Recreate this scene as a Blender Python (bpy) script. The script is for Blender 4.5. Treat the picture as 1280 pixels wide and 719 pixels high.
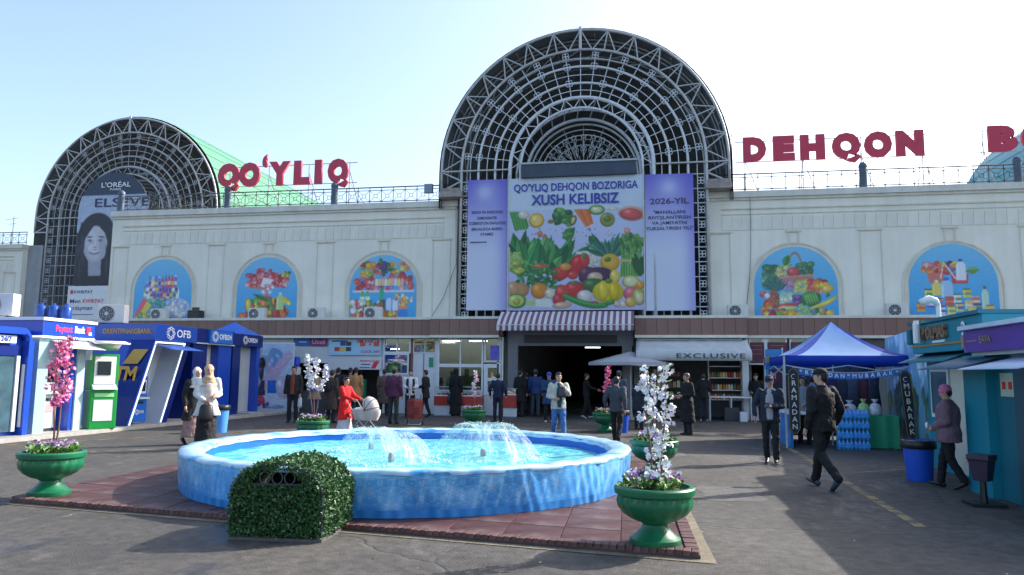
import bpy, bmesh, math, random
import numpy as np
from mathutils import Vector, Matrix
random.seed(7)
for o in list(bpy.data.objects): bpy.data.objects.remove(o)
SC = bpy.context.scene
COL = SC.collection
R = math.radians
# ------------------------------------------------------------------ camera, sky, sun, exposure
CAM_H, F_PX = 1.65, 925.0
YAW, PITCH, ROLL = R(10), R(6.75), R(0.53)
def cam_basis():
    fw = Vector((-math.sin(YAW)*math.cos(PITCH), math.cos(YAW)*math.cos(PITCH), math.sin(PITCH)))
    r = Vector((math.cos(YAW), math.sin(YAW), 0)); u = r.cross(fw)
    c, s = math.cos(ROLL), math.sin(ROLL)
    return c*r+s*u, c*u-s*r, fw
cd = bpy.data.cameras.new('camera'); cam = bpy.data.objects.new('camera', cd); COL.objects.link(cam)
cd.sensor_width = 36; cd.lens = F_PX/1280*36; cd.clip_start = .1; cd.clip_end = 3000
_r, _u, _f = cam_basis()
cam.matrix_world = Matrix(((_r.x,_u.x,-_f.x,0),(_r.y,_u.y,-_f.y,0),(_r.z,_u.z,-_f.z,CAM_H),(0,0,0,1)))
SC.camera = cam
SUN_EL, SUN_DIR = R(34), Vector((.81,.587))         # the sun stands to the right, behind the market front
wd = bpy.data.worlds.new('World'); SC.world = wd; wd.use_nodes = True
nt = wd.node_tree; bg = nt.nodes['Background']
sky = nt.nodes.new('ShaderNodeTexSky'); sky.sky_type = 'NISHITA'; sky.sun_disc = False
sky.sun_elevation = SUN_EL; sky.sun_rotation = math.atan2(SUN_DIR.x, SUN_DIR.y)
sky.air_density = 1.0; sky.dust_density = 3.0; sky.ozone_density = 1.2
nt.links.new(sky.outputs[0], bg.inputs[0]); bg.inputs[1].default_value = .15
sl = bpy.data.lights.new('sun', 'SUN'); sl.energy = 3.0; sl.angle = R(.55); sl.color = (1,.95,.87)
so = bpy.data.objects.new('sun', sl); COL.objects.link(so)
_d = Vector((SUN_DIR.x, SUN_DIR.y, 0)).normalized()*math.cos(SUN_EL)+Vector((0,0,math.sin(SUN_EL)))
so.rotation_euler = _d.to_track_quat('Z','Y').to_euler(); so.location = (20,20,40)
SC.view_settings.view_transform = 'Standard'; SC.view_settings.look = 'None'
SC.view_settings.exposure = 1.32; SC.view_settings.gamma = 1; SC.view_settings.use_curve_mapping = False
SC.cycles.use_denoising = True
SC.cycles.max_bounces = 7; SC.cycles.transparent_max_bounces = 16
SC.cycles.sample_clamp_indirect = 6
# ------------------------------------------------------------------ survey helpers (photo pixel -> point of the place)
def _ray(px, py): return _f+_r*((px-640)/F_PX)+_u*((359.5-py)/F_PX)
def G(px, py, z=0.):
    d = _ray(px,py); t = (z-CAM_H)/d.z; return Vector((d.x*t, d.y*t, z))
def W(px, py, Y=31.5):
    d = _ray(px,py); t = Y/d.y; return Vector((d.x*t, Y, CAM_H+d.z*t))
# ------------------------------------------------------------------ materials
def lin(c):
    return tuple(((x/12.92) if x <= .04045 else ((x+.055)/1.055)**2.4) for x in c)
def S(r,g,b): return lin((r/255,g/255,b/255))
MATS = {}
def M(name, col=(.5,.5,.5), rough=.6, metal=0., var=.10, scale=2.5, bump=0., bscale=30, rnd=0., streak=0., spec=.5, coat=0., emit=0., stretch=(1,1,1), dirt=None):
    if name in MATS: return MATS[name]
    m = bpy.data.materials.new(name); m.use_nodes = True; MATS[name] = m
    t = m.node_tree; N = t.nodes; K = t.links; b = N['Principled BSDF']
    b.inputs['Roughness'].default_value = rough; b.inputs['Metallic'].default_value = metal
    b.inputs['Specular IOR Level'].default_value = spec; b.inputs['Coat Weight'].default_value = coat
    tc = N.new('ShaderNodeTexCoord'); mp = N.new('ShaderNodeMapping'); mp.inputs['Scale'].default_value = stretch
    K.new(tc.outputs['Object'], mp.inputs['Vector'])
    no = N.new('ShaderNodeTexNoise'); no.inputs['Scale'].default_value = scale; no.inputs['Detail'].default_value = 7; no.inputs['Roughness'].default_value = .62
    K.new(mp.outputs[0], no.inputs['Vector'])
    rp = N.new('ShaderNodeValToRGB'); rp.color_ramp.elements[0].position = .3; rp.color_ramp.elements[1].position = .7
    rp.color_ramp.elements[0].color = tuple(max(0,c*(1-var)) for c in col)+(1,)
    rp.color_ramp.elements[1].color = tuple(min(1,c*(1+var)) for c in col)+(1,)
    K.new(no.outputs['Fac'], rp.inputs['Fac']); out = rp.outputs['Color']
    def mult(out, fac_out, lo, hi):
        mr = N.new('ShaderNodeMapRange'); mr.inputs['To Min'].default_value = lo; mr.inputs['To Max'].default_value = hi
        mr.inputs['From Min'].default_value = .3 if fac_out.name != 'Random' else 0; mr.inputs['From Max'].default_value = .7 if fac_out.name != 'Random' else 1
        K.new(fac_out, mr.inputs['Value'])
        mx = N.new('ShaderNodeMix'); mx.data_type = 'RGBA'; mx.blend_type = 'MULTIPLY'; mx.inputs['Factor'].default_value = 1
        K.new(out, mx.inputs['A']); K.new(mr.outputs[0], mx.inputs['B']); return mx.outputs['Result']
    if rnd:
        oi = N.new('ShaderNodeObjectInfo'); out = mult(out, oi.outputs['Random'], 1-rnd, 1+rnd)
    if streak:
        m2 = N.new('ShaderNodeMapping'); m2.inputs['Scale'].default_value = (2.2,2.2,.16); K.new(tc.outputs['Object'], m2.inputs['Vector'])
        n2 = N.new('ShaderNodeTexNoise'); n2.inputs['Scale'].default_value = 1.6; n2.inputs['Detail'].default_value = 6; K.new(m2.outputs[0], n2.inputs['Vector'])
        out = mult(out, n2.outputs['Fac'], 1-streak, 1.02)
    if dirt:
        n3 = N.new('ShaderNodeTexNoise'); n3.inputs['Scale'].default_value = dirt[1]; n3.inputs['Detail'].default_value = 8; K.new(tc.outputs['Object'], n3.inputs['Vector'])
        r3 = N.new('ShaderNodeValToRGB'); r3.color_ramp.elements[0].position = dirt[2]; r3.color_ramp.elements[1].position = dirt[2]+.12
        K.new(n3.outputs['Fac'], r3.inputs['Fac'])
        mx = N.new('ShaderNodeMix'); mx.data_type = 'RGBA'; K.new(r3.outputs['Color'], mx.inputs['Factor'])
        K.new(out, mx.inputs['A']); mx.inputs['B'].default_value = tuple(dirt[0])+(1,); out = mx.outputs['Result']
    K.new(out, b.inputs['Base Color'])
    if bump:
        n4 = N.new('ShaderNodeTexNoise'); n4.inputs['Scale'].default_value = bscale; n4.inputs['Detail'].default_value = 5; K.new(mp.outputs[0], n4.inputs['Vector'])
        bp = N.new('ShaderNodeBump'); bp.inputs['Strength'].default_value = bump; bp.inputs['Distance'].default_value = .02
        K.new(n4.outputs['Fac'], bp.inputs['Height']); K.new(bp.outputs[0], b.inputs['Normal'])
    if emit:
        b.inputs['Emission Color'].default_value = tuple(col)+(1,); b.inputs['Emission Strength'].default_value = emit
    return m
def glass(name, tint=(.9,.95,.95), refl=.5):
    if name in MATS: return MATS[name]
    m = bpy.data.materials.new(name); m.use_nodes = True; MATS[name] = m
    t = m.node_tree; N = t.nodes; K = t.links; N.remove(N['Principled BSDF'])
    tr = N.new('ShaderNodeBsdfTransparent'); tr.inputs[0].default_value = tint+(1,)
    gl = N.new('ShaderNodeBsdfGlossy'); gl.inputs['Roughness'].default_value = .03; gl.inputs[0].default_value = (.9,.95,1,1)
    fr = N.new('ShaderNodeFresnel'); fr.inputs[0].default_value = 1.5
    mr = N.new('ShaderNodeMath'); mr.operation = 'MULTIPLY_ADD'; mr.inputs[1].default_value = 1; mr.inputs[2].default_value = refl*.12
    K.new(fr.outputs[0], mr.inputs[0])
    mx = N.new('ShaderNodeMixShader'); K.new(mr.outputs[0], mx.inputs[0]); K.new(tr.outputs[0], mx.inputs[1]); K.new(gl.outputs[0], mx.inputs[2])
    K.new(mx.outputs[0], N['Material Output'].inputs[0]); return m
def print_mat(name='printed_vinyl', rough=.45):
    if name in MATS: return MATS[name]
    m = bpy.data.materials.new(name); m.use_nodes = True; MATS[name] = m
    t = m.node_tree; b = t.nodes['Principled BSDF']; a = t.nodes.new('ShaderNodeVertexColor'); a.layer_name = 'Col'
    t.links.new(a.outputs['Color'], b.inputs['Base Color']); b.inputs['Roughness'].default_value = rough
    return m
# ------------------------------------------------------------------ mesh builder
class MB:
    def __init__(s): s.v = []; s.f = []; s.c = []
    def add(s, vs, fs, col=None):
        n = len(s.v); s.v += [tuple(p) for p in vs]; s.f += [tuple(i+n for i in f) for f in fs]
        if col is not None or s.c:
            s.c += [(0,0,0)]*(n-len(s.c)) + [col or (0,0,0)]*len(vs)
        return s
    def box(s, x0,x1,y0,y1,z0,z1, col=None):
        return s.add([(x0,y0,z0),(x1,y0,z0),(x1,y1,z0),(x0,y1,z0),(x0,y0,z1),(x1,y0,z1),(x1,y1,z1),(x0,y1,z1)],
              [(0,3,2,1),(4,5,6,7),(0,1,5,4),(1,2,6,5),(2,3,7,6),(3,0,4,7)], col)
    def cbox(s, c, sx, sy, sz, rz=0, col=None):
        q = MB().box(-sx/2,sx/2,-sy/2,sy/2,-sz/2,sz/2); m = Matrix.Rotation(rz,3,'Z')
        return s.add([Vector(c)+m@Vector(p) for p in q.v], q.f, col)
    def bar(s, p0, p1, w, h=None, col=None):
        return s.tube(p0,p1,w/2,w/2,4,col)
    def tube(s, p0, p1, r0, r1=None, n=6, col=None):
        r1 = r0 if r1 is None else r1
        p0 = Vector(p0); p1 = Vector(p1); d = (p1-p0)
        if d.length < 1e-6: return s
        q = d.to_track_quat('Z','Y').to_matrix(); vs = []
        for p, r in ((p0,r0),(p1,r1)):
            for i in range(n):
                a = 2*math.pi*(i+.5)/n; vs.append(p+q@Vector((math.cos(a)*r, math.sin(a)*r, 0)))
        return s.add(vs, [(i,(i+1)%n,n+(i+1)%n,n+i) for i in range(n)]+[tuple(range(n-1,-1,-1)),tuple(range(n,2*n))], col)
    def path(s, pts, r, n=6, closed=False, col=None):
        pts = [Vector(p) for p in pts]; k = len(pts); rr = r if hasattr(r,'__len__') else [r]*k; vs = []; up = None
        for i,p in enumerate(pts):
            a = pts[(i-1)%k] if (closed or i > 0) else p; b = pts[(i+1)%k] if (closed or i < k-1) else p
            d = (b-a).normalized()
            if up is None: up = Vector((0,0,1)) if abs(d.z) < .9 else Vector((1,0,0))
            x = up.cross(d); x = x.normalized() if x.length > 1e-5 else Vector((1,0,0)); y = d.cross(x).normalized(); up = y
            for j in range(n):
                t = 2*math.pi*(j+.5)/n; vs.append(p+x*math.cos(t)*rr[i]+y*math.sin(t)*rr[i])
        fs = []
        for i in range(k if closed else k-1):
            for j in range(n):
                A = i*n+j; B = i*n+(j+1)%n; C = ((i+1)%k)*n+(j+1)%n; D = ((i+1)%k)*n+j; fs.append((A,B,C,D))
        if not closed: fs += [tuple(range(n-1,-1,-1)), tuple(range((k-1)*n,k*n))]
        return s.add(vs, fs, col)
    def lathe(s, prof, c=(0,0,0), n=24, mod=None, col=None):
        vs = []; c = Vector(c)
        for k,(r,z) in enumerate(prof):
            for i in range(n):
                a = 2*math.pi*i/n; q = r*(mod(a,k) if mod else 1); vs.append(c+Vector((q*math.cos(a), q*math.sin(a), z)))
        fs = [(k*n+i,k*n+(i+1)%n,(k+1)*n+(i+1)%n,(k+1)*n+i) for k in range(len(prof)-1) for i in range(n)]
        fs += [tuple(range(n-1,-1,-1)), tuple(range((len(prof)-1)*n, len(prof)*n))]
        return s.add(vs, fs, col)
    def ell(s, c, r, nu=12, nv=8, rot=None, col=None):
        r = r if hasattr(r,'__len__') else (r,r,r); c = Vector(c); vs = []; m = rot or Matrix.Identity(3)
        for j in range(1,nv):
            p = math.pi*j/nv
            for i in range(nu):
                a = 2*math.pi*i/nu; vs.append(c+m@Vector((r[0]*math.sin(p)*math.cos(a), r[1]*math.sin(p)*math.sin(a), r[2]*math.cos(p))))
        vs += [c+m@Vector((0,0,r[2])), c+m@Vector((0,0,-r[2]))]; t = (nv-1)*nu; fs = []
        for j in range(nv-2):
            for i in range(nu): fs.append((j*nu+i,(j+1)*nu+i,(j+1)*nu+(i+1)%nu,j*nu+(i+1)%nu))
        for i in range(nu):
            fs.append((t,i,(i+1)%nu)); fs.append((t+1,(nv-2)*nu+(i+1)%nu,(nv-2)*nu+i))
        return s.add(vs, fs, col)
    def loft(s, rings, n=16, col=None):
        """rings: (centre, vector a, vector b) ellipses"""
        vs = []
        for c,a,b in rings:
            c = Vector(c); a = Vector(a); b = Vector(b)
            for i in range(n):
                t = 2*math.pi*i/n; vs.append(c+a*math.cos(t)+b*math.sin(t))
        k = len(rings)
        fs = [(j*n+i,j*n+(i+1)%n,(j+1)*n+(i+1)%n,(j+1)*n+i) for j in range(k-1) for i in range(n)]
        fs += [tuple(range(n-1,-1,-1)), tuple(range((k-1)*n,k*n))]
        return s.add(vs, fs, col)
    def prism(s, poly, y0, y1, col=None):
        """polygon in x,z (counter-clockwise seen from -y), from y0 (front) to y1"""
        n = len(poly)
        return s.add([(x,y0,z) for x,z in poly]+[(x,y1,z) for x,z in poly],
                     [tuple(range(n)), tuple(range(2*n-1,n-1,-1))]+[(i,i+n,(i+1)%n+n,(i+1)%n) for i in range(n)], col)
    def mesh(s, name, mat=None, smooth=False, bevel=0):
        me = bpy.data.meshes.new(name); me.from_pydata(s.v, [], s.f); me.update()
        if s.c:
            at = me.color_attributes.new('Col','FLOAT_COLOR','POINT')
            cc = s.c+[(0,0,0)]*(len(s.v)-len(s.c)); at.data.foreach_set('color', np.c_[np.array(cc,float),np.ones(len(cc))].ravel())
        if bevel:
            bm = bmesh.new(); bm.from_mesh(me); bmesh.ops.bevel(bm, geom=bm.edges[:], offset=bevel, segments=2, affect='EDGES', profile=.6); bm.to_mesh(me); bm.free()
        if smooth: me.polygons.foreach_set('use_smooth', [True]*len(me.polygons))
        if smooth == 'auto':
            try: me.set_sharp_from_angle(angle=R(38))
            except Exception: pass
        if mat: me.materials.append(mat)
        return me
    def build(s, name, mat=None, parent=None, smooth=False, bevel=0, loc=None, rz=0):
        return link(name, s.mesh(name, mat, smooth, bevel), parent, loc, rz)
def link(name, me, parent=None, loc=None, rz=0):
    o = bpy.data.objects.new(name, me); COL.objects.link(o)
    if parent: o.parent = parent
    if loc is not None: o.location = loc
    if rz: o.rotation_euler.z = rz
    return o
def tag(o, label, cat, group=None):
    o['label'] = label; o['category'] = cat
    if group: o['group'] = group
    return o
def thing(name, label, cat, loc=(0,0,0), rz=0, group=None):
    o = bpy.data.objects.new(name, None); COL.objects.link(o); o.location = loc; o.rotation_euler.z = rz; o.empty_display_size = .2
    return tag(o, label, cat, group)
def struct(o): o['kind'] = 'structure'; return o
def stuff(o): o['kind'] = 'stuff'; return o
def copy_tree(o, parent=None):
    c = o.copy(); COL.objects.link(c); c.parent = parent
    for ch in list(o.children): copy_tree(ch, c)
    return c
def text(s, size, mat, parent=None, loc=(0,0,0), rot=(R(90),0,0), name='lettering', bold=0., ext=.004, align='CENTER', sx=1., space=1., shear=0.):
    cu = bpy.data.curves.new(name, 'FONT'); cu.body = s; cu.size = size; cu.extrude = ext; cu.offset = bold*size
    cu.align_x = align; cu.align_y = 'CENTER'; cu.space_character = space; cu.shear = shear; cu.resolution_u = 3
    cu.materials.append(mat)
    o = bpy.data.objects.new(name, cu); COL.objects.link(o); o.location = loc; o.rotation_euler = rot; o.scale.x = sx
    if parent: o.parent = parent
    return o
def arch_pts(cx, cz, r, a0, a1, n): return [(cx+r*math.cos(a0+(a1-a0)*i/n), cz+r*math.sin(a0+(a1-a0)*i/n)) for i in range(n+1)]
# shared materials
WHITE = M('white_paint', (.72,.73,.74), .45, var=.06, scale=4)
STEEL = M('galvanised_steel', (.46,.47,.47), .5, metal=.25, var=.18, scale=6)
GREYST = M('painted_grey_steel', (.40,.43,.46), .5, var=.15, scale=3)
DARKST = M('dark_iron', (.035,.045,.055), .5, var=.2, scale=8)
BLACKP = M('black_plastic', (.012,.012,.014), .4, var=.2)
GLASS = glass('window_glass')
BLUE = M('kiosk_blue_panel', S(26,70,178), .3, var=.06, scale=1.2, coat=.25)
NAVY = M('kiosk_navy_panel', S(16,38,112), .3, var=.08, scale=1.2, coat=.15)
LGREY = M('light_grey_panel', S(188,196,204), .35, var=.05)
WTXT = M('white_lettering', (.8,.82,.84), .5, var=.03)
# ------------------------------------------------------------------ ground
def asphalt():
    m = bpy.data.materials.new('worn_asphalt'); m.use_nodes = True; t = m.node_tree; N = t.nodes; K = t.links; b = N['Principled BSDF']
    tc = N.new('ShaderNodeTexCoord')
    def noise(sc, det=8, st=(1,1,1), dist=0.):
        mp = N.new('ShaderNodeMapping'); mp.inputs['Scale'].default_value = st; K.new(tc.outputs['Object'], mp.inputs[0])
        n = N.new('ShaderNodeTexNoise'); n.inputs['Scale'].default_value = sc; n.inputs['Detail'].default_value = det; n.inputs['Roughness'].default_value = .65; n.inputs['Distortion'].default_value = dist
        K.new(mp.outputs[0], n.inputs['Vector']); return n.outputs['Fac']
    def ramp(f, a, b_, ca=(0,0,0), cb=(1,1,1)):
        r = N.new('ShaderNodeValToRGB'); e = r.color_ramp.elements; e[0].position = a; e[1].position = b_; e[0].color = tuple(ca)+(1,); e[1].color = tuple(cb)+(1,)
        K.new(f, r.inputs[0]); return r.outputs['Color']
    def mix(a, b_, f, mode='MIX'):
        x = N.new('ShaderNodeMix'); x.data_type = 'RGBA'; x.blend_type = mode
        for s, v in (('Factor',f),('A',a),('B',b_)):
            if isinstance(v,(int,float)): x.inputs[s].default_value = v
            elif isinstance(v,tuple): x.inputs[s].default_value = v+(1,)
            else: K.new(v, x.inputs[s])
        return x.outputs['Result']
    base = ramp(noise(.35,9), .3, .72, (.034,.032,.030), (.092,.086,.079))
    fine = ramp(noise(70,4), .3, .72, (.55,.55,.55), (1.5,1.48,1.45))
    c = mix(base, fine, 1., 'MULTIPLY')
    mid = ramp(noise(7,8), .32, .70, (.55,.55,.55), (1.5,1.48,1.44)); c = mix(c, mid, 1., 'MULTIPLY')
    blot = ramp(noise(1.3,7,(1,.55,1),.6), .55, .66)
    c = mix(c, (.045,.042,.04), blot)
    dust = ramp(noise(.9,8,(1,.6,1),1.2), .60, .74); c = mix(c, (.21,.195,.175), mix((0,0,0),dust,.55))
    wet = ramp(noise(.55,6,(1,.4,1),.4), .60, .66)
    c = mix(c, (.028,.027,.027), mix((0,0,0),wet,.8))
    vo = N.new('ShaderNodeTexVoronoi'); vo.feature = 'DISTANCE_TO_EDGE'; vo.inputs['Scale'].default_value = .3
    wp = N.new('ShaderNodeMapping'); K.new(tc.outputs['Object'], wp.inputs[0])
    wn = N.new('ShaderNodeTexNoise'); wn.inputs['Scale'].default_value = 1.7; wn.inputs['Detail'].default_value = 6; K.new(tc.outputs['Object'], wn.inputs['Vector'])
    ad = N.new('ShaderNodeMix'); ad.data_type = 'VECTOR'; ad.inputs['Factor'].default_value = .35; K.new(wp.outputs[0], ad.inputs['A']); K.new(wn.outputs['Color'], ad.inputs['B']); K.new(ad.outputs['Result'], vo.inputs['Vector'])
    crack = ramp(vo.outputs['Distance'], 0., .009, (1,1,1), (0,0,0))
    c = mix(c, (.03,.03,.03), mix((0,0,0),crack,.25))
    K.new(c, b.inputs['Base Color'])
    rr = ramp(noise(.55,6,(1,.4,1),.4), .56, .66, (.82,.82,.82), (.28,.28,.28)); K.new(rr, b.inputs['Roughness'])
    bp = N.new('ShaderNodeBump'); bp.inputs['Strength'].default_value = .9; bp.inputs['Distance'].default_value = .02
    h = mix(noise(55,5), noise(6,6), .45); h2 = mix(h, (0,0,0), crack); K.new(h2, bp.inputs['Height']); K.new(bp.outputs[0], b.inputs['Normal'])
    return m
g = MB()
xs = [-900,-120,-60,-40,-20,0,20,40,60,120,900]; ys = [-60,-20,0,10,20,30,40,60,120,1500]
g.add([(x,y,0) for y in ys for x in xs], [(j*11+i,j*11+i+1,(j+1)*11+i+1,(j+1)*11+i) for j in range(9) for i in range(10)])
struct(g.build('ground', asphalt()))
YEL = M('worn_yellow_paint', (.24,.18,.075), .8, var=.4, scale=6, dirt=((.075,.07,.064),3.5,.44))
def stripe(p0, p1, w, name='road_marking'):
    a = Vector(p0); b = Vector(p1); d = (b-a).normalized(); n = Vector((-d.y,d.x))*w/2
    struct(MB().add([(*(a-n),.004),(*(b-n),.004),(*(b+n),.004),(*(a+n),.004)],[(0,1,2,3)]).build(name, YEL))
PATCH = M('asphalt_repair_patch', (.035,.034,.034), .9, var=.35, scale=9, bump=.6, bscale=45)
PATCH2 = M('pale_repair_patch', (.10,.094,.086), .9, var=.35, scale=5, bump=.6, bscale=45)
def patch(cx, cy, w, h, rz, mat):
    n = 44; v = []
    for i in range(n):
        a = 2*math.pi*i/n; k = 1/max(abs(math.cos(a))**.8,abs(math.sin(a))**.8)**1.0; x = w/2*math.cos(a)*min(k,1.25)+random.gauss(0,.025); y = h/2*math.sin(a)*min(k,1.25)+random.gauss(0,.025); v.append((cx+x*math.cos(rz)-y*math.sin(rz),cy+x*math.sin(rz)+y*math.cos(rz),.0035))
    struct(MB().add(v,[tuple(range(n))]).build('asphalt_patch', mat))
for a in ((-.4,16.4,2.6,1.1,.15,PATCH2),(-9.0,18.6,3.2,1.2,.2,PATCH2),(1.2,11.2,.8,1.4,.1,PATCH2)): patch(*a)
stripe((3.05,9.2),(3.35,17.6),.13); stripe((3.35,17.6),(3.35,21.5),.13)
stripe((-14.0,14.6),(-9.2,22.4),.10); stripe((-13.2,12.3),(-9.5,15.2),.10); stripe((-9.5,22.3),(-6.6,22.9),.09)
CONC = M('kerb_concrete', (.33,.32,.30), .8, var=.22, scale=3, bump=.4, bscale=25)
struct(MB().box(-19,-14.3,9,29,0,.10).build('pavement', CONC, bevel=.012))
# shallow manhole and crack patch
tag(MB().lathe([(.36,.004),(.36,.012),(.31,.016),(.29,.010),(.0,.011)],(1.75,7.75,0),28).build('manhole_cover', M('cast_iron',(.06,.055,.05),.6,metal=.5,var=.3,scale=20)), 'round iron manhole cover in the asphalt near the front planter', 'manhole cover') if False else None
# ------------------------------------------------------------------ paved pad under the fountain
FC, FR = Vector((-3.53,11.3)), 3.32
pad_a = math.atan2(7.15-8.3, .45+7.9)
pad_o = Vector((.5,7.15))
pm = Matrix.Rotation(pad_a,2); 
def PADP(u,v):   # u to the left along the front edge, v away from the camera
    p = pad_o+pm@Vector((-u,0))+Vector((-.035*v if u < 4 else .05*v,v)) if False else pad_o+pm@Vector((-u,0))+Vector((-.02*v,v)); return p
TILE = M('red_paving_tile', (.072,.030,.028), .55, var=.45, scale=5, rnd=.18, bump=.25, bscale=18, dirt=((.12,.095,.088),1.1,.55), spec=.3)
GROUT = M('tile_bed', (.07,.05,.045), .85, var=.2)
c4 = [PADP(0,0),PADP(8.4,0),PADP(8.4,7.6),PADP(0,7.6)]
pad = struct(MB().add([(p.x,p.y,.005) for p in c4]+[(p.x,p.y,.04) for p in c4],[(4,7,6,5),(0,4,5,1),(1,5,6,2),(2,6,7,3),(3,7,4,0)]).build('paving', GROUT))
_o = PADP(0,0); _q = [(PADP(a,b)-_o) for a,b in ((.296,-.296),(-.296,-.296),(-.296,.296),(.296,.296))]
tile_me = MB().add([(p.x,p.y,0) for p in _q]+[(p.x,p.y,.028) for p in _q],[(3,2,1,0),(4,5,6,7),(0,1,5,4),(1,2,6,5),(2,3,7,6),(3,0,4,7)]).mesh('paving_tile', TILE, bevel=.004)
for i in range(14):
    for j in range(12):
        p = PADP(.43+i*.6,.43+j*.6)
        if (p-FC).length < FR-.42: continue
        o = link('paving_tile', tile_me, pad, (p.x,p.y,.030+random.uniform(-.003,.003)), 0)
        o.rotation_euler.x = random.uniform(-.006,.006)
BRICK = M('edge_brick', (.10,.045,.042), .6, var=.3, scale=9, rnd=.3, bump=.3)
br_me = MB().box(-.034,.034,-.062,.062,0,.05).mesh('edge_brick', BRICK, bevel=.006)
br_me2 = MB().box(-.062,.062,-.034,.034,0,.05).mesh('edge_brick', BRICK, bevel=.006)
for i in range(111):
    p = PADP(.04+i*.0752,.06); link('edge_brick', br_me, pad, (p.x,p.y,.022+random.uniform(-.005,.005)), pad_a+random.uniform(-.04,.04))
for i in range(44):
    p = PADP(.06,.16+i*.0752); link('edge_brick', br_me2, pad, (p.x,p.y,.022+random.uniform(-.005,.005)), random.uniform(-.04,.04))
SAND = M('sandy_joint', (.17,.145,.10), .9, var=.35, scale=5, bump=.4)
q = [PADP(-.13,-.12),PADP(8.5,-.09),PADP(8.5,0.01),PADP(-.0,0.01)]
struct(MB().add([(p.x,p.y,.006) for p in q],[(0,3,2,1)]).add([(p.x,p.y,.006) for p in (PADP(-.13,-.12),PADP(-.0,.01),PADP(0,5),PADP(-.1,5))],[(0,1,2,3)]).build('sand_edge', SAND))
lt = MB()
for k in range(170):
    x, y = random.uniform(-9,4), random.uniform(5.6,20); q = random.uniform(.006,.022); a = random.random()*6.28; z = .008 if not (-8 < x < .6 and 7 < y < 15.5) else .07
    if (Vector((x,y))-FC).length < FR+.1: continue
    cl = random.choice([(.30,.22,.10),(.55,.53,.48),(.16,.10,.05),(.05,.05,.05)]); lt.add([(x+q*math.cos(a),y+q*math.sin(a),z),(x-q*.5*math.sin(a),y+q*.5*math.cos(a),z+q*.5),(x-q*math.cos(a),y-q*math.sin(a),z),(x+q*.5*math.sin(a),y-q*.5*math.cos(a),z+.002)],[(0,1,2),(0,2,3)],cl)
lt.v and tag(stuff(lt.build('litter', print_mat('litter_bits',.8))),'scattered dry leaf bits and paper scraps on the asphalt','litter')
# ------------------------------------------------------------------ market hall
WY, FY = 31.5, 30.0
WALL = M('cream_stucco', (.80,.785,.685), .85, var=.05, scale=.5, bump=.25, bscale=40, streak=.06, dirt=((.73,.715,.62),.45,.54))
TRIM = M('cream_moulding', (.69,.655,.545), .8, var=.08, scale=2, streak=.10)
SLAB = M('frieze_stucco', (.75,.73,.635), .85, var=.06, scale=2, rnd=.05, streak=.07)
PANEL = M('brown_cladding', S(128,97,88), .5, var=.07, scale=2, rnd=.09, streak=.06)
LEDGE = M('pale_metal_trim', (.66,.65,.58), .5, var=.1, scale=2, streak=.1)
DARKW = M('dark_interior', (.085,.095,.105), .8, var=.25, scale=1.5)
hall = thing('market_hall', 'long cream stucco market building with brown cladding band and arched posters', 'building')
def outline(b, x0, x1, z0, z1, y, w=.05, d=.03):
    b.box(x0,x1,y-d,y,z1-w,z1); b.box(x0,x0+w,y-d,y,z0,z1-w); b.box(x1-w,x1,y-d,y,z0,z1-w)
def upper_wall(x0, x1, y, arches, pil, seams=True):
    w = MB().box(x0,x1,y,y+.5,3.0,9.10).build('wall', WALL, hall)
    MB().box(x0-.05,x1+.05,y-.16,y+.6,9.10,9.36).box(x0,x1,y-.08,y,8.99,9.10).build('cornice', LEDGE, w)
    MB().box(x0+.6,x1-.6,y-.05,y,8.60,8.66).box(x0+.6,x1-.6,y-.03,y,8.38,8.42).build('string_course', TRIM, w)
    n = int((x1-x0-1.2)/.40); p = (x1-x0-1.2)/n
    me = MB().box(-p/2+.011,p/2-.011,-.022,0,7.72,8.30).mesh('frieze_panel', SLAB, bevel=.006)
    for i in range(n): link('frieze_panel', me, w, (x0+.6+p*(i+.5), y, 0))
    for cx, hw, zt in arches:
        r = hw+.20; cz = zt-hw-.02
        b = MB()
        for ri, ro, dd in ((r-.02,r+.05,.035),(r-.20,r-.04,.012)):
            pin = [(cx+ri,4.0)]+arch_pts(cx,cz,ri,0,math.pi,28)+[(cx-ri,4.0)]; po = [(cx+ro,4.0)]+arch_pts(cx,cz,ro,0,math.pi,28)+[(cx-ro,4.0)]
            k = len(pin); vs = [(x,y-dd,z) for x,z in pin]+[(x,y-dd,z) for x,z in po]+[(x,y,z) for x,z in pin]+[(x,y,z) for x,z in po]
            fs = []
            for i in range(k-1): fs += [(i,k+i,k+i+1,i+1),(k+i,3*k+i,3*k+i+1,k+i+1),(i,i+1,2*k+i+1,2*k+i)]
            b.add(vs, fs)
        b.box(cx-.22,cx-.16,y-.04,y,cz+r+.02,7.66); b.box(cx+.16,cx+.22,y-.04,y,cz+r+.02,7.66); b.box(cx-.30,cx+.30,y-.06,y,7.60,7.68)
        b.build('arch_moulding', TRIM, w)
    for x in pil:
        b = MB(); outline(b, x-.42, x+.42, 4.0, 7.62, y, .05, .018); b.box(x-.46,x+.46,y-.055,y,7.60,7.67); b.build('pilaster_moulding', TRIM, w)
    return w
POST = [(-22.35,1.50,6.98),(-17.03,1.50,6.98),(-11.43,1.57,6.98),(6.18,1.62,6.95),(12.08,1.62,6.9)]
upper_wall(-25.3,-8.06,WY,POST[:3],[-24.75,-19.7,-14.25,-8.75])
upper_wall(2.74,20.4,WY,POST[3:]+[(17.7,1.62,6.9)],[3.25,9.13,15.0])
wl = upper_wall(-62,-37.4,39.0,[(-40.9,1.6,6.9),(-46.6,1.6,6.9)],[-38.2,-43.8])
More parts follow.
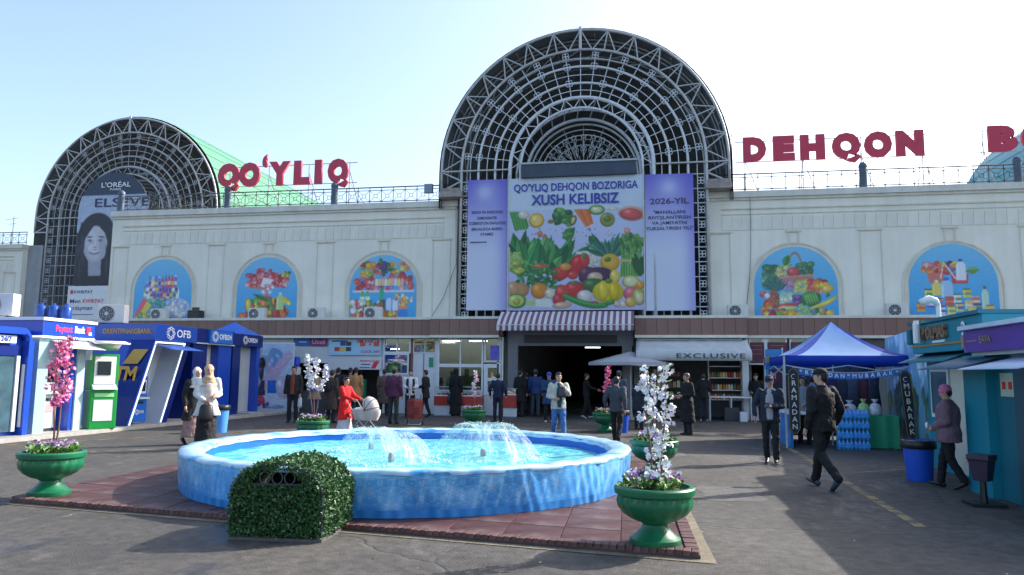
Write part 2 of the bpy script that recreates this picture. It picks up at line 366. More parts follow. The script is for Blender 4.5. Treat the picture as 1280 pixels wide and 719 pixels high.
# roof, back and inner walls of the block (plain, mostly out of sight)
MB().box(-25.3,-8.4,32,46,8.7,9.0).box(3.0,20.4,32,46,8.7,9.0).build('roof', M('roof_felt',(.2,.2,.2),.9), hall)
MB().box(-25.3,-25.0,32,46,3,8.7).box(20.1,20.4,32,46,0,8.7).build('wall', WALL, hall)
MB().box(-8.4,-8.06,32.0,46,3.55,9.3).box(2.74,3.05,32.0,46,3.55,9.3).build('inner_wall', DARKW, hall)
# left wing recess: plain wall below the steel arch
MB().box(-62,-25.3,44,44.4,0,9).build('back_wall', DARKW, hall)
# fascia band with vertical cladding panels
def fascia(x0, x1, y):
    b = MB().box(x0,x1,y+.03,y+.35,3.24,3.98).build('fascia', DARKW, hall)
    n = max(1,round((x1-x0)/.415)); p = (x1-x0)/n
    me = MB().box(-p/2+.006,p/2-.006,-.03,.03,3.27,3.93).mesh('cladding_panel', PANEL)
    for i in range(n): link('cladding_panel', me, b, (x0+p*(i+.5), y, 0))
    MB().box(x0,x1,y-.06,y+.4,3.93,4.04).box(x0,x1,y-.06,y+.4,3.16,3.27).build('fascia_trim', LEDGE, b, bevel=.01)
    return b
fascia(-33,-8.7,FY); fascia(-8.69,-5.76,FY-.28); fascia(-.29,4.0,FY-.28); fascia(4.01,20.4,FY)
b = MB().box(-5.78,-5.72,FY-.2,33,3.24,3.98); b.build('fascia_return', PANEL, hall)
MB().box(-33,-5.8,FY+.36,WY+.1,3.80,3.97).box(-.25,20.4,FY+.36,WY+.1,3.80,3.97).build('ledge_slab', CONC, hall)
MB().box(-33,-5.8,FY+.1,36,3.28,3.33).box(-.25,20.4,FY+.1,36,3.28,3.33).build('soffit', M('soffit_grey',(.30,.31,.32),.7), hall)
# passage through the hall under the big arch
MB().box(-5.75,-5.5,31.0,60,0,3.6).box(-.35,-.12,31.0,60,0,3.6).build('passage_wall', M('passage_grey_wall',(.22,.235,.25),.7,var=.2), hall)
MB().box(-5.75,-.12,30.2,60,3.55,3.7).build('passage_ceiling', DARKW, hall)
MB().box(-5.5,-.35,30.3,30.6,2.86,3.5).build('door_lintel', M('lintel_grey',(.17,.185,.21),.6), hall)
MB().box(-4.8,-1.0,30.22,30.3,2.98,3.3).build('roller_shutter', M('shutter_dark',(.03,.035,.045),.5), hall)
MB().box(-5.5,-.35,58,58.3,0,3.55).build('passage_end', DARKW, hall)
for z in (30.9,31.0): pass
for q in (-5.45,-.8): MB().box(q,q+.4,30.1,30.35,0,2.86).build('door_post', M('post_grey',(.16,.17,.19),.6), hall)
# added dark screen keeping light from showing through the main arch lattice
MB().box(-8.06,2.74,35.2,35.5,3.7,11).build('dark_light_blocker', DARKW, hall)
# ------------------------------------------------------------------ steel arches with vaulted roofs
unit = MB().tube((0,0,0),(0,0,1),1,1,6).v, MB().tube((0,0,0),(0,0,1),1,1,6).f
UNIT = {}
def strut(name, p0, p1, r, mat, parent):
    if mat.name not in UNIT: UNIT[mat.name] = MB().add(*unit).mesh('strut', mat)
    p0 = Vector(p0); p1 = Vector(p1); d = p1-p0
    o = link(name, UNIT[mat.name], parent); o.location = p0; o.rotation_mode = 'QUATERNION'; o.rotation_quaternion = d.to_track_quat('Z','Y'); o.scale = (r,r,d.length)
    return o
SHELL = M('dark_vault_lining', (.13,.16,.175), .6, var=.3, scale=1.2)
def clover(r=.09):
    b = MB()
    for k in range(4):
        a = math.pi/4+k*math.pi/2; c = (r*1.05*math.cos(a), r*1.05*math.sin(a))
        b.path([(c[0]+r*.8*math.cos(t*math.pi/4),0,c[1]+r*.8*math.sin(t*math.pi/4)) for t in range(8)], .016, 4, True)
    return b
def steel_arch(cx, cz, Y, label, roofmat, depth, zbot, rich=True, roof_only=False):
    A = thing('steel_arch', label, 'arch')
    Ro, Ri, RV = 6.16, 5.25, 6.22
    n = 40
    # vault: outer sheet and dark lining
    for nm, rr, mt in (('vault_roof',RV+.10,roofmat),('vault_lining',RV,SHELL)):
        v = []; f = []
        pts = [(cx+rr,zbot+5)]+arch_pts(cx,cz,rr,0,math.pi,n)+[(cx-rr,zbot+5)]; k = len(pts)
        for y in (Y+.15,Y+depth): v += [(x,y,z) for x,z in pts]
        f = [(i,i+1,k+i+1,k+i) for i in range(k-1)]
        if nm == 'vault_lining': f.append(tuple(range(k,2*k)))
        MB().add(v,f).build(nm, mt, A, smooth=True)
    if nm:
        for i in range(2,n-1,2):
            a = math.pi*i/n; x = cx+(RV+.12)*math.cos(a); z = cz+(RV+.12)*math.sin(a)
            strut('roof_seam', (x,Y+.2,z), (x,Y+depth,z), .014, roofmat, A)
    if roof_only: return A
    # purlins and ribs seen inside the vault
    for yy in (Y+1.2,Y+2.6,Y+4.0):
        MB().path([(x,yy,z) for x,z in arch_pts(cx,cz,RV-.15,0,math.pi,32)], .035, 5).build('inner_rib', GREYST, A, smooth=True)
    for i in range(3,30,3):
        a = math.pi*i/32; strut('purlin', (cx+(RV-.1)*math.cos(a),Y+.3,cz+(RV-.1)*math.sin(a)), (cx+(RV-.1)*math.cos(a),Y+5,cz+(RV-.1)*math.sin(a)), .022, GREYST, A)
    # front and back rings
    def ring(name, r, y, t, legs=True, mat=STEEL):
        p = arch_pts(cx,cz,r,0,math.pi,48)
        zb = zbot if r < 5.3 else cz-.9
        if legs: p = [(cx+r,zb)]+p+[(cx-r,zb)]
        return MB().path([(x,y,z) for x,z in p], t, 6).build(name, mat, A, smooth=True)
    ring('outer_ring', Ro, Y, .058); ring('outer_ring', Ri, Y-.02, .062); ring('outer_ring', Ro, Y+1.0, .04); ring('outer_ring', Ri, Y+1.0, .04)
    nn = 16
    for i in range(nn):
        a0 = math.pi*i/nn; a1 = math.pi*(i+1)/nn; am = (a0+a1)/2
        P = lambda r,a,y=Y: (cx+r*math.cos(a), y, cz+r*math.sin(a))
        strut('brace', P(Ro,a0), P(Ri,am), .032, STEEL, A); strut('brace', P(Ri,am), P(Ro,a1), .032, STEEL, A)
        strut('brace', P(Ro,a0), P(Ri,a0), .032, STEEL, A); 
        strut('cross_brace', P(Ro,a0), P(Ro,a0,Y+1.0), .025, STEEL, A); strut('cross_brace', P(Ri,a0), P(Ri,a1,Y+1.0), .022, STEEL, A)
    for s in (-1,1):
        strut('brace', (cx+s*Ro,Y,cz-.02),(cx+s*Ri,Y,cz-.45),.042,STEEL,A); strut('brace', (cx+s*Ri,Y,cz-.45),(cx+s*Ro,Y,cz-.9),.042,STEEL,A); strut('brace',(cx+s*Ri,Y,cz-.88),(cx+s*Ro,Y,cz-.88),.05,STEEL,A)
    LS = GREYST if not rich else M('pale_lattice_steel', (.60,.65,.69), .5, var=.12, scale=4)
    for r, t in ((4.87,.02),(4.5,.055),(4.12,.02),(3.75,.055),(3.42,.02)):
        ring('lattice_ring', r, Y+.03, t, True, LS)
    for i in range(25):
        a = math.pi*i/24
        strut('lattice_spoke', (cx+3.08*math.cos(a),Y+.05,cz+3.08*math.sin(a)), (cx+Ri*math.cos(a),Y+.05,cz+Ri*math.sin(a)), .02, LS, A)
    cm = clover().mesh('clover', LS)
    for r in (5.0,4.5,3.75):
        for i in range(1,24,2) if r != 3.75 else range(1,24,3):
            a = math.pi*i/24; o = link('clover_ornament', cm, A, (cx+r*math.cos(a),Y-.02,cz+r*math.sin(a))); o.rotation_euler.y = -a
    z = cz-.5
    while z > zbot+.2:
        strut('lattice_bar', (cx-Ri,Y+.05,z), (cx-3.08,Y+.05,z), .022, LS, A); strut('lattice_bar', (cx+3.08,Y+.05,z), (cx+Ri,Y+.05,z), .022, LS, A)
        if (z*10)%2 < 1 or True:
            for s in (-1,1): link('clover_ornament', cm, A, (cx+s*5.0,Y-.02,z-.3))
        z -= .62
    for x in (3.42,4.12,4.87):
        pass
    # inner triangulated ring, two planes deep
    for r, y, t in ((3.08,Y,.085),(3.0,Y+1.3,.06),(2.62,Y+.0,.06),(2.55,Y+1.3,.075),(2.42,Y+1.6,.05)):
        ring('inner_ring', r, y, t, True, LS)
    for i in range(14):
        a0 = math.pi*i/14; a1 = math.pi*(i+1)/14; am = (a0+a1)/2
        P = lambda r,a,y: (cx+r*math.cos(a), y, cz+r*math.sin(a))
        strut('brace', P(3.08,a0,Y), P(2.62,am,Y), .022, LS, A); strut('brace', P(2.62,am,Y), P(3.08,a1,Y), .022, LS, A)
        strut('cross_brace', P(3.08,a0,Y), P(2.55,am,Y+1.3), .022, LS, A); strut('cross_brace', P(2.62,am,Y), P(3.0,a1,Y+1.3), .026, LS, A)
    # fan light with scrolls
    FL = M('fan_scroll_steel', (.45,.50,.53), .5, var=.1)
    fy = Y+1.7
    for r in (2.2,1.95): ring('fan_ring', r, fy, .03, False, LS)
    for i in range(17):
        a = math.pi*i/16; strut('fan_spoke', (cx+.15*math.cos(a),fy,cz+.15*math.sin(a)), (cx+(1.0 if i%2 else 2.4)*math.cos(a),fy,cz+(1.0 if i%2 else 2.4)*math.sin(a)), .014, FL, A)
    sc = MB()
    for s in (-1,1):
        pts = []
        for k in range(20):
            t = k/19; ang = t*5.2; rad = .26*(1-t*.72); pts.append((s*(.28-rad*math.cos(ang)*1.0),0,.30+rad*math.sin(ang)+t*.05))
        sc.path([(0,0,-.05)]+pts, .016, 4)
        sc.path([(0,0,0)]+[(s*.13*math.sin(k*.55),0,.1+k*.085) for k in range(1,7)], .013, 4)
    sm = sc.mesh('fan_scroll', FL)
    for r0, cnt, scl in ((.35,9,.75),(.95,11,1.0),(1.5,13,.85)):
        for i in range(cnt):
            a = math.pi*(i+.5)/cnt; o = link('fan_scroll', sm, A, (cx+r0*math.cos(a),fy-.02,cz+r0*math.sin(a))); o.rotation_euler.y = math.pi/2-a; o.scale = (scl,1,scl)
    strut('tie_beam', (cx-Ro,Y-.05,cz-.02), (cx-3.1,Y-.05,cz-.02), .04, STEEL, A); strut('tie_beam', (cx+3.1,Y-.05,cz-.02), (cx+Ro,Y-.05,cz-.02), .04, STEEL, A)
    strut('crown_post', (cx,Y-.05,cz+Ri), (cx,Y-.05,cz+Ro+.12), .07, STEEL, A)
    return A
GREEN = M('green_roof_sheet', (.095,.255,.175), .75, var=.08, scale=.6, streak=.05, spec=.2)
TEAL = M('teal_roof_sheet', (.06,.30,.33), .45, var=.08, scale=.6)
AX, AZ = -2.52, 10.58
steel_arch(AX, AZ, 31.0, 'large half-round steel lattice arch above the central banners', M('dark_roof_sheet',(.06,.075,.085),.5), 14, 4.0)
for s in (-1,1):
    MB().box(AX+s*5.7-.52,AX+s*5.7+.52,30.72,32.2,9.37,9.62).box(AX+s*5.7-.40,AX+s*5.7+.40,30.85,32.0,9.62,9.80).build('pier_block', M('weathered_block',(.36,.32,.29),.9,var=.3,scale=4,streak=.3), hall, bevel=.02)
LX, LZ, LY = -31.0, 11.05, 39.5
steel_arch(LX, LZ, LY, 'smaller half-round steel lattice arch with green vault at far left', GREEN, 21, 3.9, rich=False)
steel_arch(26.0, 11.1, 39.5, 'teal vaulted roof showing behind the wall at far right', TEAL, 10.5, 4, roof_only=True)
WP = M('wing_pier_grey',(.34,.36,.38),.8,streak=.2)
MB().box(LX+5.2,LX+5.9,39.6,44,0,9.0).build('wing_pier', WP, hall); MB().box(LX-6.4,LX-5.4,39.4,44,0,9.36).build('wing_pier', WP, hall)
# sign box under the fan light
sb = thing('sign_box', 'long dark blue box beam under the fan of the big arch', 'sign box')
p0 = W(652,222,30.9); p1 = W(795,203,30.9)
MB().box(p0.x,p1.x,30.75,31.3,10.12,p1.z+.05).build('box', M('dark_blue_box',(.03,.05,.085),.4,var=.2,scale=2,streak=.2), sb, bevel=.015)
MB().box(p0.x-.06,p1.x+.06,30.7,30.82,p1.z+.05,p1.z+.13).build('box_cap', GREYST, sb)
# ------------------------------------------------------------------ railings
def railing(x0, x1, y, z, label, posts):
    A = thing('roof_railing', label, 'railing')
    MB().tube((x0,y,z+.78),(x1,y,z+.78),.028,n=6).build('top_rail', DARKST, A); MB().tube((x0,y,z+.12),(x1,y,z+.12),.022,n=6).build('bottom_rail', DARKST, A)
    MB().tube((x0,y,z+.64),(x1,y,z+.64),.016,n=6).build('middle_rail', DARKST, A)
    n = round((x1-x0)/.56); p = (x1-x0)/n
    up = MB().tube((0,0,0),(0,0,.78),.018,n=4).mesh('baluster', DARKST)
    x = MB().path([(.0+.09*math.cos(t*math.pi/5),0,.38+.09*math.sin(t*math.pi/5)) for t in range(10)],.012,4,True)
    for sx in (-1,1):
        for sz in (-1,1): x.tube((sx*.06,0,.38+sz*.06),(sx*p*.46,0,.38+sz*.24),.011,n=4)
    xm = x.mesh('cross_ornament', DARKST)
    for i in range(n+1): link('baluster', up, A, (x0+p*i,y,z))
    for i in range(n): link('cross_ornament', xm, A, (x0+p*(i+.5),y,z))
    pm_ = MB().lathe([(.15,0),(.15,.85),(.17,.87),(.17,.93),(.145,1.0),(.08,1.07),(0.01,1.1)],(0,0,0),14).mesh('post', M('railing_post_blue',(.07,.10,.15),.5,var=.2), smooth='auto')
    for px in posts: link('post', pm_, A, (px,y-.05,z))
    return A
railing(-25.2,-8.3,31.6,9.36,'dark iron railing on the cornice of the left wall',[W(150,262).x,W(283,262).x,W(417,256).x])
railing(3.2,20.3,31.6,9.36,'dark iron railing on the cornice of the right wall',[W(1080,234).x,W(1274,230).x])
railing(-61,-37.3,39.1,9.36,'dark iron railing on the low wall at far left',[])
tag(MB().box(W(533,243).x-.02,W(541,243).x+.05,31.2,31.4,9.72,10.12).build('junction_box', M('box_blue_grey',(.2,.27,.34),.5)),'small grey box fixed on the roof railing beside the big arch','junction box')
# ------------------------------------------------------------------ roof letters
RED = M('crimson_letter_face', S(196,52,80), .45, var=.06, scale=2)
REDS = M('letter_side_pale', (.55,.42,.42), .5)
def roof_sign(letters, label, z, h, x0, x1, seg):
    A = thing('rooftop_sign', label, 'sign'); y = 31.9
    for ch, px, wpx, dz in letters:
        x = W(px,220,y).x; wd_ = W(px+wpx/2,220,y).x-W(px-wpx/2,220,y).x
        o = text(ch, h*1.36, RED, A, (x,y-.12,z+h/2+dz), name='letter', bold=.085, ext=.07)
        o['wd'] = wd_
    for zz in (z+.02,z+h-.02): MB().tube((x0,y+.02,zz),(x1,y+.02,zz),.022,n=5).build('sign_rail', GREYST, A)
    for k in range(seg):
        x = x0+.4+(x1-x0-.8)*k/max(1,seg-1)
        MB().tube((x,y+.05,9.0),(x,y+.05,z+h),.022,n=5).tube((x,y+.05,z+h*.6),(x+.15,y+1.4,9.0),.018,n=5).tube((x,y+.05,z+.1),(x+.9,y+.9,9.0),.018,n=5).build('support', GREYST, A)
    return A
SIGNS = [roof_sign([('Q',288,27,0),('O',314,26,0),('\u2018',332.5,6,.30),('Y',351.5,27,0),('L',378,20,0),('I',399.5,9,0),('Q',424,26,0)], 'large crimson rooftop letters reading QO\u2018YLIQ', 10.48, 1.0, -19.9,-13.0, 4),
 roof_sign([('D',943,29,0),('E',979,27,0),('H',1016,31,0),('Q',1058,36,0),('O',1098,35,0),('N',1138,35,0)], 'large crimson rooftop letters reading DEHQON', 10.72, .93, 4.0,11.8, 4),
 roof_sign([('B',1253,37,0),('O',1296,37,0),('Z',1338,34,0)], 'crimson rooftop letters starting with B cut off at the right edge', 10.75, .93, 13.3,17.0, 2)]
bpy.context.view_layer.update()
for A in SIGNS:
    for o in A.children:
        if o.type == 'FONT' and o.dimensions.x > 0: o.scale.x = o['wd']/o.dimensions.x; del o['wd']
an = thing('roof_antenna', 'thin metal antenna mast right of the big arch', 'antenna'); p = W(916,228,32.5)
MB().tube((p.x,32.5,9),(p.x,32.5,12.2),.025,.015,5).build('mast', GREYST, an); MB().tube((p.x-.1,32.5,12.1),(p.x+.5,32.5,12.25),.012,n=4).tube((p.x+.2,32.4,12.0),(p.x+.2,32.6,12.3),.01,n=4).build('element', GREYST, an)
an = thing('roof_antenna', 'small antenna on the low roof at far left', 'antenna'); p = W(15,300,41)
MB().tube((p.x,41,9),(p.x,41,11.6),.03,.02,5).build('mast', GREYST, an); MB().tube((p.x-.6,41,11.4),(p.x+.3,41,11.5),.015,n=4).tube((p.x-.3,41,11.1),(p.x+.2,41,11.15),.015,n=4).build('element', GREYST, an)
# ------------------------------------------------------------------ flat prints (posters, banners): painted per vertex on a fine sheet
RNG = np.random.default_rng(5)
class Canvas:
    """picture with coordinates x 0..w, y 0..h (metres, y up), stored in sRGB 0..1"""
    def __init__(s, w, h, res, top, bot=None):
        s.w, s.h = w, h; s.nx = max(2,int(w/res)); s.ny = max(2,int(h/res))
        s.X, s.Y = np.meshgrid(np.linspace(0,w,s.nx), np.linspace(0,h,s.ny))
        a = np.array(top)/255.; b = np.array(bot if bot is not None else top)/255.; t = (s.Y/h)[...,None]
        s.A = b*(1-t)+a*t; s.px = res
    def put(s, mask, col): s.A = s.A*(1-mask[...,None])+(col if getattr(col,'ndim',0) == 3 else np.array(col)/255.)*mask[...,None]
    def win(s, x0, x1, y0, y1):
        i0 = max(0,int(x0/s.w*(s.nx-1))-1); i1 = min(s.nx,int(x1/s.w*(s.nx-1))+3); j0 = max(0,int(y0/s.h*(s.ny-1))-1); j1 = min(s.ny,int(y1/s.h*(s.ny-1))+3)
        return (slice(j0,max(j0,j1)),slice(i0,max(i0,i1)))
    def ell(s, cx, cy, rx, ry, col, ang=0., shade=.35, hl=.25):
        q = max(rx,ry); w = s.win(cx-q,cx+q,cy-q,cy+q)
        if s.X[w].size == 0: return
        c, n = math.cos(ang), math.sin(ang); dx, dy = s.X[w]-cx, s.Y[w]-cy
        u = (dx*c+dy*n)/rx; v = (-dx*n+dy*c)/ry; d = np.sqrt(u*u+v*v)
        m = np.clip((1-d)*min(rx,ry)/s.px+.5,0,1)[...,None]
        k = (np.array(col)/255.)*(1-shade*np.clip(d,0,1)**2*(.6-.4*v))[...,None]
        h = np.exp(-(((u+.35)**2+(v-.4)**2)/.08))*hl
        s.A[w] = s.A[w]*(1-m)+np.clip(k+h[...,None],0,1)*m
    def poly(s, pts, col, soft=True):
        ins = np.zeros(s.X.shape,bool); n = len(pts); j = n-1
        for i in range(n):
            xi, yi = pts[i]; xj, yj = pts[j]
            with np.errstate(divide='ignore',invalid='ignore'):
                ins ^= ((yi > s.Y) != (yj > s.Y)) & (s.X < (xj-xi)*(s.Y-yi)/(yj-yi+1e-12)+xi)
            j = i
        s.put(ins.astype(float), col)
    def rect(s, x0, y0, x1, y1, col): s.put(((s.X >= x0)&(s.X <= x1)&(s.Y >= y0)&(s.Y <= y1)).astype(float), col)
    def leaf(s, x, y, l, w, ang, col):
        g_ = s.win(x-l,x+l,y-l,y+l)
        if s.X[g_].size == 0: return
        c, n = math.cos(ang), math.sin(ang); dx, dy = s.X[g_]-x, s.Y[g_]-y; u = (dx*c+dy*n)/l; v = (-dx*n+dy*c)/w
        m = ((u > 0)&(u < 1)&(np.abs(v) < np.sin(np.clip(u,0,1)*math.pi))).astype(float)[...,None]
        k = np.array(col)/255.*(1-.25*(np.abs(v) < .12)-.2*(v < 0))[...,None]; s.A[g_] = s.A[g_]*(1-m)+k*m
    def scatter(s, n, x0, y0, x1, y1, cols, r0, r1, asp=.7, sh=.35):
        for _ in range(n):
            r = RNG.uniform(r0,r1); s.ell(RNG.uniform(x0,x1), RNG.uniform(y0,y1), r, r*RNG.uniform(asp,1), cols[RNG.integers(len(cols))], RNG.uniform(0,3), sh)
    def noise(s, amp=.03, k=6):
        g_ = RNG.normal(0,1,(s.ny//k+2,s.nx//k+2)); s.A += amp*np.kron(g_,np.ones((k,k)))[:s.ny,:s.nx,None]
    def soften(s, k=1, wash=.10, grain=.025):
        for _ in range(k):
            B = np.pad(s.A,((1,1),(1,1),(0,0)),'edge'); s.A = (B[1:-1,1:-1]*2+B[:-2,1:-1]+B[2:,1:-1]+B[1:-1,:-2]+B[1:-1,2:])/6
        s.A = s.A*(1-wash)+wash*np.array([.86,.90,.95]); s.noise(grain,2)
    def sample(s, x, y):
        i = np.clip((x/s.w*(s.nx-1)),0,s.nx-1).round().astype(int); j = np.clip((y/s.h*(s.ny-1)),0,s.ny-1).round().astype(int)
        return s.A[j,i]
def srgb_lin(a):
    a = np.clip(a,0,1); return np.where(a <= .04045, a/12.92, ((a+.055)/1.055)**2.4)
def sheet(cv, name, parent, loc=(0,0,0), rz=0, hw=None, sag=None, gain=.86, mat=None, pos=None):
    """a printed sheet w x h in x,z facing -y with its lower left at loc; hw(z) narrows it to an outline"""
    nx, ny = cv.nx, cv.ny; U, Z = np.meshgrid(np.linspace(-1,1,nx), np.linspace(0,1,ny))
    if hw is not None: Z = np.sin(Z*math.pi/2)
    Zm = Z*cv.h; H = np.vectorize(hw)(Zm[:,0])[:,None] if hw else cv.w/2
    X = cv.w/2+U*H
    Yd = np.zeros_like(X) if sag is None else sag(X,Zm)
    col = srgb_lin(cv.sample(X,Zm))*gain
    P = np.stack([X,Yd,Zm],-1) if pos is None else pos(X,Zm)
    idx = np.arange(nx*ny).reshape(ny,nx)
    F = np.stack([idx[:-1,:-1],idx[:-1,1:],idx[1:,1:],idx[1:,:-1]],-1).reshape(-1,4)
    me = bpy.data.meshes.new(name); me.vertices.add(nx*ny); me.vertices.foreach_set('co', P.reshape(-1,3).ravel())
    me.loops.add(len(F)*4); me.loops.foreach_set('vertex_index', F.ravel().astype(np.int32)); me.polygons.add(len(F)); me.polygons.foreach_set('loop_start', np.arange(0,len(F)*4,4,dtype=np.int32)); me.update()
    me.polygons.foreach_set('use_smooth', [True]*len(F))
    at = me.color_attributes.new('Col','FLOAT_COLOR','POINT'); at.data.foreach_set('color', np.concatenate([col,np.ones((ny,nx,1))],-1).ravel())
    me.materials.append(mat or print_mat()); me.validate()
    return link(name, me, parent, loc, rz)
RDS = [(214,45,40),(226,70,60),(190,30,45),(232,90,70)]; YLS = [(245,205,50),(250,225,90),(240,170,40)]; GRS = [(70,150,60),(110,180,70),(40,115,55),(150,195,80)]
PKS = [(226,110,130),(236,140,150),(205,80,105),(240,180,180)]; WHS = [(240,240,240),(225,230,240),(250,245,230)]; PUR = [(110,60,130),(80,50,110),(150,90,150)]; ORS = [(240,140,50),(235,120,60)]
def bottle(c, x, y, w, h, col, cap=(220,50,60), lab=None):
    c.rect(x,y,x+w,y+h*.7,col); c.poly([(x,y+h*.7),(x+w,y+h*.7),(x+w*.68,y+h*.88),(x+w*.32,y+h*.88)],col); c.rect(x+w*.3,y+h*.86,x+w*.7,y+h,cap)
    if lab is not None: c.rect(x,y+h*.2,x+w,y+h*.5,lab)
    c.rect(x+w*.12,y+h*.05,x+w*.22,y+h*.66,tuple(min(255,k+40) for k in col))
def sky_canvas(w): return Canvas(w,2.9,.018,(112,196,240),(38,158,228))
def poster(i, paint, label):
    cx, hw_, zt = POST[i]; w = hw_*2; c = sky_canvas(w); paint(c, w); c.soften(1,.14,.012)
    A = thing('wall_poster', label, 'poster', (cx-hw_, WY-.03, 4.08))
    f = lambda z: hw_ if z < 2.9-hw_ else math.sqrt(max(0,hw_**2-(z-(2.9-hw_))**2))
    pts = [(w,0)]+arch_pts(hw_,2.9-hw_,hw_,0,math.pi,24)+[(0,0)]
    MB().prism(pts[::-1][::-1], -.004, .028).build('board', WHITE, A)
    sheet(c, 'print', A, (0,-.008,0), hw=f)
def p_clean(c, w):
    c.ell(w*.74,.55,.75,.48,(190,205,235),0,.15); c.scatter(26,1.6,.2,w-.1,.95,WHS+[(150,190,235)],.08,.2)
    c.scatter(40,.9,.15,1.7,1.0,[(80,170,160),(120,200,170),(60,140,150)],.08,.24); c.poly([(.05,.2),(.5,1.05),(.75,.95),(.3,.1)],(235,90,110)); c.poly([(.3,.2),(.7,.9),(.95,.7),(.5,.15)],(240,200,70))
    c.scatter(18,.2,.05,1.3,.3,GRS+YLS,.06,.13)
    for r,y in ((0,1.0),(1,1.25),(2,1.55)):
        for k in range(11-r):
            x = .5+k*.17+r*.1; bottle(c,x,y,.15,.5+RNG.uniform(0,.12),[(225,70,80),(230,220,120),(150,90,180),(90,150,220),(240,240,240),(110,190,110)][RNG.integers(6)],[(220,50,60),(60,90,200),(250,250,250)][RNG.integers(3)],[(250,240,240),(240,200,80),(90,60,160)][RNG.integers(3)])
def p_meat(c, w):
    c.ell(w*.5,1.75,1.05,.35,(225,120,110),.05,.1); c.scatter(70,.5,1.55,w-.45,2.1,PKS+RDS,.07,.18,.5); c.scatter(12,.8,1.9,1.9,2.3,RDS+PKS,.08,.14); c.scatter(6,2.0,2.0,2.6,2.2,GRS+YLS,.08,.12); c.poly([(1.15,1.55),(1.65,1.6),(1.8,1.85),(1.3,1.95)],(245,240,240)); c.scatter(12,1.3,1.0,1.8,1.6,WHS+PKS,.07,.13)
    c.ell(1.5,.75,.55,.32,(160,100,60),0,.3); c.scatter(60,.55,.25,2.6,.9,GRS+RDS+YLS+ORS,.09,.19); c.scatter(30,.25,.08,2.75,.35,RDS+ORS+YLS,.1,.18); c.ell(.6,.65,.13,.32,(240,215,60)); c.leaf(.8,1.2,.9,.1,-.4,(50,120,60)); bottle(c,2.0,.45,.35,.8,(190,215,120),(230,220,210))
def p_grocery(c, w):
    c.scatter(55,.5,1.95,2.7,2.55,YLS+GRS+RDS+ORS,.08,.17); c.ell(1.6,2.35,.16,.28,(70,60,110)); c.scatter(14,1.5,2.1,1.75,2.6,[(60,55,100),(80,70,120)],.05,.08); c.leaf(1.5,2.5,.3,.1,2,(60,140,70))
    c.scatter(60,.25,1.35,2.9,1.85,PKS+RDS+[(190,160,220),(150,110,190)],.08,.18)
    for k in range(9): bottle(c,1.2+k*.15,1.5,.13,.38,[(250,240,200),(240,220,120),(240,180,180)][k%3],(230,80,60))
    c.rect(.15,1.2,w-.1,1.3,(235,215,225))
    for k in range(2): bottle(c,.5+k*.25,.75,.22,.5,(90,190,90),(40,140,70),(240,250,240))
    for k,(cl,cp) in enumerate((((60,70,80),(30,30,30)),((210,225,245),(90,130,220)),((225,230,245),(110,90,190)),((240,220,140),(200,160,60)))): bottle(c,1.45+k*.3,.35,.24,.7,cl,cp)
    bottle(c,1.4,.85,.22,.6,(40,170,130),(30,120,90)); c.scatter(90,.1,.05,1.5,.75,RDS+YLS+GRS+PKS+WHS,.08,.17); c.scatter(25,1.6,.05,2.3,.32,YLS+ORS,.07,.13)
    c.rect(2.3,.1,2.75,.6,(40,130,220)); c.rect(2.3,.45,2.75,.6,(235,140,110)); c.rect(2.1,.85,2.5,1.15,(80,190,220)); c.scatter(25,2.2,.6,2.95,1.1,PKS+WHS+YLS,.06,.12)
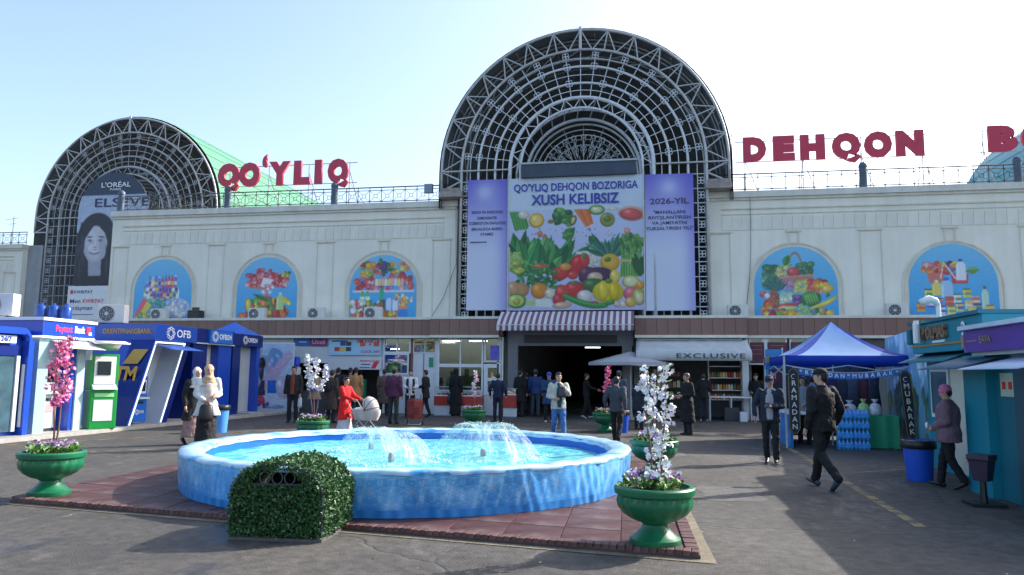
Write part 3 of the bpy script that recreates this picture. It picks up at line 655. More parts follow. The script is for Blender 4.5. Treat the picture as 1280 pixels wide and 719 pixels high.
def p_fruit(c, w):
    for k in range(24):
        a = math.pi*k/23; c.ell(1.62+.28*math.cos(a),1.9+.75*math.sin(a),.045,.045,(178,130,100))
    c.scatter(26,.45,1.6,1.05,2.05,[(50,110,65),(70,135,80)],.1,.2); c.scatter(30,1.75,1.75,2.25,2.2,[(70,135,80),(50,110,70)],.1,.17); c.leaf(.95,2.0,.6,.13,.3,(150,200,110)); c.leaf(1.2,2.1,.5,.15,1.2,(60,150,60)); c.scatter(10,.95,1.75,1.3,2.05,[(225,205,120)],.08,.14); c.ell(1.55,1.85,.24,.2,(215,70,65))
    c.poly([(1.0,1.3),(2.35,1.4),(2.3,1.72),(1.05,1.62)],(190,120,105)); c.poly([(1.05,1.6),(2.4,1.72),(2.4,1.77),(1.0,1.66)],(210,150,130))
    c.scatter(30,1.15,1.2,1.65,1.45,[(190,110,160),(205,140,180)],.06,.1); c.scatter(36,1.6,1.05,2.2,1.5,[(190,205,90),(210,215,110)],.07,.11); c.scatter(16,2.1,1.05,2.75,1.45,RDS+PKS,.12,.2); c.scatter(10,2.4,1.2,2.95,1.4,YLS,.1,.16); c.ell(2.85,1.15,.24,.18,(235,195,80),.4)
    c.scatter(14,.45,1.3,.8,1.7,[(100,170,120),(70,140,100)],.12,.2)
    for k in range(9): c.leaf(.8,1.05,.62,.09,.6+k*.24,[(50,120,110),(70,140,120)][k%2])
    c.ell(.75,.75,.24,.38,(165,95,65)); c.scatter(20,.58,.5,.95,1.0,[(150,80,55),(180,105,70)],.05,.08); c.ell(.35,.95,.15,.13,(220,80,80)); c.ell(.5,.88,.12,.12,(235,235,245))
    c.scatter(14,1.1,.6,1.6,.95,[(190,225,190),(215,235,205)],.12,.2); c.scatter(26,1.55,.5,1.95,.85,PUR,.07,.11)
    c.ell(2.2,.75,.4,.31,(50,125,55),.2)
    for k in range(5): c.ell(2.0+k*.1,.75+.02*k,.035,.26,(120,185,80),.3,.1,0)
    c.ell(1.25,.42,.42,.17,(220,60,60),.1); c.ell(1.25,.36,.44,.1,(200,220,140),.1); c.scatter(8,.35,.25,.65,.6,RDS+YLS+ORS,.14,.2); c.ell(.7,.22,.25,.12,(60,70,150))
    for k in range(5): c.ell(2.45+k*.12,.45+.05*k,.36,.08,(240,205,70),.4+.05*k)
    c.poly([(2.75,.8),(2.95,.85),(2.85,1.05)],(50,110,60)); c.scatter(24,.3,.05,2.9,.28,RDS+YLS+ORS+GRS,.11,.19); c.scatter(22,1.75,.1,2.15,.5,[(150,200,130)],.07,.11); c.ell(2.6,.22,.13,.2,(185,165,90)); c.ell(2.9,.15,.17,.15,(240,200,60))
def p_basket(c, w):
    c.scatter(26,.55,1.8,1.3,2.1,ORS+PKS+[(240,200,170)],.08,.14); c.scatter(14,1.0,1.7,1.5,2.15,RDS+YLS,.1,.18); c.scatter(12,1.5,1.75,1.9,2.1,PUR+GRS,.1,.15); c.leaf(1.5,2.0,.5,.12,.3,(245,210,60)); c.leaf(2.1,1.8,.5,.15,.1,(110,180,80))
    c.poly([(.75,1.35),(1.0,1.32),(1.3,1.4),(1.3,1.75),(.7,1.75)],(215,110,90)); c.poly([(1.6,1.3),(2.15,1.3),(2.2,1.7),(1.55,1.72)],(210,55,60))
    bottle(c,1.75,1.45,.36,.85,(225,235,245),(60,80,160))
    for k in range(4): c.rect(1.72,1.36+k*.09,2.12,1.39+k*.09,(235,235,240))
    c.poly([(1.3,2.15),(1.35,2.15),(1.75,1.5),(1.7,1.48)],(235,235,240)); c.poly([(1.3,2.15),(1.33,2.2),(1.2,1.5),(1.15,1.5)],(235,235,240))
    bottle(c,1.15,.75,.45,.8,(160,205,240),(70,90,200)); bottle(c,.85,.85,.32,.6,(235,215,90),(240,240,250)); bottle(c,2.62,.3,.24,.9,(190,225,200),(120,90,80))
    for x,y,cl,l2 in ((.25,.2,(240,170,60),(220,90,50)),(.55,.75,(240,220,140),(90,150,80)),(.6,.35,(90,80,170),(230,230,240)),(.9,.4,(230,130,60),(90,110,200)),(1.3,.45,(215,70,60),(235,120,90)),(1.6,.55,(235,235,225),(110,150,90)),(1.95,.75,(235,205,90),(120,160,90)),(1.65,.2,(230,215,110),(100,90,160)),(2.0,.3,(230,190,90),(240,235,220)),(2.25,.45,(215,110,80),(240,230,210)),(2.3,.15,(100,170,110),(80,80,160)),(1.0,.08,(225,225,240),(80,90,180)),(1.35,.08,(235,220,120),(120,170,90)),(2.1,.05,(240,200,80),(230,240,210)),(2.75,.1,(235,190,80),(210,120,60))):
        c.rect(x,y,x+.3,y+.33,cl); c.rect(x,y+.1,x+.3,y+.2,l2); c.rect(x+.01,y+.30,x+.29,y+.36,tuple(int(k*.8) for k in l2)); c.rect(x+.04,y,x+.07,y+.3,tuple(min(255,k+35) for k in cl))
poster(0,p_clean,'arched poster of detergent and shampoo bottles, leftmost on the cream wall')
poster(1,p_meat,'arched poster of red meat cuts above a vegetable pile on blue')
poster(2,p_grocery,'arched poster packed with fruit, sausages and bottles, nearest left of the big arch')
poster(3,p_fruit,'arched poster of a fruit basket with watermelon and pineapple')
poster(4,p_basket,'arched poster of groceries, jars and a red shopping basket on blue')
# central banner -------------------------------------------------------
BW, BH = 5.78, 5.74; c = Canvas(BW,BH,.0185,(205,222,250),(196,198,246))
def bx(x): return (x-285)/640*BW
def by(y): return (715-y)/640*BH
c.rect(0,by(232),BW,BH,(214,232,250))
for i in range(9): c.poly([(bx(292+i*8),by(240)),(bx(300+i*8),by(238)),(bx(330+i*7),by(335-i*3)),(bx(318+i*7),by(330))],[(60,140,60),(90,170,80)][i%2])
def E(x,y,rx,ry,col,a=0.,sh=.35,hl=.25): c.ell(bx(x),by(y),rx/640*BW,ry/640*BH,col,a,sh,hl)
def LF(x,y,l,w,a,col): c.leaf(bx(x),by(y),l/640*BW,w/640*BH,a,col)
E(360,255,28,20,(235,230,205)); E(422,283,37,37,(245,190,50)); E(422,283,27,27,(250,215,110),0,.1)
for k in range(26): E(RNG.uniform(490,580),RNG.uniform(236,300),RNG.uniform(12,24),RNG.uniform(12,22),GRS[RNG.integers(3)] if k%3 else (30,90,50))
for k in range(4): c.poly([(bx(600+k*18),by(236)),(bx(620+k*18),by(234)),(bx(668+k*8),by(318-k*4)),(bx(655+k*8),by(322-k*4))],[(240,130,60),(225,110,50)][k%2])
E(596,288,16,26,(120,90,50),-.4); E(596,288,9,18,(200,220,120),-.4); E(707,240,38,24,(110,170,70)); E(707,240,28,16,(225,235,180)); E(757,288,35,35,(150,160,70)); E(757,284,18,16,(110,125,50)); E(868,262,62,36,(240,190,160),-.1); E(866,264,52,28,(232,90,85),-.1); E(785,236,24,8,(230,235,200))
LF(545,375,80,24,.7,(50,140,60)); LF(545,372,60,20,.3,(80,165,70)); LF(670,365,60,22,-.8,(60,130,60)); E(440,350,12,16,(215,130,60)); E(462,370,10,20,(220,80,60)); E(848,345,14,16,(240,160,120)); E(318,405,18,16,(70,150,60)); E(490,290,14,10,(150,110,60))
for k in range(70): E(RNG.uniform(300,840),RNG.uniform(310,460),RNG.uniform(2,4),RNG.uniform(2,4),[(90,60,60),(180,80,60),(60,60,70),(220,140,80)][RNG.integers(4)],0,0,0)
for k in range(46):   # romaine and greens at the left
    a = RNG.uniform(.6,2.5); LF(RNG.uniform(330,560),RNG.uniform(480,560),RNG.uniform(90,170)*(1.25 if 350 < k*9 else 1),RNG.uniform(16,30),a,[(40,140,60),(70,170,80),(30,110,50),(100,190,90)][RNG.integers(4)])
for k in range(14): LF(RNG.uniform(360,470),RNG.uniform(470,500),RNG.uniform(90,140),RNG.uniform(20,34),RNG.uniform(1.2,1.9),[(60,165,80),(40,135,65),(110,200,110)][k%3])
for k in range(150): E(RNG.uniform(330,560),RNG.uniform(500,610),RNG.uniform(6,14),RNG.uniform(5,11),[(30,105,50),(45,135,60),(70,160,75)][RNG.integers(3)],RNG.uniform(0,3),.4,.05)
for k in range(60): E(RNG.uniform(288,345),RNG.uniform(440,500),8,8,[(150,200,90),(175,215,110)][k%2])
for k in range(14): E(RNG.uniform(290,350),RNG.uniform(485,530),20,12,[(200,205,80),(160,190,70)][k%2],RNG.uniform(-.5,.5))
E(655,480,60,46,(225,230,220)); 
for k in range(40): E(RNG.uniform(610,710),RNG.uniform(445,510),11,10,[(235,238,228),(215,222,205)][k%2])
for k in range(13): LF(760,470,RNG.uniform(70,150),11,.35+k*.2,[(40,120,90),(60,145,110),(90,170,140)][k%3])
E(767,492,46,42,(240,185,45)); E(757,478,16,12,(90,130,40))
for k in range(24): x = 815+k*4; c.poly([(bx(x),by(560)),(bx(x+5),by(560)),(bx(x+5+RNG.uniform(-8,8)),by(380+RNG.uniform(-14,40))),(bx(x+RNG.uniform(-8,8)),by(375+RNG.uniform(-10,30)))],[(90,160,60),(60,130,50),(130,190,80)][k%3])
for k in range(40): E(RNG.uniform(810,920),RNG.uniform(360,440),RNG.uniform(5,10),RNG.uniform(8,16),[(80,150,60),(50,120,50),(120,180,80)][k%3],RNG.uniform(-.4,.4),.3,.05)
c.poly([(bx(808),by(478)),(bx(912),by(478)),(bx(912),by(490)),(bx(808),by(490))],(205,180,130))
for k in range(12): LF(905,560,RNG.uniform(60,120),12,1.2+k*.08,(40,110,50))
E(700,555,78,40,(70,35,70),.15); E(660,545,40,36,(95,45,85)); E(698,562,36,25,(225,195,160)); E(690,600,60,34,(60,110,50))
E(612,500,34,52,(215,35,40),-.5); E(648,480,26,34,(225,50,45)); E(535,540,42,32,(220,45,40)); E(512,536,14,16,(60,130,50)); E(648,460,9,16,(60,140,60)); E(560,510,28,18,(245,150,60)); E(440,505,40,9,(235,100,60)); E(595,550,25,20,(225,60,50))
E(790,560,24,34,(245,220,90)); E(862,585,40,30,(215,205,110)); E(862,583,30,22,(235,235,180),0,.1)
E(345,618,44,36,(205,150,95)); E(312,612,30,36,(215,165,110)); E(436,622,40,38,(240,150,40)); E(488,637,25,25,(240,225,200)); E(602,618,46,42,(215,45,45)); E(545,635,34,40,(225,70,60)); E(600,585,24,8,(70,140,60)); E(650,650,36,30,(235,230,225)); E(758,632,72,54,(245,215,20),0,.3,.35); E(735,625,24,48,(250,225,50)); E(785,628,26,46,(240,205,20)); E(762,580,16,12,(110,140,50)); E(868,640,42,34,(230,110,120)); E(898,655,30,40,(190,200,80)); E(900,660,20,28,(240,230,170)); E(905,600,20,20,(240,170,50)); E(530,665,30,28,(215,50,60)); E(800,688,18,16,(225,190,195)); E(828,690,18,16,(235,225,205)); E(860,680,26,24,(235,190,90))
E(328,670,48,36,(90,160,50),0,.3); E(326,668,38,27,(205,220,110),0,.1); E(330,672,18,17,(185,190,70))
c.poly([(bx(375),by(695)),(bx(380),by(665)),(bx(490),by(660)),(bx(500),by(700))],(235,238,230)); c.poly([(bx(372),by(692)),(bx(372),by(668)),(bx(420),by(664)),(bx(420),by(696))],(190,215,140)); E(545,692,46,16,(225,190,150),.1); E(690,690,30,18,(205,60,80))
for k in range(22): t = k/21; E(560+t*215,650+45*math.sin(t*2.2)+(-8 if k > 18 else 0),17-7*abs(t-.4),15-6*abs(t-.4),(50,150,50),0,.3,.3)
c.soften(1,.07,.012)
cb = thing('entrance_banner', 'big central banner with heaped vegetables and fruit under a welcome heading', 'banner', (-5.65,30.92,4.38))
wav = lambda X,Z: .012*np.sin(X*2.1+Z)+.008*np.sin(Z*3.3)
MB().box(0,BW,.05,.08,0,BH).build('backing', WHITE, cb); sheet(c,'print',cb,(0,0,0),sag=wav,gain=.72)
DB = M('banner_blue_ink', S(52,62,160), .5, var=.05)
text("QO'YLIQ DEHQON BOZORIGA", .46, DB, cb, (BW/2,-.035,by(125)), bold=.02, ext=.002, name='heading')['fit'] = 5.3
text("XUSH KELIBSIZ", .62, DB, cb, (BW/2,-.035,by(187)), bold=.025, ext=.002, name='heading')['fit'] = 3.75
for k, x in enumerate((0.,BW)): MB().tube((x,-.02,-.3),(x,-.02,BH+.2),.03,n=6).build('banner_pole', STEEL, cb)
def side_banner(x0, x1, z0, z1, label, lines, glow):
    w, h = x1-x0, z1-z0; c = Canvas(w,h,.03,(92,88,205),(214,222,250)); t = np.clip(c.Y/h,0,1)[...,None]
    k_ = np.clip((t-.42)/.58,0,1)**1.35; c.A = np.array([.86,.90,.985])*(1-k_)+np.array([.40,.38,.84])*k_
    for gx,gy,r,a in ((w*.5,h*.92,.7,.5),(glow*w,h*.9,.28,.75),(w*.4,h*.62,.9,.35)):
        d = np.exp(-(((c.X-gx)**2+(c.Y-gy)**2)/r**2))*a; c.A = c.A*(1-d[...,None])+d[...,None]*np.array([.82,.86,1.])
    e = np.exp(-((c.X-(w if glow > .4 else 0))**2)/.12)[...,None]*.45; c.A = c.A*(1-e)+e*np.array([.45,.42,.88])
    A = thing('side_banner', label, 'banner', (x0,30.92,z0)); MB().box(0,w,.05,.075,0,h).build('backing', WHITE, A); sheet(c,'print',A,sag=lambda X,Z: .02*np.sin(X*2.5+Z*.8),gain=.75)
    if glow < .45: MB().box(w*.08,w*.5,-.031,-.028,h*.512,h*.520).build('small_line', DKT, A)
    for s,size,yy,ft in lines: text(s,size,DKT,A,(w*.5,-.03,h*yy),name='lettering',bold=.012,ext=.002)['fit'] = ft*w
    return A
DKT = M('banner_dark_ink', S(60,60,105), .5)
side_banner(-7.45,-5.70,4.40,10.13,'narrow violet banner with dark lines of text left of the vegetable banner',[('ERKIN VA FAROVON',.17,.745,.78),('DEMOKRATIK',.17,.70,.5),("O'ZBEKISTON DAVLATINI",.17,.66,.92),('BIRGALIKDA BARPO',.17,.615,.78),('ETAMIZ',.17,.575,.32)],.42)
side_banner(.18,2.17,4.34,10.09,'narrow violet banner reading 2026-YIL right of the vegetable banner',[('2026-YIL',.34,.795,.8),('"MAHALLANI',.2,.715,.66),('RIVOJLANTIRISH',.2,.675,.86),('VA JAMIYATNI',.2,.635,.72),('YUKSALTIRISH YILI"',.2,.595,.96)],.5)
# poster with a portrait in the far left arch ---------------------------
q0 = W(98,394,38.9); q1 = W(187,222,38.9)
px0, px1 = W(108,240,38.9).x-.35, W(188,240,38.9).x; pw = px1-px0; pz0, pz1 = W(100,357,38.9).z, W(150,216,38.9).z; ph = pz1-pz0
c = Canvas(pw,ph,.03,(178,196,224),(196,210,232)); cx0 = pw*.29; fy = ph*.39
c.noise(.015,8)
hz = ph*.80; c.rect(0,hz,pw,ph,(38,54,84))
for k in range(30): c.ell(cx0+.18*pw*RNG.normal(0,.6)-.05,fy-.20*ph+RNG.normal(0,.06)*ph,.14*pw,.12*ph,(36,40,58),0,.1,0)
c.ell(cx0-.0*pw,fy+.03*ph,.27*pw,.22*ph,(30,34,50),0,.1,.0); c.ell(cx0-.22*pw,fy-.2*ph,.20*pw,.28*ph,(34,38,54),.15,.1,0); c.ell(cx0+.26*pw,fy-.18*ph,.18*pw,.28*ph,(32,36,52),-.1,.1,0)
c.poly([(cx0-.42*pw,0),(cx0+.5*pw,0),(cx0+.36*pw,.2*ph),(cx0,.14*ph),(cx0-.34*pw,.2*ph)],(30,32,46))
c.poly([(cx0-.08*pw,.08*ph),(cx0+.10*pw,.08*ph),(cx0+.09*pw,.27*ph),(cx0-.10*pw,.27*ph)],(176,178,196))
c.ell(cx0-.01*pw,fy-.03*ph,.175*pw,.165*ph,(218,220,230),.06,.22,.08); c.ell(cx0-.005*pw,fy-.10*ph,.135*pw,.105*ph,(214,216,226),.05,.2,0)
c.ell(cx0+.10*pw,fy-.06*ph,.05*pw,.10*ph,(186,188,204),.1,.0,0); c.ell(cx0-.06*pw,fy-.06*ph,.05*pw,.03*ph,(228,230,238),.2,0,0)
for s in (-1,1):
    ex = cx0+s*.075*pw-.012*pw; c.ell(ex,fy+.004*ph,.038*pw,.013*ph,(120,122,140),0,0,0); c.ell(ex,fy+.003*ph,.028*pw,.008*ph,(235,236,242),0,0,0); c.ell(ex,fy+.003*ph,.012*pw,.009*ph,(34,34,46),0,0,0); c.ell(ex+s*.006*pw,fy+.036*ph,.045*pw,.006*ph,(66,66,82),-s*.12,0,0)
c.ell(cx0-.012*pw,fy-.03*ph,.012*pw,.035*ph,(232,234,242),0,0,0); c.ell(cx0-.012*pw,fy-.056*ph,.028*pw,.008*ph,(170,170,188),0,0,0)
c.ell(cx0-.012*pw,fy-.098*ph,.075*pw,.022*ph,(140,112,132),0,0,0); c.ell(cx0-.012*pw,fy-.094*ph,.062*pw,.012*ph,(248,248,252),0,0,0); c.rect(cx0-.09*pw,fy-.092*ph+.004,cx0+.07*pw,fy-.078*ph,(214,216,226))
c.poly([(cx0-.02*pw,fy+.165*ph),(cx0+.22*pw,fy+.14*ph),(cx0+.25*pw,fy-.15*ph),(cx0+.17*pw,fy-.02*ph),(cx0+.12*pw,fy+.07*ph)],(32,36,52)); c.poly([(cx0-.02*pw,fy+.165*ph),(cx0-.16*pw,fy+.10*ph),(cx0-.20*pw,fy-.1*ph),(cx0-.155*pw,fy+.03*ph)],(32,36,52))
for k in range(40): x = cx0+RNG.choice([-1,1])*RNG.uniform(.17,.36)*pw; y = fy+RNG.uniform(-.3,.08)*ph; c.ell(x,y,.012*pw,.09*ph,[(58,62,80),(24,26,40),(44,48,66)][k%3],RNG.uniform(-.25,.25),0,0)
c.soften(2,.03,.015)
A = thing('portrait_poster', 'tall poster with a dark-haired smiling portrait under a navy arched top', 'poster', (px0,38.8,pz0))
hwf = lambda z: pw/2 if z < ph-pw/2 else math.sqrt(max(0,(pw/2)**2-(z-(ph-pw/2))**2))
MB().prism([(pw,0)]+arch_pts(pw/2,ph-pw/2,pw/2,0,math.pi,20)+[(0,0)], .0, .05).build('board', WHITE, A)
sheet(c,'print',A,(0,-.006,0),hw=hwf,gain=.75)
text("L'OR\u00c9AL",.42,WTXT,A,(pw*.52,-.03,ph*.885),bold=.01,ext=.002)['fit'] = pw*.42; text("PARIS",.18,WTXT,A,(pw*.52,-.03,ph*.845),bold=.01,ext=.002)['fit'] = pw*.16
text("ELSEVE",.75,M('navy_ink',S(40,50,90),.5),A,(pw*.62,-.03,ph*.725),bold=.01,ext=.002)['fit'] = pw*.78
A = thing('payment_poster', 'small white poster with red and violet lettering below the portrait', 'poster', (px0-.25,38.75,W(100,396,38.75).z-.2))
k0 = pz0-.05-(W(100,396,38.75).z-.2); MB().box(0,3.4,0,.05,0,k0).build('board', WHITE, A)
REDI = M('red_ink', S(214,40,60), .5); VIO = M('violet_ink', S(60,70,140), .5)
text("KWIKPAY",.26,VIO,A,(1.05,-.006,k0*.82),bold=.02,ext=.002)['fit'] = 1.25; MB().box(.18,.36,-.008,0,k0*.77,k0*.88).build('logo_mark', REDI, A)
text("Men",.34,VIO,A,(.55,-.006,k0*.55),bold=.01,ext=.002)['fit'] = .7; text("KWIKPAY",.34,REDI,A,(1.75,-.006,k0*.55),bold=.01,ext=.002)['fit'] = 1.4
text("tanlayman",.36,VIO,A,(.95,-.006,k0*.35),bold=.01,ext=.002)['fit'] = 1.6; MB().box(.15,1.8,-.006,0,k0*.15,k0*.17).build('rule_line', VIO, A)
# ------------------------------------------------------------------ ground floor shop fronts (parts of the hall)
def X(px, Y=30.35): return W(px,470,Y).x
def Zp(py, px=560, Y=30.35): return W(px,py,Y).z
SWH = M('shop_white_panel', (.60,.63,.66), .5, var=.06, scale=2, streak=.08)
PVC = M('white_pvc_frame', (.66,.69,.72), .4, var=.04)
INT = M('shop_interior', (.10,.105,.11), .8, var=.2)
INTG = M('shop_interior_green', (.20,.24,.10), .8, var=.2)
TUBE = M('lit_tube_lamp', (.9,.95,1.), .4, emit=3)
def shop_window(x0, x1, z0, z1, y, cols=1, rows=1, mat=PVC, fw=.07):
    f = MB().box(x0,x1,y-.05,y+.05,z1-fw,z1).box(x0,x1,y-.05,y+.05,z0,z0+fw).box(x0,x0+fw,y-.05,y+.05,z0+fw,z1-fw).box(x1-fw,x1,y-.05,y+.05,z0+fw,z1-fw)
    for i in range(1,cols): x = x0+(x1-x0)*i/cols; f.box(x-fw*.4,x+fw*.4,y-.04,y+.04,z0+fw,z1-fw)
    for j in range(1,rows): z = z0+(z1-z0)*j/rows; f.box(x0+fw,x1-fw,y-.035,y+.035,z-fw*.4,z+fw*.4)
    o = f.build('shop_window', mat, hall)
    for i in range(cols):
        for j in range(rows):
            a = x0+(x1-x0)*i/cols+.03; b = x0+(x1-x0)*(i+1)/cols-.03; c_ = z0+(z1-z0)*j/rows+.03; d = z0+(z1-z0)*(j+1)/rows-.03
            MB().box(a,b,y-.004,y+.004,c_,d).build('pane', GLASS, o)
    return o
def wallp(x0,x1,z0,z1,y=30.35,mat=SWH,t=.15,name='shop_wall'): return MB().box(x0,x1,y,y+t,z0,z1).build(name, mat, hall)
LFY = 30.35
wallp(-33,X(365),0,3.3)
wallp(X(365),X(410),Zp(455),3.3); wallp(X(410),X(478),Zp(463),3.3,30.3); wallp(X(365),X(372),0,Zp(455)); wallp(X(409),X(419),0,Zp(463),30.3)
wallp(X(474.5),X(478.5),0,Zp(463),30.3)
wallp(X(373),X(409),0,.9,30.6,INT)
wallp(X(478.5),X(515),0,Zp(469),LFY); shop_window(X(478.5),X(513),Zp(442),3.28,LFY,2); shop_window(X(478.5),X(511),Zp(469),Zp(442),LFY,1)
MB().box(X(513),X(516),LFY-.05,LFY+.2,0,3.3).build('shop_post', M('red_brown_post',(.20,.07,.05),.6), hall)
shop_window(X(516),X(545),Zp(442),3.28,LFY,2)
for a,b in ((516,529),(530,545)): MB().box(X(a),X(b),LFY-.03,LFY+.05,0,Zp(442)).build('door_leaf', SWH, hall, bevel=.008)
MB().box(X(545),X(547),LFY-.06,LFY+.2,0,3.3).build('shop_post', PVC, hall)
# butcher's glass front
BY = LFY-.1
shop_window(X(547,BY),X(604,BY),Zp(457,575),3.28,BY,2); shop_window(X(547,BY),X(604,BY),.95,Zp(457,575),BY,2)
wallp(X(547,BY),X(604,BY),0,.95,BY-.02)
shop_window(X(605,BY),X(626,BY),Zp(453,610),3.28,BY,1); shop_window(X(605,BY),X(626,BY),Zp(494,610),Zp(455,610),BY,1,2,fw=.16); wallp(X(605,BY),X(626,BY),0,Zp(494,610),BY,PVC,.06,'door_panel')
shop_window(X(627,BY),-5.85,.95,3.28,BY,1,2); wallp(X(627,BY),-5.85,0,.95,BY)
# interiors behind the left fronts
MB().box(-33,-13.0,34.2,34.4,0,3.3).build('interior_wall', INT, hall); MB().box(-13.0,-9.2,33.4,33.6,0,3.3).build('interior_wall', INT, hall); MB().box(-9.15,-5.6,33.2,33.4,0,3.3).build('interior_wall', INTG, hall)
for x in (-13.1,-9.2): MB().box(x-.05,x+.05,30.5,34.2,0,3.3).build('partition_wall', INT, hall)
def tube_lamp(x0, x1, y, z, label):
    A = thing('tube_lamp', label, 'lamp'); MB().box(x0-.04,x1+.04,y-.05,y+.05,z+.03,z+.08).build('housing', WHITE, A); MB().tube((x0,y,z),(x1,y,z),.022,n=8).build('tube', TUBE, A)
tube_lamp(-8.6,-7.8,31.4,3.1,'lit tube lamp in the left half of the butcher window'); tube_lamp(-7.4,-6.6,31.4,3.1,'lit tube lamp in the right half of the butcher window'); tube_lamp(-6.4,-5.95,31.0,2.0,'lit tube lamp over the corner meat counter')
tube_lamp(X(493,31.5)-.2,X(493,31.5)+.2,31.5,2.75,'small lit lamp behind the upper window beside the red post')
tube_lamp(-3.6,-2.4,37,3.35,'added tube lamp on the passage ceiling that brightens the passage'); tube_lamp(-3.4,-2.5,45,3.35,'added tube lamp deep inside the passage that brightens it')  # both lamps are added to lighten the dark passage
def cable(pts,label): tag(MB().path(pts,.012,5).build('wall_cable', M('grey_cable',(.12,.12,.12),.6), smooth=True),label,'cable')
cable([(X(566,31.4),31.42,9.1),(X(566,31.4)+.05,31.42,6.5),(X(563,31.4)-.4,31.42,5.0),(X(560,31.4)-.9,31.42,4.0)],'thin grey cable hanging down the cream wall left of the big arch')
cable([(X(944,31.4),31.42,9.1),(X(944,31.4)-.02,31.42,7.0),(X(942,31.4)-.05,31.42,5.6),(X(938,31.4)-.15,31.42,4.0)],'thin grey cable hanging down the cream wall left of the fruit poster')
# boards and posters on the left fronts
CYAN = M('pale_cyan_board', S(150,196,222), .45, var=.04); MAG = M('magenta_board', S(120,50,110), .45); SKYB = M('blue_board', S(34,90,170), .4)
MAROON = M('maroon_board', S(84,34,58), .45, var=.15, scale=6); YELB = M('yellow_print', S(222,190,60), .5, var=.3, scale=12); GRNB = M('green_print', S(40,140,110), .5, var=.3, scale=12)
def board(name, label, cat, px0, py0, px1, py1, mat, Y=30.28, t=.03, group=None):
    a = W(px0,py1,Y); b = W(px1,py0,Y); A = thing(name, label, cat, (a.x,Y,a.z), group=group); w, h = b.x-a.x, b.z-a.z
    MB().box(0,w,-t,0,0,h).build('board', mat, A, bevel=.006); return A, w, h, -t-.004
A,w,h,fy = board('shop_sign','blue sign strip above the shutter behind the white blossom tree','sign',367,423,388,432,SKYB); MB().box(w*.35,w*.8,fy-.002,-.028,h*.4,h*.58).build('pale_stroke', CYAN, A)
A,w,h,fy = board('shop_sign','magenta sign reading Ucell under the cladding band','sign',388.5,423,409,432.5,MAG); text('Ucell',h*.8,M('pink_ink',S(225,150,190),.5),A,(w*.5,fy,h*.5),bold=.02)['fit'] = w*.8
A,w,h,fy = board('operator_sign','pale blue board with card logos reading SIM KARTA','sign',411,424,477,444,CYAN,30.24)
REDI2 = M('bright_red_ink',S(206,40,44),.5)
text('SIM KARTA',h*.28,REDI2,A,(w*.75,fy,h*.86),bold=.03)['fit'] = w*.44; MB().box(w*.06,w*.36,fy-.002,-.028,h*.83,h*.92).build('grey_line', M('grey_ink',S(70,90,110),.5), A)
for x,z,cl in ((.22,.58,(62,60,140)),(.33,.58,(70,50,60)),(.11,.25,(190,50,55)),(.22,.25,(196,180,80)),(.33,.25,(50,60,70)),(.60,.55,(225,80,40)),(.86,.55,(225,80,40))):
    MB().box(w*x,w*(x+.10),fy-.003,-.028,h*z,h*(z+.25)).build('logo_tile', M('logo_%d_%d_%d'%cl,S(*cl),.5), A)
text('+',h*.3,REDI2,A,(w*.79,fy,h*.66),bold=.04); text('CLICK 24/7',h*.2,REDI2,A,(w*.8,fy,h*.22),bold=.02)['fit'] = w*.36
A,w,h,fy = board('pension_sign','white notice with red and violet lettering reading PENSIYA','sign',448,449,477,462,SWH,30.24)
text('PENSIYA OLISH',h*.25,REDI2,A,(w*.5,fy,h*.8),bold=.02)['fit'] = w*.85; MB().box(w*.12,w*.52,fy-.002,-.028,h*.44,h*.54).build('violet_line', VIO, A); MB().box(w*.06,w*.52,fy-.002,-.028,h*.13,h*.23).build('violet_line', VIO, A); MB().add([(w*.55,fy-.002,h*.1),(w*.75,fy-.002,h*.1),(w*.9,fy-.002,h*.75),(w*.7,fy-.002,h*.75)],[(0,1,2,3)]).build('red_arrow', REDI, A)
for a,b,lab in ((517.5,530,'yellow poster in the upper window right of the red post'),(532,543.5,'yellow poster in the upper window beside the butcher')): 
    A,w,h,fy = board('window_poster',lab,'poster',a,425,b,440,WHITE,30.28,.008); c = Canvas(w,h,.02,(225,200,90),(120,150,170)); c.scatter(14,0,0,w,h*.6,[(90,130,170),(60,80,60),(200,170,60),(150,90,50)],.04,.12); c.rect(w*.1,h*.72,w*.9,h*.86,(60,50,40)); c.rect(w*.15,h*.5,w*.85,h*.58,(190,60,40)); sheet(c,'print',A,(0,fy,0))
board('window_poster','green leaflet on the white door left of the butcher','poster',536,447,541.5,459,GRNB,30.29,.008)
A,w,h,fy = board('window_poster','blue and violet poster on the glass above the butcher door','poster',613,432,624,450,M('blue_violet_print',S(90,90,200),.5,var=.4,scale=6),30.17,.008)
# green payment machine
t_ = thing('payment_terminal','narrow green payment terminal by the shop wall','terminal',(X(451,29.9),29.9,0)); MB().box(-.2,.2,-.2,.2,0,1.42).build('body', M('terminal_green',S(16,120,92),.4,var=.1), t_, bevel=.03); MB().box(-.15,.15,-.215,-.2,.95,1.3).build('screen', M('dark_screen',(.02,.03,.035),.15), t_); MB().box(-.11,.11,-.21,-.2,.74,.82).build('label_strip', WTXT, t_)
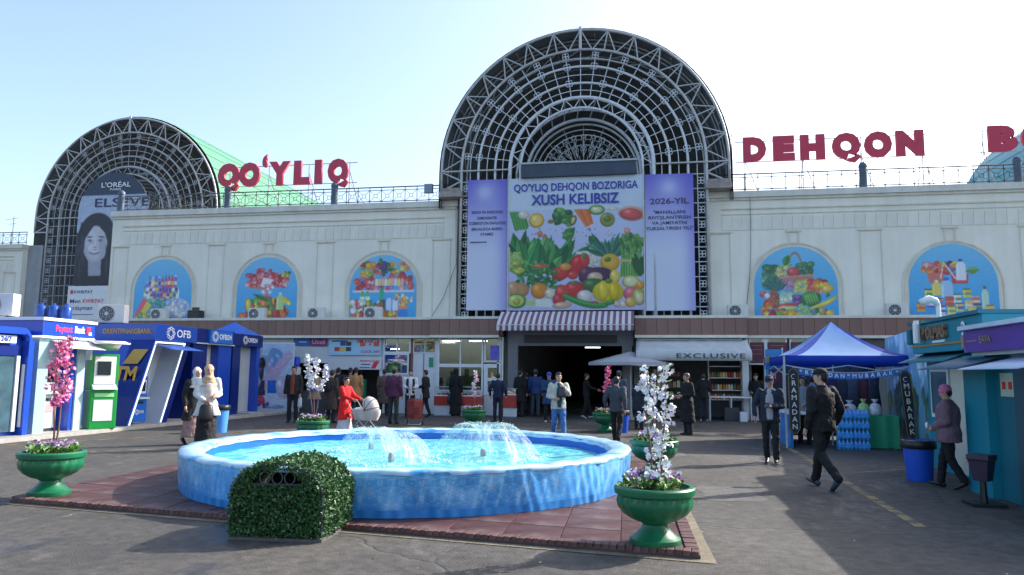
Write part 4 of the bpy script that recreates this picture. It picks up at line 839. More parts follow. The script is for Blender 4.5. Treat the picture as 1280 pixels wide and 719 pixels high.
# butcher counters
def counter(name,label,px0,px1,Y,zt,red0,red1,d=.7):
    x0, x1 = X(px0,Y), X(px1,Y); A = thing(name,label,'counter',(x0,Y,0)); w = x1-x0
    MB().box(0,w,.06,d,0,red0).build('base', SWH, A); MB().box(0,w,0,d,red0,red1).build('red_skirt', M('red_counter_panel',S(170,46,34),.4,var=.1), A, bevel=.01)
    MB().box(.02,w-.02,.02,d,red1,red1+.04).build('deck', WHITE, A); MB().box(.02,w-.02,.10,.11,red1+.04,zt).build('glass_front', GLASS, A); MB().tube((0,.05,zt),(w,.05,zt),.02,n=6).build('rail', STEEL, A)
    m = MB()
    for k in range(int(w*9)): m.ell((.1+random.random()*(w-.2),.2+random.random()*.35,red1+.08),(.09,.08,.05),7,5)
    stuff(m.build('meat_cuts', M('raw_meat',S(196,110,105),.4,var=.5,scale=9), A, smooth=True))
counter('meat_counter','long meat counter with red panel under the butcher window',543,600,29.45,1.15,.42,.78); counter('meat_counter','short meat counter with red panel at the passage corner',629,646,29.5,1.1,.35,.85)
# ------------------------------------------------------------------ right fronts
RY = 30.1
def XR(px): return W(px,470,RY).x
def ZR(py,px=950): return W(px,py,RY).z
shop_window(XR(797),XR(932),ZR(428),3.28,RY,4); MB().box(XR(797),XR(932),RY+.06,RY+.1,ZR(428)+.04,3.22).build('green_film', M('green_film',S(70,170,130),.5), hall)
wallp(-.1,XR(800),0,3.28,RY); wallp(XR(928),XR(936),0,3.28,RY-.05,PVC)
MB().box(-.1,4.3,32.4,32.6,0,3.3).build('interior_wall', INT, hall); MB().box(4.3,20.4,33.2,33.4,0,3.3).build('interior_wall', INT, hall); MB().box(XR(936)+.02,XR(936)+.12,30.2,33.2,0,3.3).build('partition_wall', INT, hall)
for k,(a,b) in enumerate(((937,956),(959,985),(988,1012),(1015,1040))):
    shop_window(XR(a),XR(b),ZR(456),3.26,RY,1); A,w,h,fy = board('window_sign',['maroon window sign nearest the EXCLUSIVE awning','maroon window sign behind the blue flag panel','maroon window sign behind the left slope of the tent','maroon window sign behind the peak of the tent'][k],'sign',a+1,428,b-1,454,MAROON,RY-.06,.01)
    for j in range(3): MB().box(w*.12,w*.85,fy-.002,-.008,h*(.82-j*.2),h*(.86-j*.2)).build('text_line', M('pale_red_ink',S(150,80,100),.5), A)
wallp(XR(937),XR(956),0,.95,RY); wallp(XR(959),XR(985),0,ZR(456),RY); wallp(XR(985),20.4,0,3.26,RY+.1,INT)
MB().box(XR(956),XR(959),RY-.05,RY+.1,0,3.28).build('shop_post', PVC, hall)
# shelves and jars of the EXCLUSIVE shop
sh = thing('goods_shelf','white shelf rack with jars inside the EXCLUSIVE shop','shelf',(XR(886),30.35,0)); w = XR(929)-XR(886)
for z in (.75,1.12,1.6,2.05): MB().box(0,w,0,.35,z,z+.03).build('shelf_board', WHITE, sh)
for x in (0,w-.03): MB().box(x,x+.03,0,.35,0,2.3).build('upright', WHITE, sh)
jm = [MB().lathe([(.045,0),(.05,.02),(.05,.15),(.035,.18),(.035,.215),(.0,.215)],(0,0,0),9).mesh('jar', M('jar_%d'%k,c_,.3), smooth='auto') for k,c_ in enumerate((S(190,90,40),S(200,160,80),S(160,40,40),S(210,205,190),S(90,110,60)))]
for r,z in enumerate((.78,1.15,1.63)):
    for k in range(12): tag(link('jar', jm[random.randrange(5)], None, (XR(886)+.07+k*(w-.14)/11,30.45+random.uniform(-.05,.05),z)),'small jar of preserves standing on the EXCLUSIVE shop shelf','jar','jars on the shop shelf')
sh2 = thing('goods_shelf','dark shelf rack of goods at the left end of the EXCLUSIVE shop','shelf',(XR(801),30.6,0)); w2 = XR(852)-XR(801)
for z in (.3,.75,1.2,1.65,2.1): MB().box(0,w2,0,.35,z,z+.03).build('shelf_board', INT, sh2)
gm = [MB().box(-.06,.06,-.05,.05,0,h_).mesh('packet', M('packet_%d'%k,c_,.5), bevel=.008) for k,(h_,c_) in enumerate(((.22,S(180,140,90)),(.16,S(160,60,50)),(.26,S(200,190,160)),(.2,S(110,80,60))))]
for z in (.78,1.23,1.68):
    for k in range(10): tag(link('packet', gm[random.randrange(4)], None, (XR(801)+.1+k*(w2-.2)/9,30.7,z)),'small food packet on the dark rack by the grey parasol','packet','packets on the dark rack')
tube_lamp(XR(795),XR(822),29.9,2.18,'long lit tube lamp under the grey parasol')
ct = thing('shop_counter','pale counter with boxes below at the EXCLUSIVE shop','counter',(XR(884),29.4,0)); w = XR(936)-XR(884)
MB().box(0,w,0,.5,.86,.92).build('top', WHITE, ct)
for x in (0,w*.5,w-.05): MB().box(x,x+.05,0,.5,0,.86).build('side_panel', LGREY, ct)
tag(MB().box(0,.55,0,.4,0,.5).build('crate', M('dark_crate',(.04,.045,.05),.6), loc=(XR(902),29.35,0), bevel=.02),'dark crate under the EXCLUSIVE counter','crate'); tag(MB().box(0,.26,0,.25,0,.36).build('carton', M('white_carton',(.6,.63,.68),.6), loc=(XR(920),29.1,0), bevel=.01),'small white carton on the ground by the counter','box')
tag(MB().box(0,.5,0,.4,0,.42).build('carton', M('brown_carton',(.3,.2,.11),.7,var=.15), loc=(XR(944),29.5,.95), bevel=.01),'brown carton on the counter beside the flag panel','box')
# EXCLUSIVE awning
CLO = M('grey_awning_cloth', (.50,.53,.54), .8, var=.08, scale=1.5, streak=.12)
aw = thing('shop_awning','pale grey sloping awning with valance reading EXCLUSIVE','awning'); x0, x1 = W(795,440,28.5).x, W(940,440,28.5).x
def cloth(n, f, name, mat, par, m_=1):
    v = []; fs = []
    for j in range(m_+1):
        for i in range(n+1): v.append(f(i/n,j/m_))
    for j in range(m_):
        for i in range(n): a = j*(n+1)+i; fs.append((a,a+1,a+n+2,a+n+1))
    o = MB().add(v,fs).build(name, mat, par, smooth=True); so_ = o.modifiers.new('thickness','SOLIDIFY'); so_.thickness = .012; return o
cloth(24, lambda u,t: (x0+(x1-x0)*u, 28.5+1.25*t, 2.60+.48*t-.03*math.sin(t*3.1)+.008*math.sin(u*40)), 'canopy', CLO, aw, 4)
cloth(48, lambda u,t: (x0+(x1-x0)*u, 28.5+.012*math.sin(u*50)*(1-t), 2.25+.35*t), 'valance', CLO, aw, 2)
for x in (x0+.05,x1-.05): MB().tube((x,28.52,2.58),(x,29.8,2.35),.02,n=5).build('arm', STEEL, aw)
text('EXCLUSIVE',.26,M('dark_green_ink',S(52,66,62),.5),aw,(W(888,445,28.5).x,28.47,2.42),bold=.008,space=1.15)['fit'] = W(931,445,28.5).x-W(845,445,28.5).x
# striped awning above the passage
sa = thing('striped_awning','maroon and white striped awning over the hall entrance','awning'); SM = print_mat('striped_canvas',.8)
x0, x1 = -5.66, -.30; ns = 46; b = MB()
for i in range(ns):
    col = lin((.46,.33,.38)) if i%2 else (.55,.54,.60); a0 = x0+(x1-x0)*i/ns; a1 = x0+(x1-x0)*(i+1)/ns
    u0 = -.2*(1-i/ns*0); prof = [(29.7,4.22),(29.2,3.98),(28.7,3.66),(28.66,3.6)]
    for k in range(3): b.add([(a0,prof[k][0],prof[k][1]),(a1,prof[k][0],prof[k][1]),(a1,prof[k+1][0],prof[k+1][1]),(a0,prof[k+1][0],prof[k+1][1])],[(3,2,1,0)],col)
    am = (a0+a1)/2; y = 28.65; b.add([(a0,y,3.6),(a1,y,3.6),(a1,y-.005,3.42),(am,y-.01,3.37),(a0,y-.005,3.42)],[(0,4,3,2,1)],col)
b.build('canvas', SM, sa); MB().tube((x0,28.68,3.61),(x1,28.68,3.61),.025,n=6).build('front_bar', STEEL, sa)
MB().add([(x0,29.7,4.22),(x0,28.7,3.62),(x0,29.7,3.62)],[(0,1,2)]).build('side_flap', M('maroon_flap',lin((.42,.24,.27)),.8), sa)
for x in (x0+.3,x1-.3): MB().tube((x,28.7,3.6),(x,29.75,3.45),.02,n=5).build('arm', STEEL, sa)
# grey parasol
pa = thing('grey_parasol','plain grey parasol between the passage and the EXCLUSIVE shop','parasol',(-.45,29.1,0)); PC = M('parasol_cloth',(.36,.37,.41),.8,var=.06)
b = MB(); n = 8
for i in range(n):
    a0, a1 = 2*math.pi*i/n, 2*math.pi*(i+1)/n
    b.add([(0,0,2.6),(1.62*math.cos(a0),1.2*math.sin(a0),2.18),(1.62*math.cos(a1),1.2*math.sin(a1),2.18)],[(0,1,2)]); b.add([(1.62*math.cos(a0),1.2*math.sin(a0),2.18),(1.62*math.cos(a1),1.2*math.sin(a1),2.18),(1.62*math.cos(a1),1.2*math.sin(a1),2.06),(1.62*math.cos(a0),1.2*math.sin(a0),2.06)],[(0,3,2,1)])
b.build('canopy', PC, pa); MB().tube((0,0,.1),(0,0,2.6),.025,n=8).build('pole', STEEL, pa); MB().lathe([(.25,0),(.25,.06),(.08,.1),(.05,.25)],(0,0,0),14).build('base', CONC, pa)
# ------------------------------------------------------------------ air conditioners
FAN = M('fan_dark', (.03,.03,.033), .5)
def air_con(x, y, z, label, s=1., rz=0):
    A = thing('air_conditioner', label, 'air conditioner', (x,y,z), rz, 'outdoor air conditioner units'); A.scale = (s,s,s)
    MB().box(-.42,.42,-.15,.15,.05,.62).build('casing', M('ac_casing',(.62,.62,.58),.5,var=.06,streak=.1), A, bevel=.02)
    MB().lathe([(.235,-.01),(.235,.01),(.0,.01)],(0,0,0),24).build('fan_opening', FAN, A).matrix_local = Matrix.Translation((-.12,-.155,.335))@Matrix.Rotation(R(90),4,'X')
    g_ = MB()
    for r in (.06,.12,.18,.235): g_.path([(-.12+r*math.cos(t*math.pi/10),-.175,.335+r*math.sin(t*math.pi/10)) for t in range(20)],.006,4,True)
    for k in range(8): a = k*math.pi/4; g_.tube((-.12,-.175,.335),(-.12+.235*math.cos(a),-.175,.335+.235*math.sin(a)),.005,n=4)
    g_.build('fan_grille', LGREY, A); MB().lathe([(.05,-.02),(.05,.02)],(0,0,0),10).build('fan_hub', LGREY, A).matrix_local = Matrix.Translation((-.12,-.17,.335))@Matrix.Rotation(R(90),4,'X')
    for sx in (-.3,.3): MB().box(sx-.03,sx+.03,-.16,.16,0,.05).build('foot', DARKST, A)
for px,lab in ((200,'air conditioner below the detergent poster'),(322,'air conditioner in front of the meat poster'),(396,'air conditioner on the ledge between the meat and grocery posters'),(467,'air conditioner in front of the grocery poster'),(922,'air conditioner on the ledge left of the fruit basket poster'),(1121,'air conditioner on the ledge left of the shopping basket poster')):
    air_con(W(px,390,30.9).x,30.9,3.97,lab,.95)
sp = thing('loudspeaker','dark horn loudspeaker on the ledge right of the detergent poster','loudspeaker',(W(245,390,30.9).x,30.9,3.97)); MB().box(-.32,.32,-.2,.2,.05,.5).build('body', BLACKP, sp, bevel=.05); MB().box(-.05,.3,-.24,-.2,.5,.62).build('handle', BLACKP, sp)
# ------------------------------------------------------------------ left row of bank kiosks (fronts face the fountain)
LED = M('white_led_strip', (.85,.9,1.), .4, emit=.5)
GOLD = M('gold_lettering', S(190,150,70), .35, metal=.5)
SCRN = M('dark_screen', (.02,.03,.035), .15)
def kiosk(label, x0, y0, name='bank_kiosk'): return thing(name, label, 'kiosk', (x0,y0,.1), R(90), 'bank kiosks along the left side')
def atm(parent, x, y, z0, w, h, mat, front):
    """cash machine standing in an alcove: body, sloped screen, keypad, slot"""
    b = MB().prism([(0,0),(w,0),(w,h),(0,h)],y,y+.5); o = b.build(front, mat, parent, bevel=.02, loc=(x,0,z0)); 
    MB().box(w*.15,w*.85,y-.02,y,h*.62,h*.92).build('screen_bezel', WHITE, parent, loc=(x,0,z0), bevel=.01); MB().box(w*.24,w*.76,y-.03,y-.02,h*.67,h*.88).build('screen', SCRN, parent, loc=(x,0,z0))
    MB().box(w*.12,w*.88,y-.14,y,h*.50,h*.545).build('keypad_shelf', LGREY, parent, loc=(x,0,z0), bevel=.008); MB().box(w*.3,w*.7,y-.012,y,h*.40,h*.44).build('cash_slot', SCRN, parent, loc=(x,0,z0)); return o
# K1
k = kiosk('blue kiosk with white 24/7 strip at the left edge',-14.85,12.9); w = 3.05
MB().box(0,w,.12,2.5,0,2.55).build('body', BLUE, k, bevel=.03)
fr = MB()
for a,b in (((w-.16,0),(w,2.45)),): fr.box(w-.16,w,-.12,.12,0,2.28)
fr.box(0,w-.28,-.12,.12,2.42,2.58); fr.path([(w-.08,0,2.28),(w-.10,0,2.38),(w-.17,0,2.46),(w-.28,0,2.50)],.1,8); fr.build('portal_frame', BLUE, k)
MB().box(.3,w-.45,-.03,.1,2.2,2.38).build('sign_strip', M('pale_sign_panel',(.62,.70,.82),.4), k); text('ATM 24/7',.17,M('sign_blue_ink',S(40,70,170),.5),k,(w-.95,-.04,2.29),bold=.02)  # sign strip is plain pale blue-white
MB().box(.2,w-.2,.05,.10,1.9,2.15).build('transom', NAVY, k); MB().box(.2,w-.2,.04,.05,.1,1.88).build('glass_door', M('smoked_glass',(.05,.10,.13),.08,var=.3), k); MB().box(w-.36,w-.26,.0,.06,.1,1.9).build('door_frame', LGREY, k); MB().box(w-.2,w-.16,-.06,.0,.2,1.7).build('side_trim', LGREY, k)
MB().box(1.9,2.3,.025,.04,.9,1.2).build('red_notice', REDI, k)
# K2
k = kiosk('kiosk with blue sign, white roof edge and white cash machine',-14.78,16.15); w = 1.62
MB().box(.0,w,.55,3.4,0,2.42).build('body', LGREY, k); MB().box(0,.34,0,.55,0,2.42).build('column', M('pale_teal_column',S(150,180,190),.35), k); MB().box(w-.30,w-.02,0,.55,0,2.42).build('column', M('pale_teal_column2',S(164,188,198),.35), k); MB().box(w-.42,w-.30,.05,.5,0,2.42).build('blue_strip', BLUE, k)
MB().box(-.06,w+.10,-.12,3.5,2.42,2.80).build('sign_band', BLUE, k, bevel=.015); MB().box(-.10,w+.14,-.16,3.55,2.80,2.88).build('roof_edge', WHITE, k, bevel=.01); MB().box(-.07,w+.11,-.13,.3,2.38,2.42).build('led_line', LED, k)
text('Poytaxt',.24,M('pink_red_ink',S(220,60,110),.5),k,(.62,-.125,2.62),bold=.015)['fit'] = .56; text('Bank',.24,WTXT,k,(1.16,-.125,2.62),bold=.03)['fit'] = .36; MB().box(1.40,1.55,-.135,-.12,2.54,2.72).build('logo_mark', REDI, k); MB().box(1.48,1.59,-.137,-.12,2.50,2.58).build('logo_dot', WHITE, k)
cloth(4, lambda u,t: (.34+1.25*u,-.62+.62*t,2.12+.22*t), 'awning', WHITE, k)
atm(k,.40,.35,.08,.72,1.75,M('white_atm_body',(.62,.64,.66),.35),'cash_machine'); MB().box(.46,1.06,.325,.35,.5,.72).build('pink_label', M('pink_label',S(225,150,160),.5), k)
air_con(-16.2,16.35,2.98,'white air conditioner on the roof edge of the kiosk with the white cash machine',1.0,R(10))
for i in range(3):
    b_ = tag(MB().lathe([(.13,0),(.14,.03),(.14,.3),(.10,.36),(.045,.40),(.045,.44),(0,.44)],(0,0,0),12).build('water_bottle', M('blue_bottle',S(30,70,150),.2,var=.2), loc=(-15.5+.27*i,16.9+.12*i,2.98), smooth='auto'),['leftmost','middle','rightmost'][i]+' of three large blue water bottles on a kiosk roof','bottle','water bottles on the kiosk roof')
# green machine
ga = thing('green_cash_machine','green and white cash machine with white curved hood','cash machine',(-14.45,18.12,.1),R(55)); GR = M('green_machine',S(20,140,60),.35,var=.06)
MB().box(-.34,.34,-.05,.5,0,1.05).build('lower_body', GR, ga, bevel=.03); MB().prism([(-.36,1.05),(.36,1.05),(.36,2.02),(-.36,2.02)],.05,.5).build('upper_body', GR, ga, bevel=.02)
MB().box(-.27,.27,.02,.06,1.2,1.95).build('white_front', WHITE, ga, bevel=.015); MB().box(-.2,.14,.0,.025,1.45,1.82).build('screen', SCRN, ga); MB().add([(-.3,.05,1.2),(.3,.05,1.2),(.3,-.16,1.06),(-.3,-.16,1.06),(-.3,.05,1.05),(.3,.05,1.05)],[(0,1,2,3)[::-1],(3,2,5,4)[::-1],(0,3,4),(1,5,2)]).build('keypad_shelf', LGREY, ga)
MB().box(-.25,.22,-.065,-.05,.22,.78).build('notice_sheet', WHITE, ga); MB().box(-.24,.24,-.065,-.05,.86,.96).build('brand_strip', M('pale_green_strip',S(150,215,150),.5), ga)
v = []; 
for t in range(7):
    a = t/6; yy = .45-1.0*a; zz = 2.02+.32*math.sin(min(1,a*1.1+.15)*2.2); v += [(-.42,yy,zz),(.42,yy,zz)]
o = MB().add(v,[(2*i,2*i+1,2*i+3,2*i+2) for i in range(6)]).build('hood', WHITE, ga, smooth=True); m_ = o.modifiers.new('thickness','SOLIDIFY'); m_.thickness = .04
MB().box(-.42,-.38,-.1,.45,1.85,2.25).build('hood_side', WHITE, ga)
# K4: leaning portal kiosk
k = kiosk('leaning blue kiosk with glowing white edges and gold lettering',-14.5,19.15); BX = 1.85; SHX = .40   # leans along the row with height
def shear(o, s_=SHX):
    for v_ in o.data.vertices: v_.co.x += s_*v_.co.z
    return o
shear(MB().box(0,.02,0,3.6,0,2.5).box(.02,BX,.75,3.6,0,2.5).build('body', BLUE, k)); shear(MB().box(.0,.14,0,.75,0,2.5).build('portal_side', BLUE, k)); shear(MB().box(BX-.32,BX,0,.75,0,2.5).build('portal_side', NAVY, k))
shear(MB().box(.14,BX-.32,.70,.75,0,2.5).build('alcove', LGREY, k)); shear(MB().box(.142,.16,.02,.70,0,2.5).box(BX-.34,BX-.322,.02,.70,0,2.5).build('alcove_lining', LGREY, k))
for x in (.10,BX-.34): shear(MB().box(x,x+.05,-.02,.0,.02,2.46).build('led_strip', LED, k))
MB().box(.10+2.44*SHX,BX-.32+2.5*SHX,-.02,.0,2.42,2.47).build('led_strip', LED, k)
MB().box(2.5*SHX-.02,BX+2.5*SHX+.25,-.06,3.6,2.5,3.0).build('sign_band', M('sign_band_blue',S(30,76,170),.3,coat=.2), k, bevel=.012)
sx = 2.5*SHX
text('OFB',.34,WTXT,k,(sx+1.35,-.075,2.74),bold=.01)['fit'] = .72
def rosette(x,y,z,r,par,mat=WTXT):
    b_ = MB()
    for i in range(8): a = i*math.pi/4; b_.path([(x+r*math.cos(a)+r*.34*math.cos(t*math.pi/4),y,z+r*math.sin(a)+r*.34*math.sin(t*math.pi/4)) for t in range(8)],r*.1,4,True)
    b_.build('rosette_logo', mat, par)
rosette(sx+.68,-.075,2.74,.15,k)
text('ORIENTFINANSBANK',.22,GOLD,k,(sx-.03,.92,2.76),rot=(R(90),0,R(-90)),bold=.012)['fit'] = 1.65
for z,s_,f_ in ((1.72,.62,'\u041c7'),): pass
tx = text('ATM',.62,GOLD,k,(.55-.03,.72,1.45),rot=(R(90),R(0),R(-90)),bold=.03,shear=.2); tx['fit'] = 1.15
MB().add([(.66,.25,1.78),(.66,.75,1.78),(.85,.55,2.22),(.85,.05,2.22)],[(0,1,2,3)]).build('gold_arrow', GOLD, k)
cloth(4, lambda u,t: (sx+.0+1.6*u,-.65+.62*t,2.22+.16*t), 'awning', M('blue_awning',S(60,110,200),.5), k)
atm(k,.70,.32,.06,.6,1.35,M('blue_atm_body',S(24,96,190),.35),'cash_machine'); rosette(.86,.31,.35,.06,k); text('OFB',.12,WTXT,k,(1.06,.31,.35))
# K5, K6
k = kiosk('dark blue kiosk with small rosette sign behind the leaning kiosk',-15.0,22.9); w = 2.4
MB().box(0,w,.4,3,0,2.55).build('body', NAVY, k); MB().box(0,.85,.0,.4,0,2.55).build('side_panel', NAVY, k); MB().box(1.55,w,.0,.4,0,2.55).build('side_panel', BLUE, k); MB().box(.85,1.55,.3,.4,0,2.55).build('alcove', M('cream_alcove',S(190,190,182),.5), k)
MB().box(-.05,w+.05,-.08,3,2.55,3.05).build('sign_band', NAVY, k, bevel=.012); MB().box(-.06,w+.06,-.10,0,2.52,2.56).build('sign_edge', LGREY, k); MB().box(.75,2.2,-.16,-.08,2.58,3.02).build('sign_panel', M('sign_panel_blue',S(40,110,200),.3), k); rosette(1.05,-.17,2.8,.14,k); text('OFB24',.26,WTXT,k,(1.7,-.165,2.8),bold=.02)['fit'] = .8
k = kiosk('last blue kiosk of the row with small pyramid roof',-15.0,25.4); w = 2.0
MB().box(0,w,.4,2.4,0,2.55).build('body', BLUE, k); MB().box(0,.55,0,.4,0,2.55).build('side_panel', NAVY, k); MB().box(1.75,w,0,.4,0,2.55).build('side_panel', BLUE, k); MB().box(.55,1.75,.28,.4,0,2.55).build('alcove', M('grey_alcove',S(172,178,182),.5), k); MB().box(.5,1.75,-.5,.3,0,.05).build('step', CONC, k)
MB().box(-.05,w+.05,-.08,2.4,2.55,3.0).build('sign_band', NAVY, k, bevel=.012); text('OFB24',.24,WTXT,k,(1.25,-.09,2.78),bold=.02)['fit'] = .7; rosette(.7,-.095,2.78,.12,k)
MB().add([(.4,-.1,3.0),(1.9,-.1,3.0),(1.9,1.4,3.0),(.4,1.4,3.0),(1.15,.65,3.5)],[(0,1,4),(1,2,4),(2,3,4),(3,0,4)]).build('pyramid_roof', M('bright_blue_roof',S(36,96,200),.4), k)
air_con(-16.3,20.6,3.1,'white air conditioner on the roof of the leaning kiosk',1.0,R(10))
# printed board beside the kiosks
c = Canvas(2.3,2.85,.03,(176,202,232),(200,214,232))
c.scatter(30,.1,1.6,1.6,2.7,[(150,180,215),(200,200,220),(190,170,200),(120,160,210)],.15,.4,.4,.1); c.poly([(.9,1.2),(2.1,2.6),(2.3,2.3),(1.3,.9)],(196,176,206)); c.poly([(.3,1.3),(.6,1.8),(.2,1.9),(.05,1.35)],(50,110,200)); c.ell(.45,1.55,.13,.28,(205,175,80)); c.ell(.95,2.0,.16,.25,(40,34,44)); c.ell(.95,1.6,.1,.35,(70,56,66))
c.rect(.0,1.0,.9,1.25,(210,170,150)); c.poly([(.5,.7),(1.5,1.3),(1.6,1.1),(.7,.55)],(205,170,175)); c.poly([(.75,.65),(1.15,.65),(1.1,1.3),(.95,1.25)],(60,56,90)); c.rect(1.25,.75,1.65,1.3,(40,110,210)); c.rect(.05,.75,.5,.95,(40,52,70)); c.ell(1.9,1.0,.3,.5,(190,185,215),.2,.1)
c.scatter(90,.05,.3,1.15,.62,[(214,50,80),(230,90,110),(190,40,66)],.04,.08); c.scatter(16,.7,.15,1.3,.35,PUR+[(214,50,80)],.05,.08); c.ell(1.6,.18,.4,.08,(150,170,220)); c.ell(.5,.12,.5,.09,(225,232,242)); c.noise(.02,3)
A = thing('printed_board','tall printed board showing red berries and shoppers beside the last kiosk','board',(-16.9,29.25,.05),R(6)); MB().box(-.03,2.33,.01,.06,-.03,2.88).build('board_frame', WHITE, A); sheet(c,'print',A)
wb = thing('water_stand','blue plastic water cooler standing by the shop wall','cooler',(X(370,30.0),30.0,0)); MB().box(-.15,.15,-.15,.15,0,1.9).build('body', WHITE, wb, bevel=.02); MB().lathe([(.05,1.9),(.15,2.0),(.15,2.3),(.1,2.35)],(0,0,0),12).build('bottle', M('bright_blue_plastic',S(30,80,210),.3), wb, smooth='auto')
# ------------------------------------------------------------------ right side: tent stall and kiosks
TB = M('tent_blue_cloth', S(24,74,190), .55, var=.06, scale=2, bump=.1, bscale=8); TG = M('tent_sunlit_cloth', S(150,190,240), .5, var=.10, scale=1.5); TG.node_tree.nodes['Principled BSDF'].inputs['Transmission Weight'].default_value = 0  # paler roof cloth: sunlight through the tent is put into its colour
for m_ in (TB,TG):
    t_ = m_.node_tree; b_ = t_.nodes['Principled BSDF']; tl = t_.nodes.new('ShaderNodeBsdfTranslucent'); ms = t_.nodes.new('ShaderNodeMixShader'); ms.inputs[0].default_value = .5
    t_.links.new(b_.inputs['Base Color'].links[0].from_socket, tl.inputs[0]); t_.links.new(b_.outputs[0], ms.inputs[1]); t_.links.new(tl.outputs[0], ms.inputs[2]); t_.links.new(ms.outputs[0], t_.nodes['Material Output'].inputs[0])
tx0, tx1, ty0, ty1 = 3.33, 6.2, 18.6, 21.5; tcx, tcy = (tx0+tx1)/2, (ty0+ty1)/2
tn = thing('market_tent','blue pop-up market tent with pointed roof','tent')
def roof_face(p0, p1, nm):
    n, m_ = 10, 10; v = []; f = []
    for j in range(m_+1):
        t = j/m_; z = 2.18+(3.08-2.18)*(t**1.55)
        for i in range(n+1):
            u = i/n; bx_ = p0[0]+(p1[0]-p0[0])*u; by_ = p0[1]+(p1[1]-p0[1])*u
            v.append((bx_+(tcx-bx_)*t, by_+(tcy-by_)*t, z-.05*math.sin(math.pi*u)*(1-t)*t*2))
    for j in range(m_):
        for i in range(n): a = j*(n+1)+i; f.append((a,a+1,a+n+2,a+n+1))
    for a,b_ in ((0,1),(n-1,n)):
        pass
    edge = [q for q in f if (q[0]%(n+1)) in (0,n-1)]; mid = [q for q in f if q not in edge]
    MB().add(v,edge).build('roof_edge_panel', TB, tn, smooth=True)
    return MB().add(v,mid).build(nm, TG, tn, smooth=True)
cs = [(tx0,ty0),(tx1,ty0),(tx1,ty1),(tx0,ty1)]
for i in range(4):
    p, q = cs[i], cs[(i+1)%4]; o = roof_face(p,q,'roof_panel')
    cloth(12, lambda u,t: (p[0]+(q[0]-p[0])*u+(-.012 if i == 3 else .012 if i == 1 else 0), p[1]+(q[1]-p[1])*u+(-.012 if i == 0 else .012 if i == 2 else 0)+.01*math.sin(u*30), 1.95+.23*t), 'valance', TB, tn)
for p in cs: MB().box(p[0]-.02,p[0]+.02,p[1]-.02,p[1]+.02,0,2.16).build('leg', STEEL, tn)
for a,b in ((cs[0],cs[1]),(cs[0],cs[3]),(cs[1],cs[2])):
    for u in (0,.5):
        l = lambda t: (a[0]+(b[0]-a[0])*t, a[1]+(b[1]-a[1])*t)
        MB().tube((*l(u),1.95),(*l(u+.5),1.72),.014,n=4).tube((*l(u),1.72),(*l(u+.5),1.95),.014,n=4).build('scissor_bar', STEEL, tn)
MB().tube((tcx,tcy,1.8),(tcx,tcy,3.05),.02,n=6).build('peak_pole', STEEL, tn)
NVY = M('navy_banner_cloth', S(22,36,58), .6, var=.1); CRM = M('cream_ink', S(222,214,190), .6); GLD = M('gold_trim', S(168,140,70), .5)
def long_banner(label, x, y, word, z0, z1, rz=0, tilt=0):
    A = thing('hanging_banner', label, 'banner', (x,y,0), rz); w = .26; A.rotation_euler.y = tilt
    pts = [(w/2,z1-.1),(0.06,z1),(-.06,z1),(-w/2,z1-.1),(-w/2,z0+.12),(-.05,z0),(.05,z0),(w/2,z0+.12)]
    MB().prism(pts[::-1], -.006, .006).build('cloth', NVY, A)
    e = [(p[0]*.86,-.009,z0+(p[1]-z0)*.975+.01) for p in pts]; MB().path(e, .006, 4, True).build('trim', GLD, A)
    MB().path([(.05*math.cos(t*.45+1.0),-.012,z1-.2+.05*math.sin(t*.45+1.0)) for t in range(10)],.007,4).build('crescent', CRM, A)
    n = len(word)
    for i,ch in enumerate(word): text(ch,.17,CRM,A,(0,-.01,z1-.36-(z1-z0-.52)*i/(n-1)),bold=.01,ext=.001,name='letter')
    return A
long_banner('navy vertical banner reading RAMADAN at the left tent leg',3.50,18.45,'RAMADAN',.35,1.88); long_banner('navy vertical banner reading MUBARAK at the right tent leg',6.02,18.30,'MUBARAK',.30,1.84,0,R(-4))
bu = thing('bunting','blue letter garland reading RAMADAN MUBARAK under the tent edge','garland'); s_ = '*RAMADAN*MUBARAK*'; BL = M('garland_blue',S(60,110,180),.6)
for i,ch in enumerate(s_):
    u = (i+.5)/len(s_); x = 3.62+2.25*u; z = 1.80-.10*math.sin(math.pi*u); MB().box(x-.06,x+.06,18.53,18.536,z-.075,z+.07).build('pennant', BL, bu); text(ch,.13,WTXT,bu,(x,18.525,z),bold=.012,ext=.001,name='letter')
MB().path([(3.5+2.5*i/12,18.54,1.9-.12*math.sin(math.pi*i/12)) for i in range(13)],.006,4).build('string', WHITE, bu)
# table with green cloth
tb = thing('stall_table','table under a bright green cloth inside the blue tent','table',(4.55,19.0,0)); GC = M('green_table_cloth', S(40,150,110), .7, var=.10, scale=4)
MB().box(0,1.35,0,.7,.72,.76).build('tabletop', WHITE, tb)
v = []; n = 40
for j,z in enumerate((.775,.02)):
    for i in range(n+1):
        u = i/n; x = -.03+1.41*u; v.append((x,-.03-(.03*math.sin(u*26) if j else 0),z))
MB().add(v,[(i,i+1,n+2+i,n+1+i) for i in range(n)]).box(-.03,1.38,-.03,.72,.762,.776).build('cloth_front', GC, tb, smooth='auto')
for x in (.05,1.3):
    for y in (.05,.65): MB().box(x-.02,x+.02,y-.02,y+.02,0,.72).build('leg', STEEL, tb)
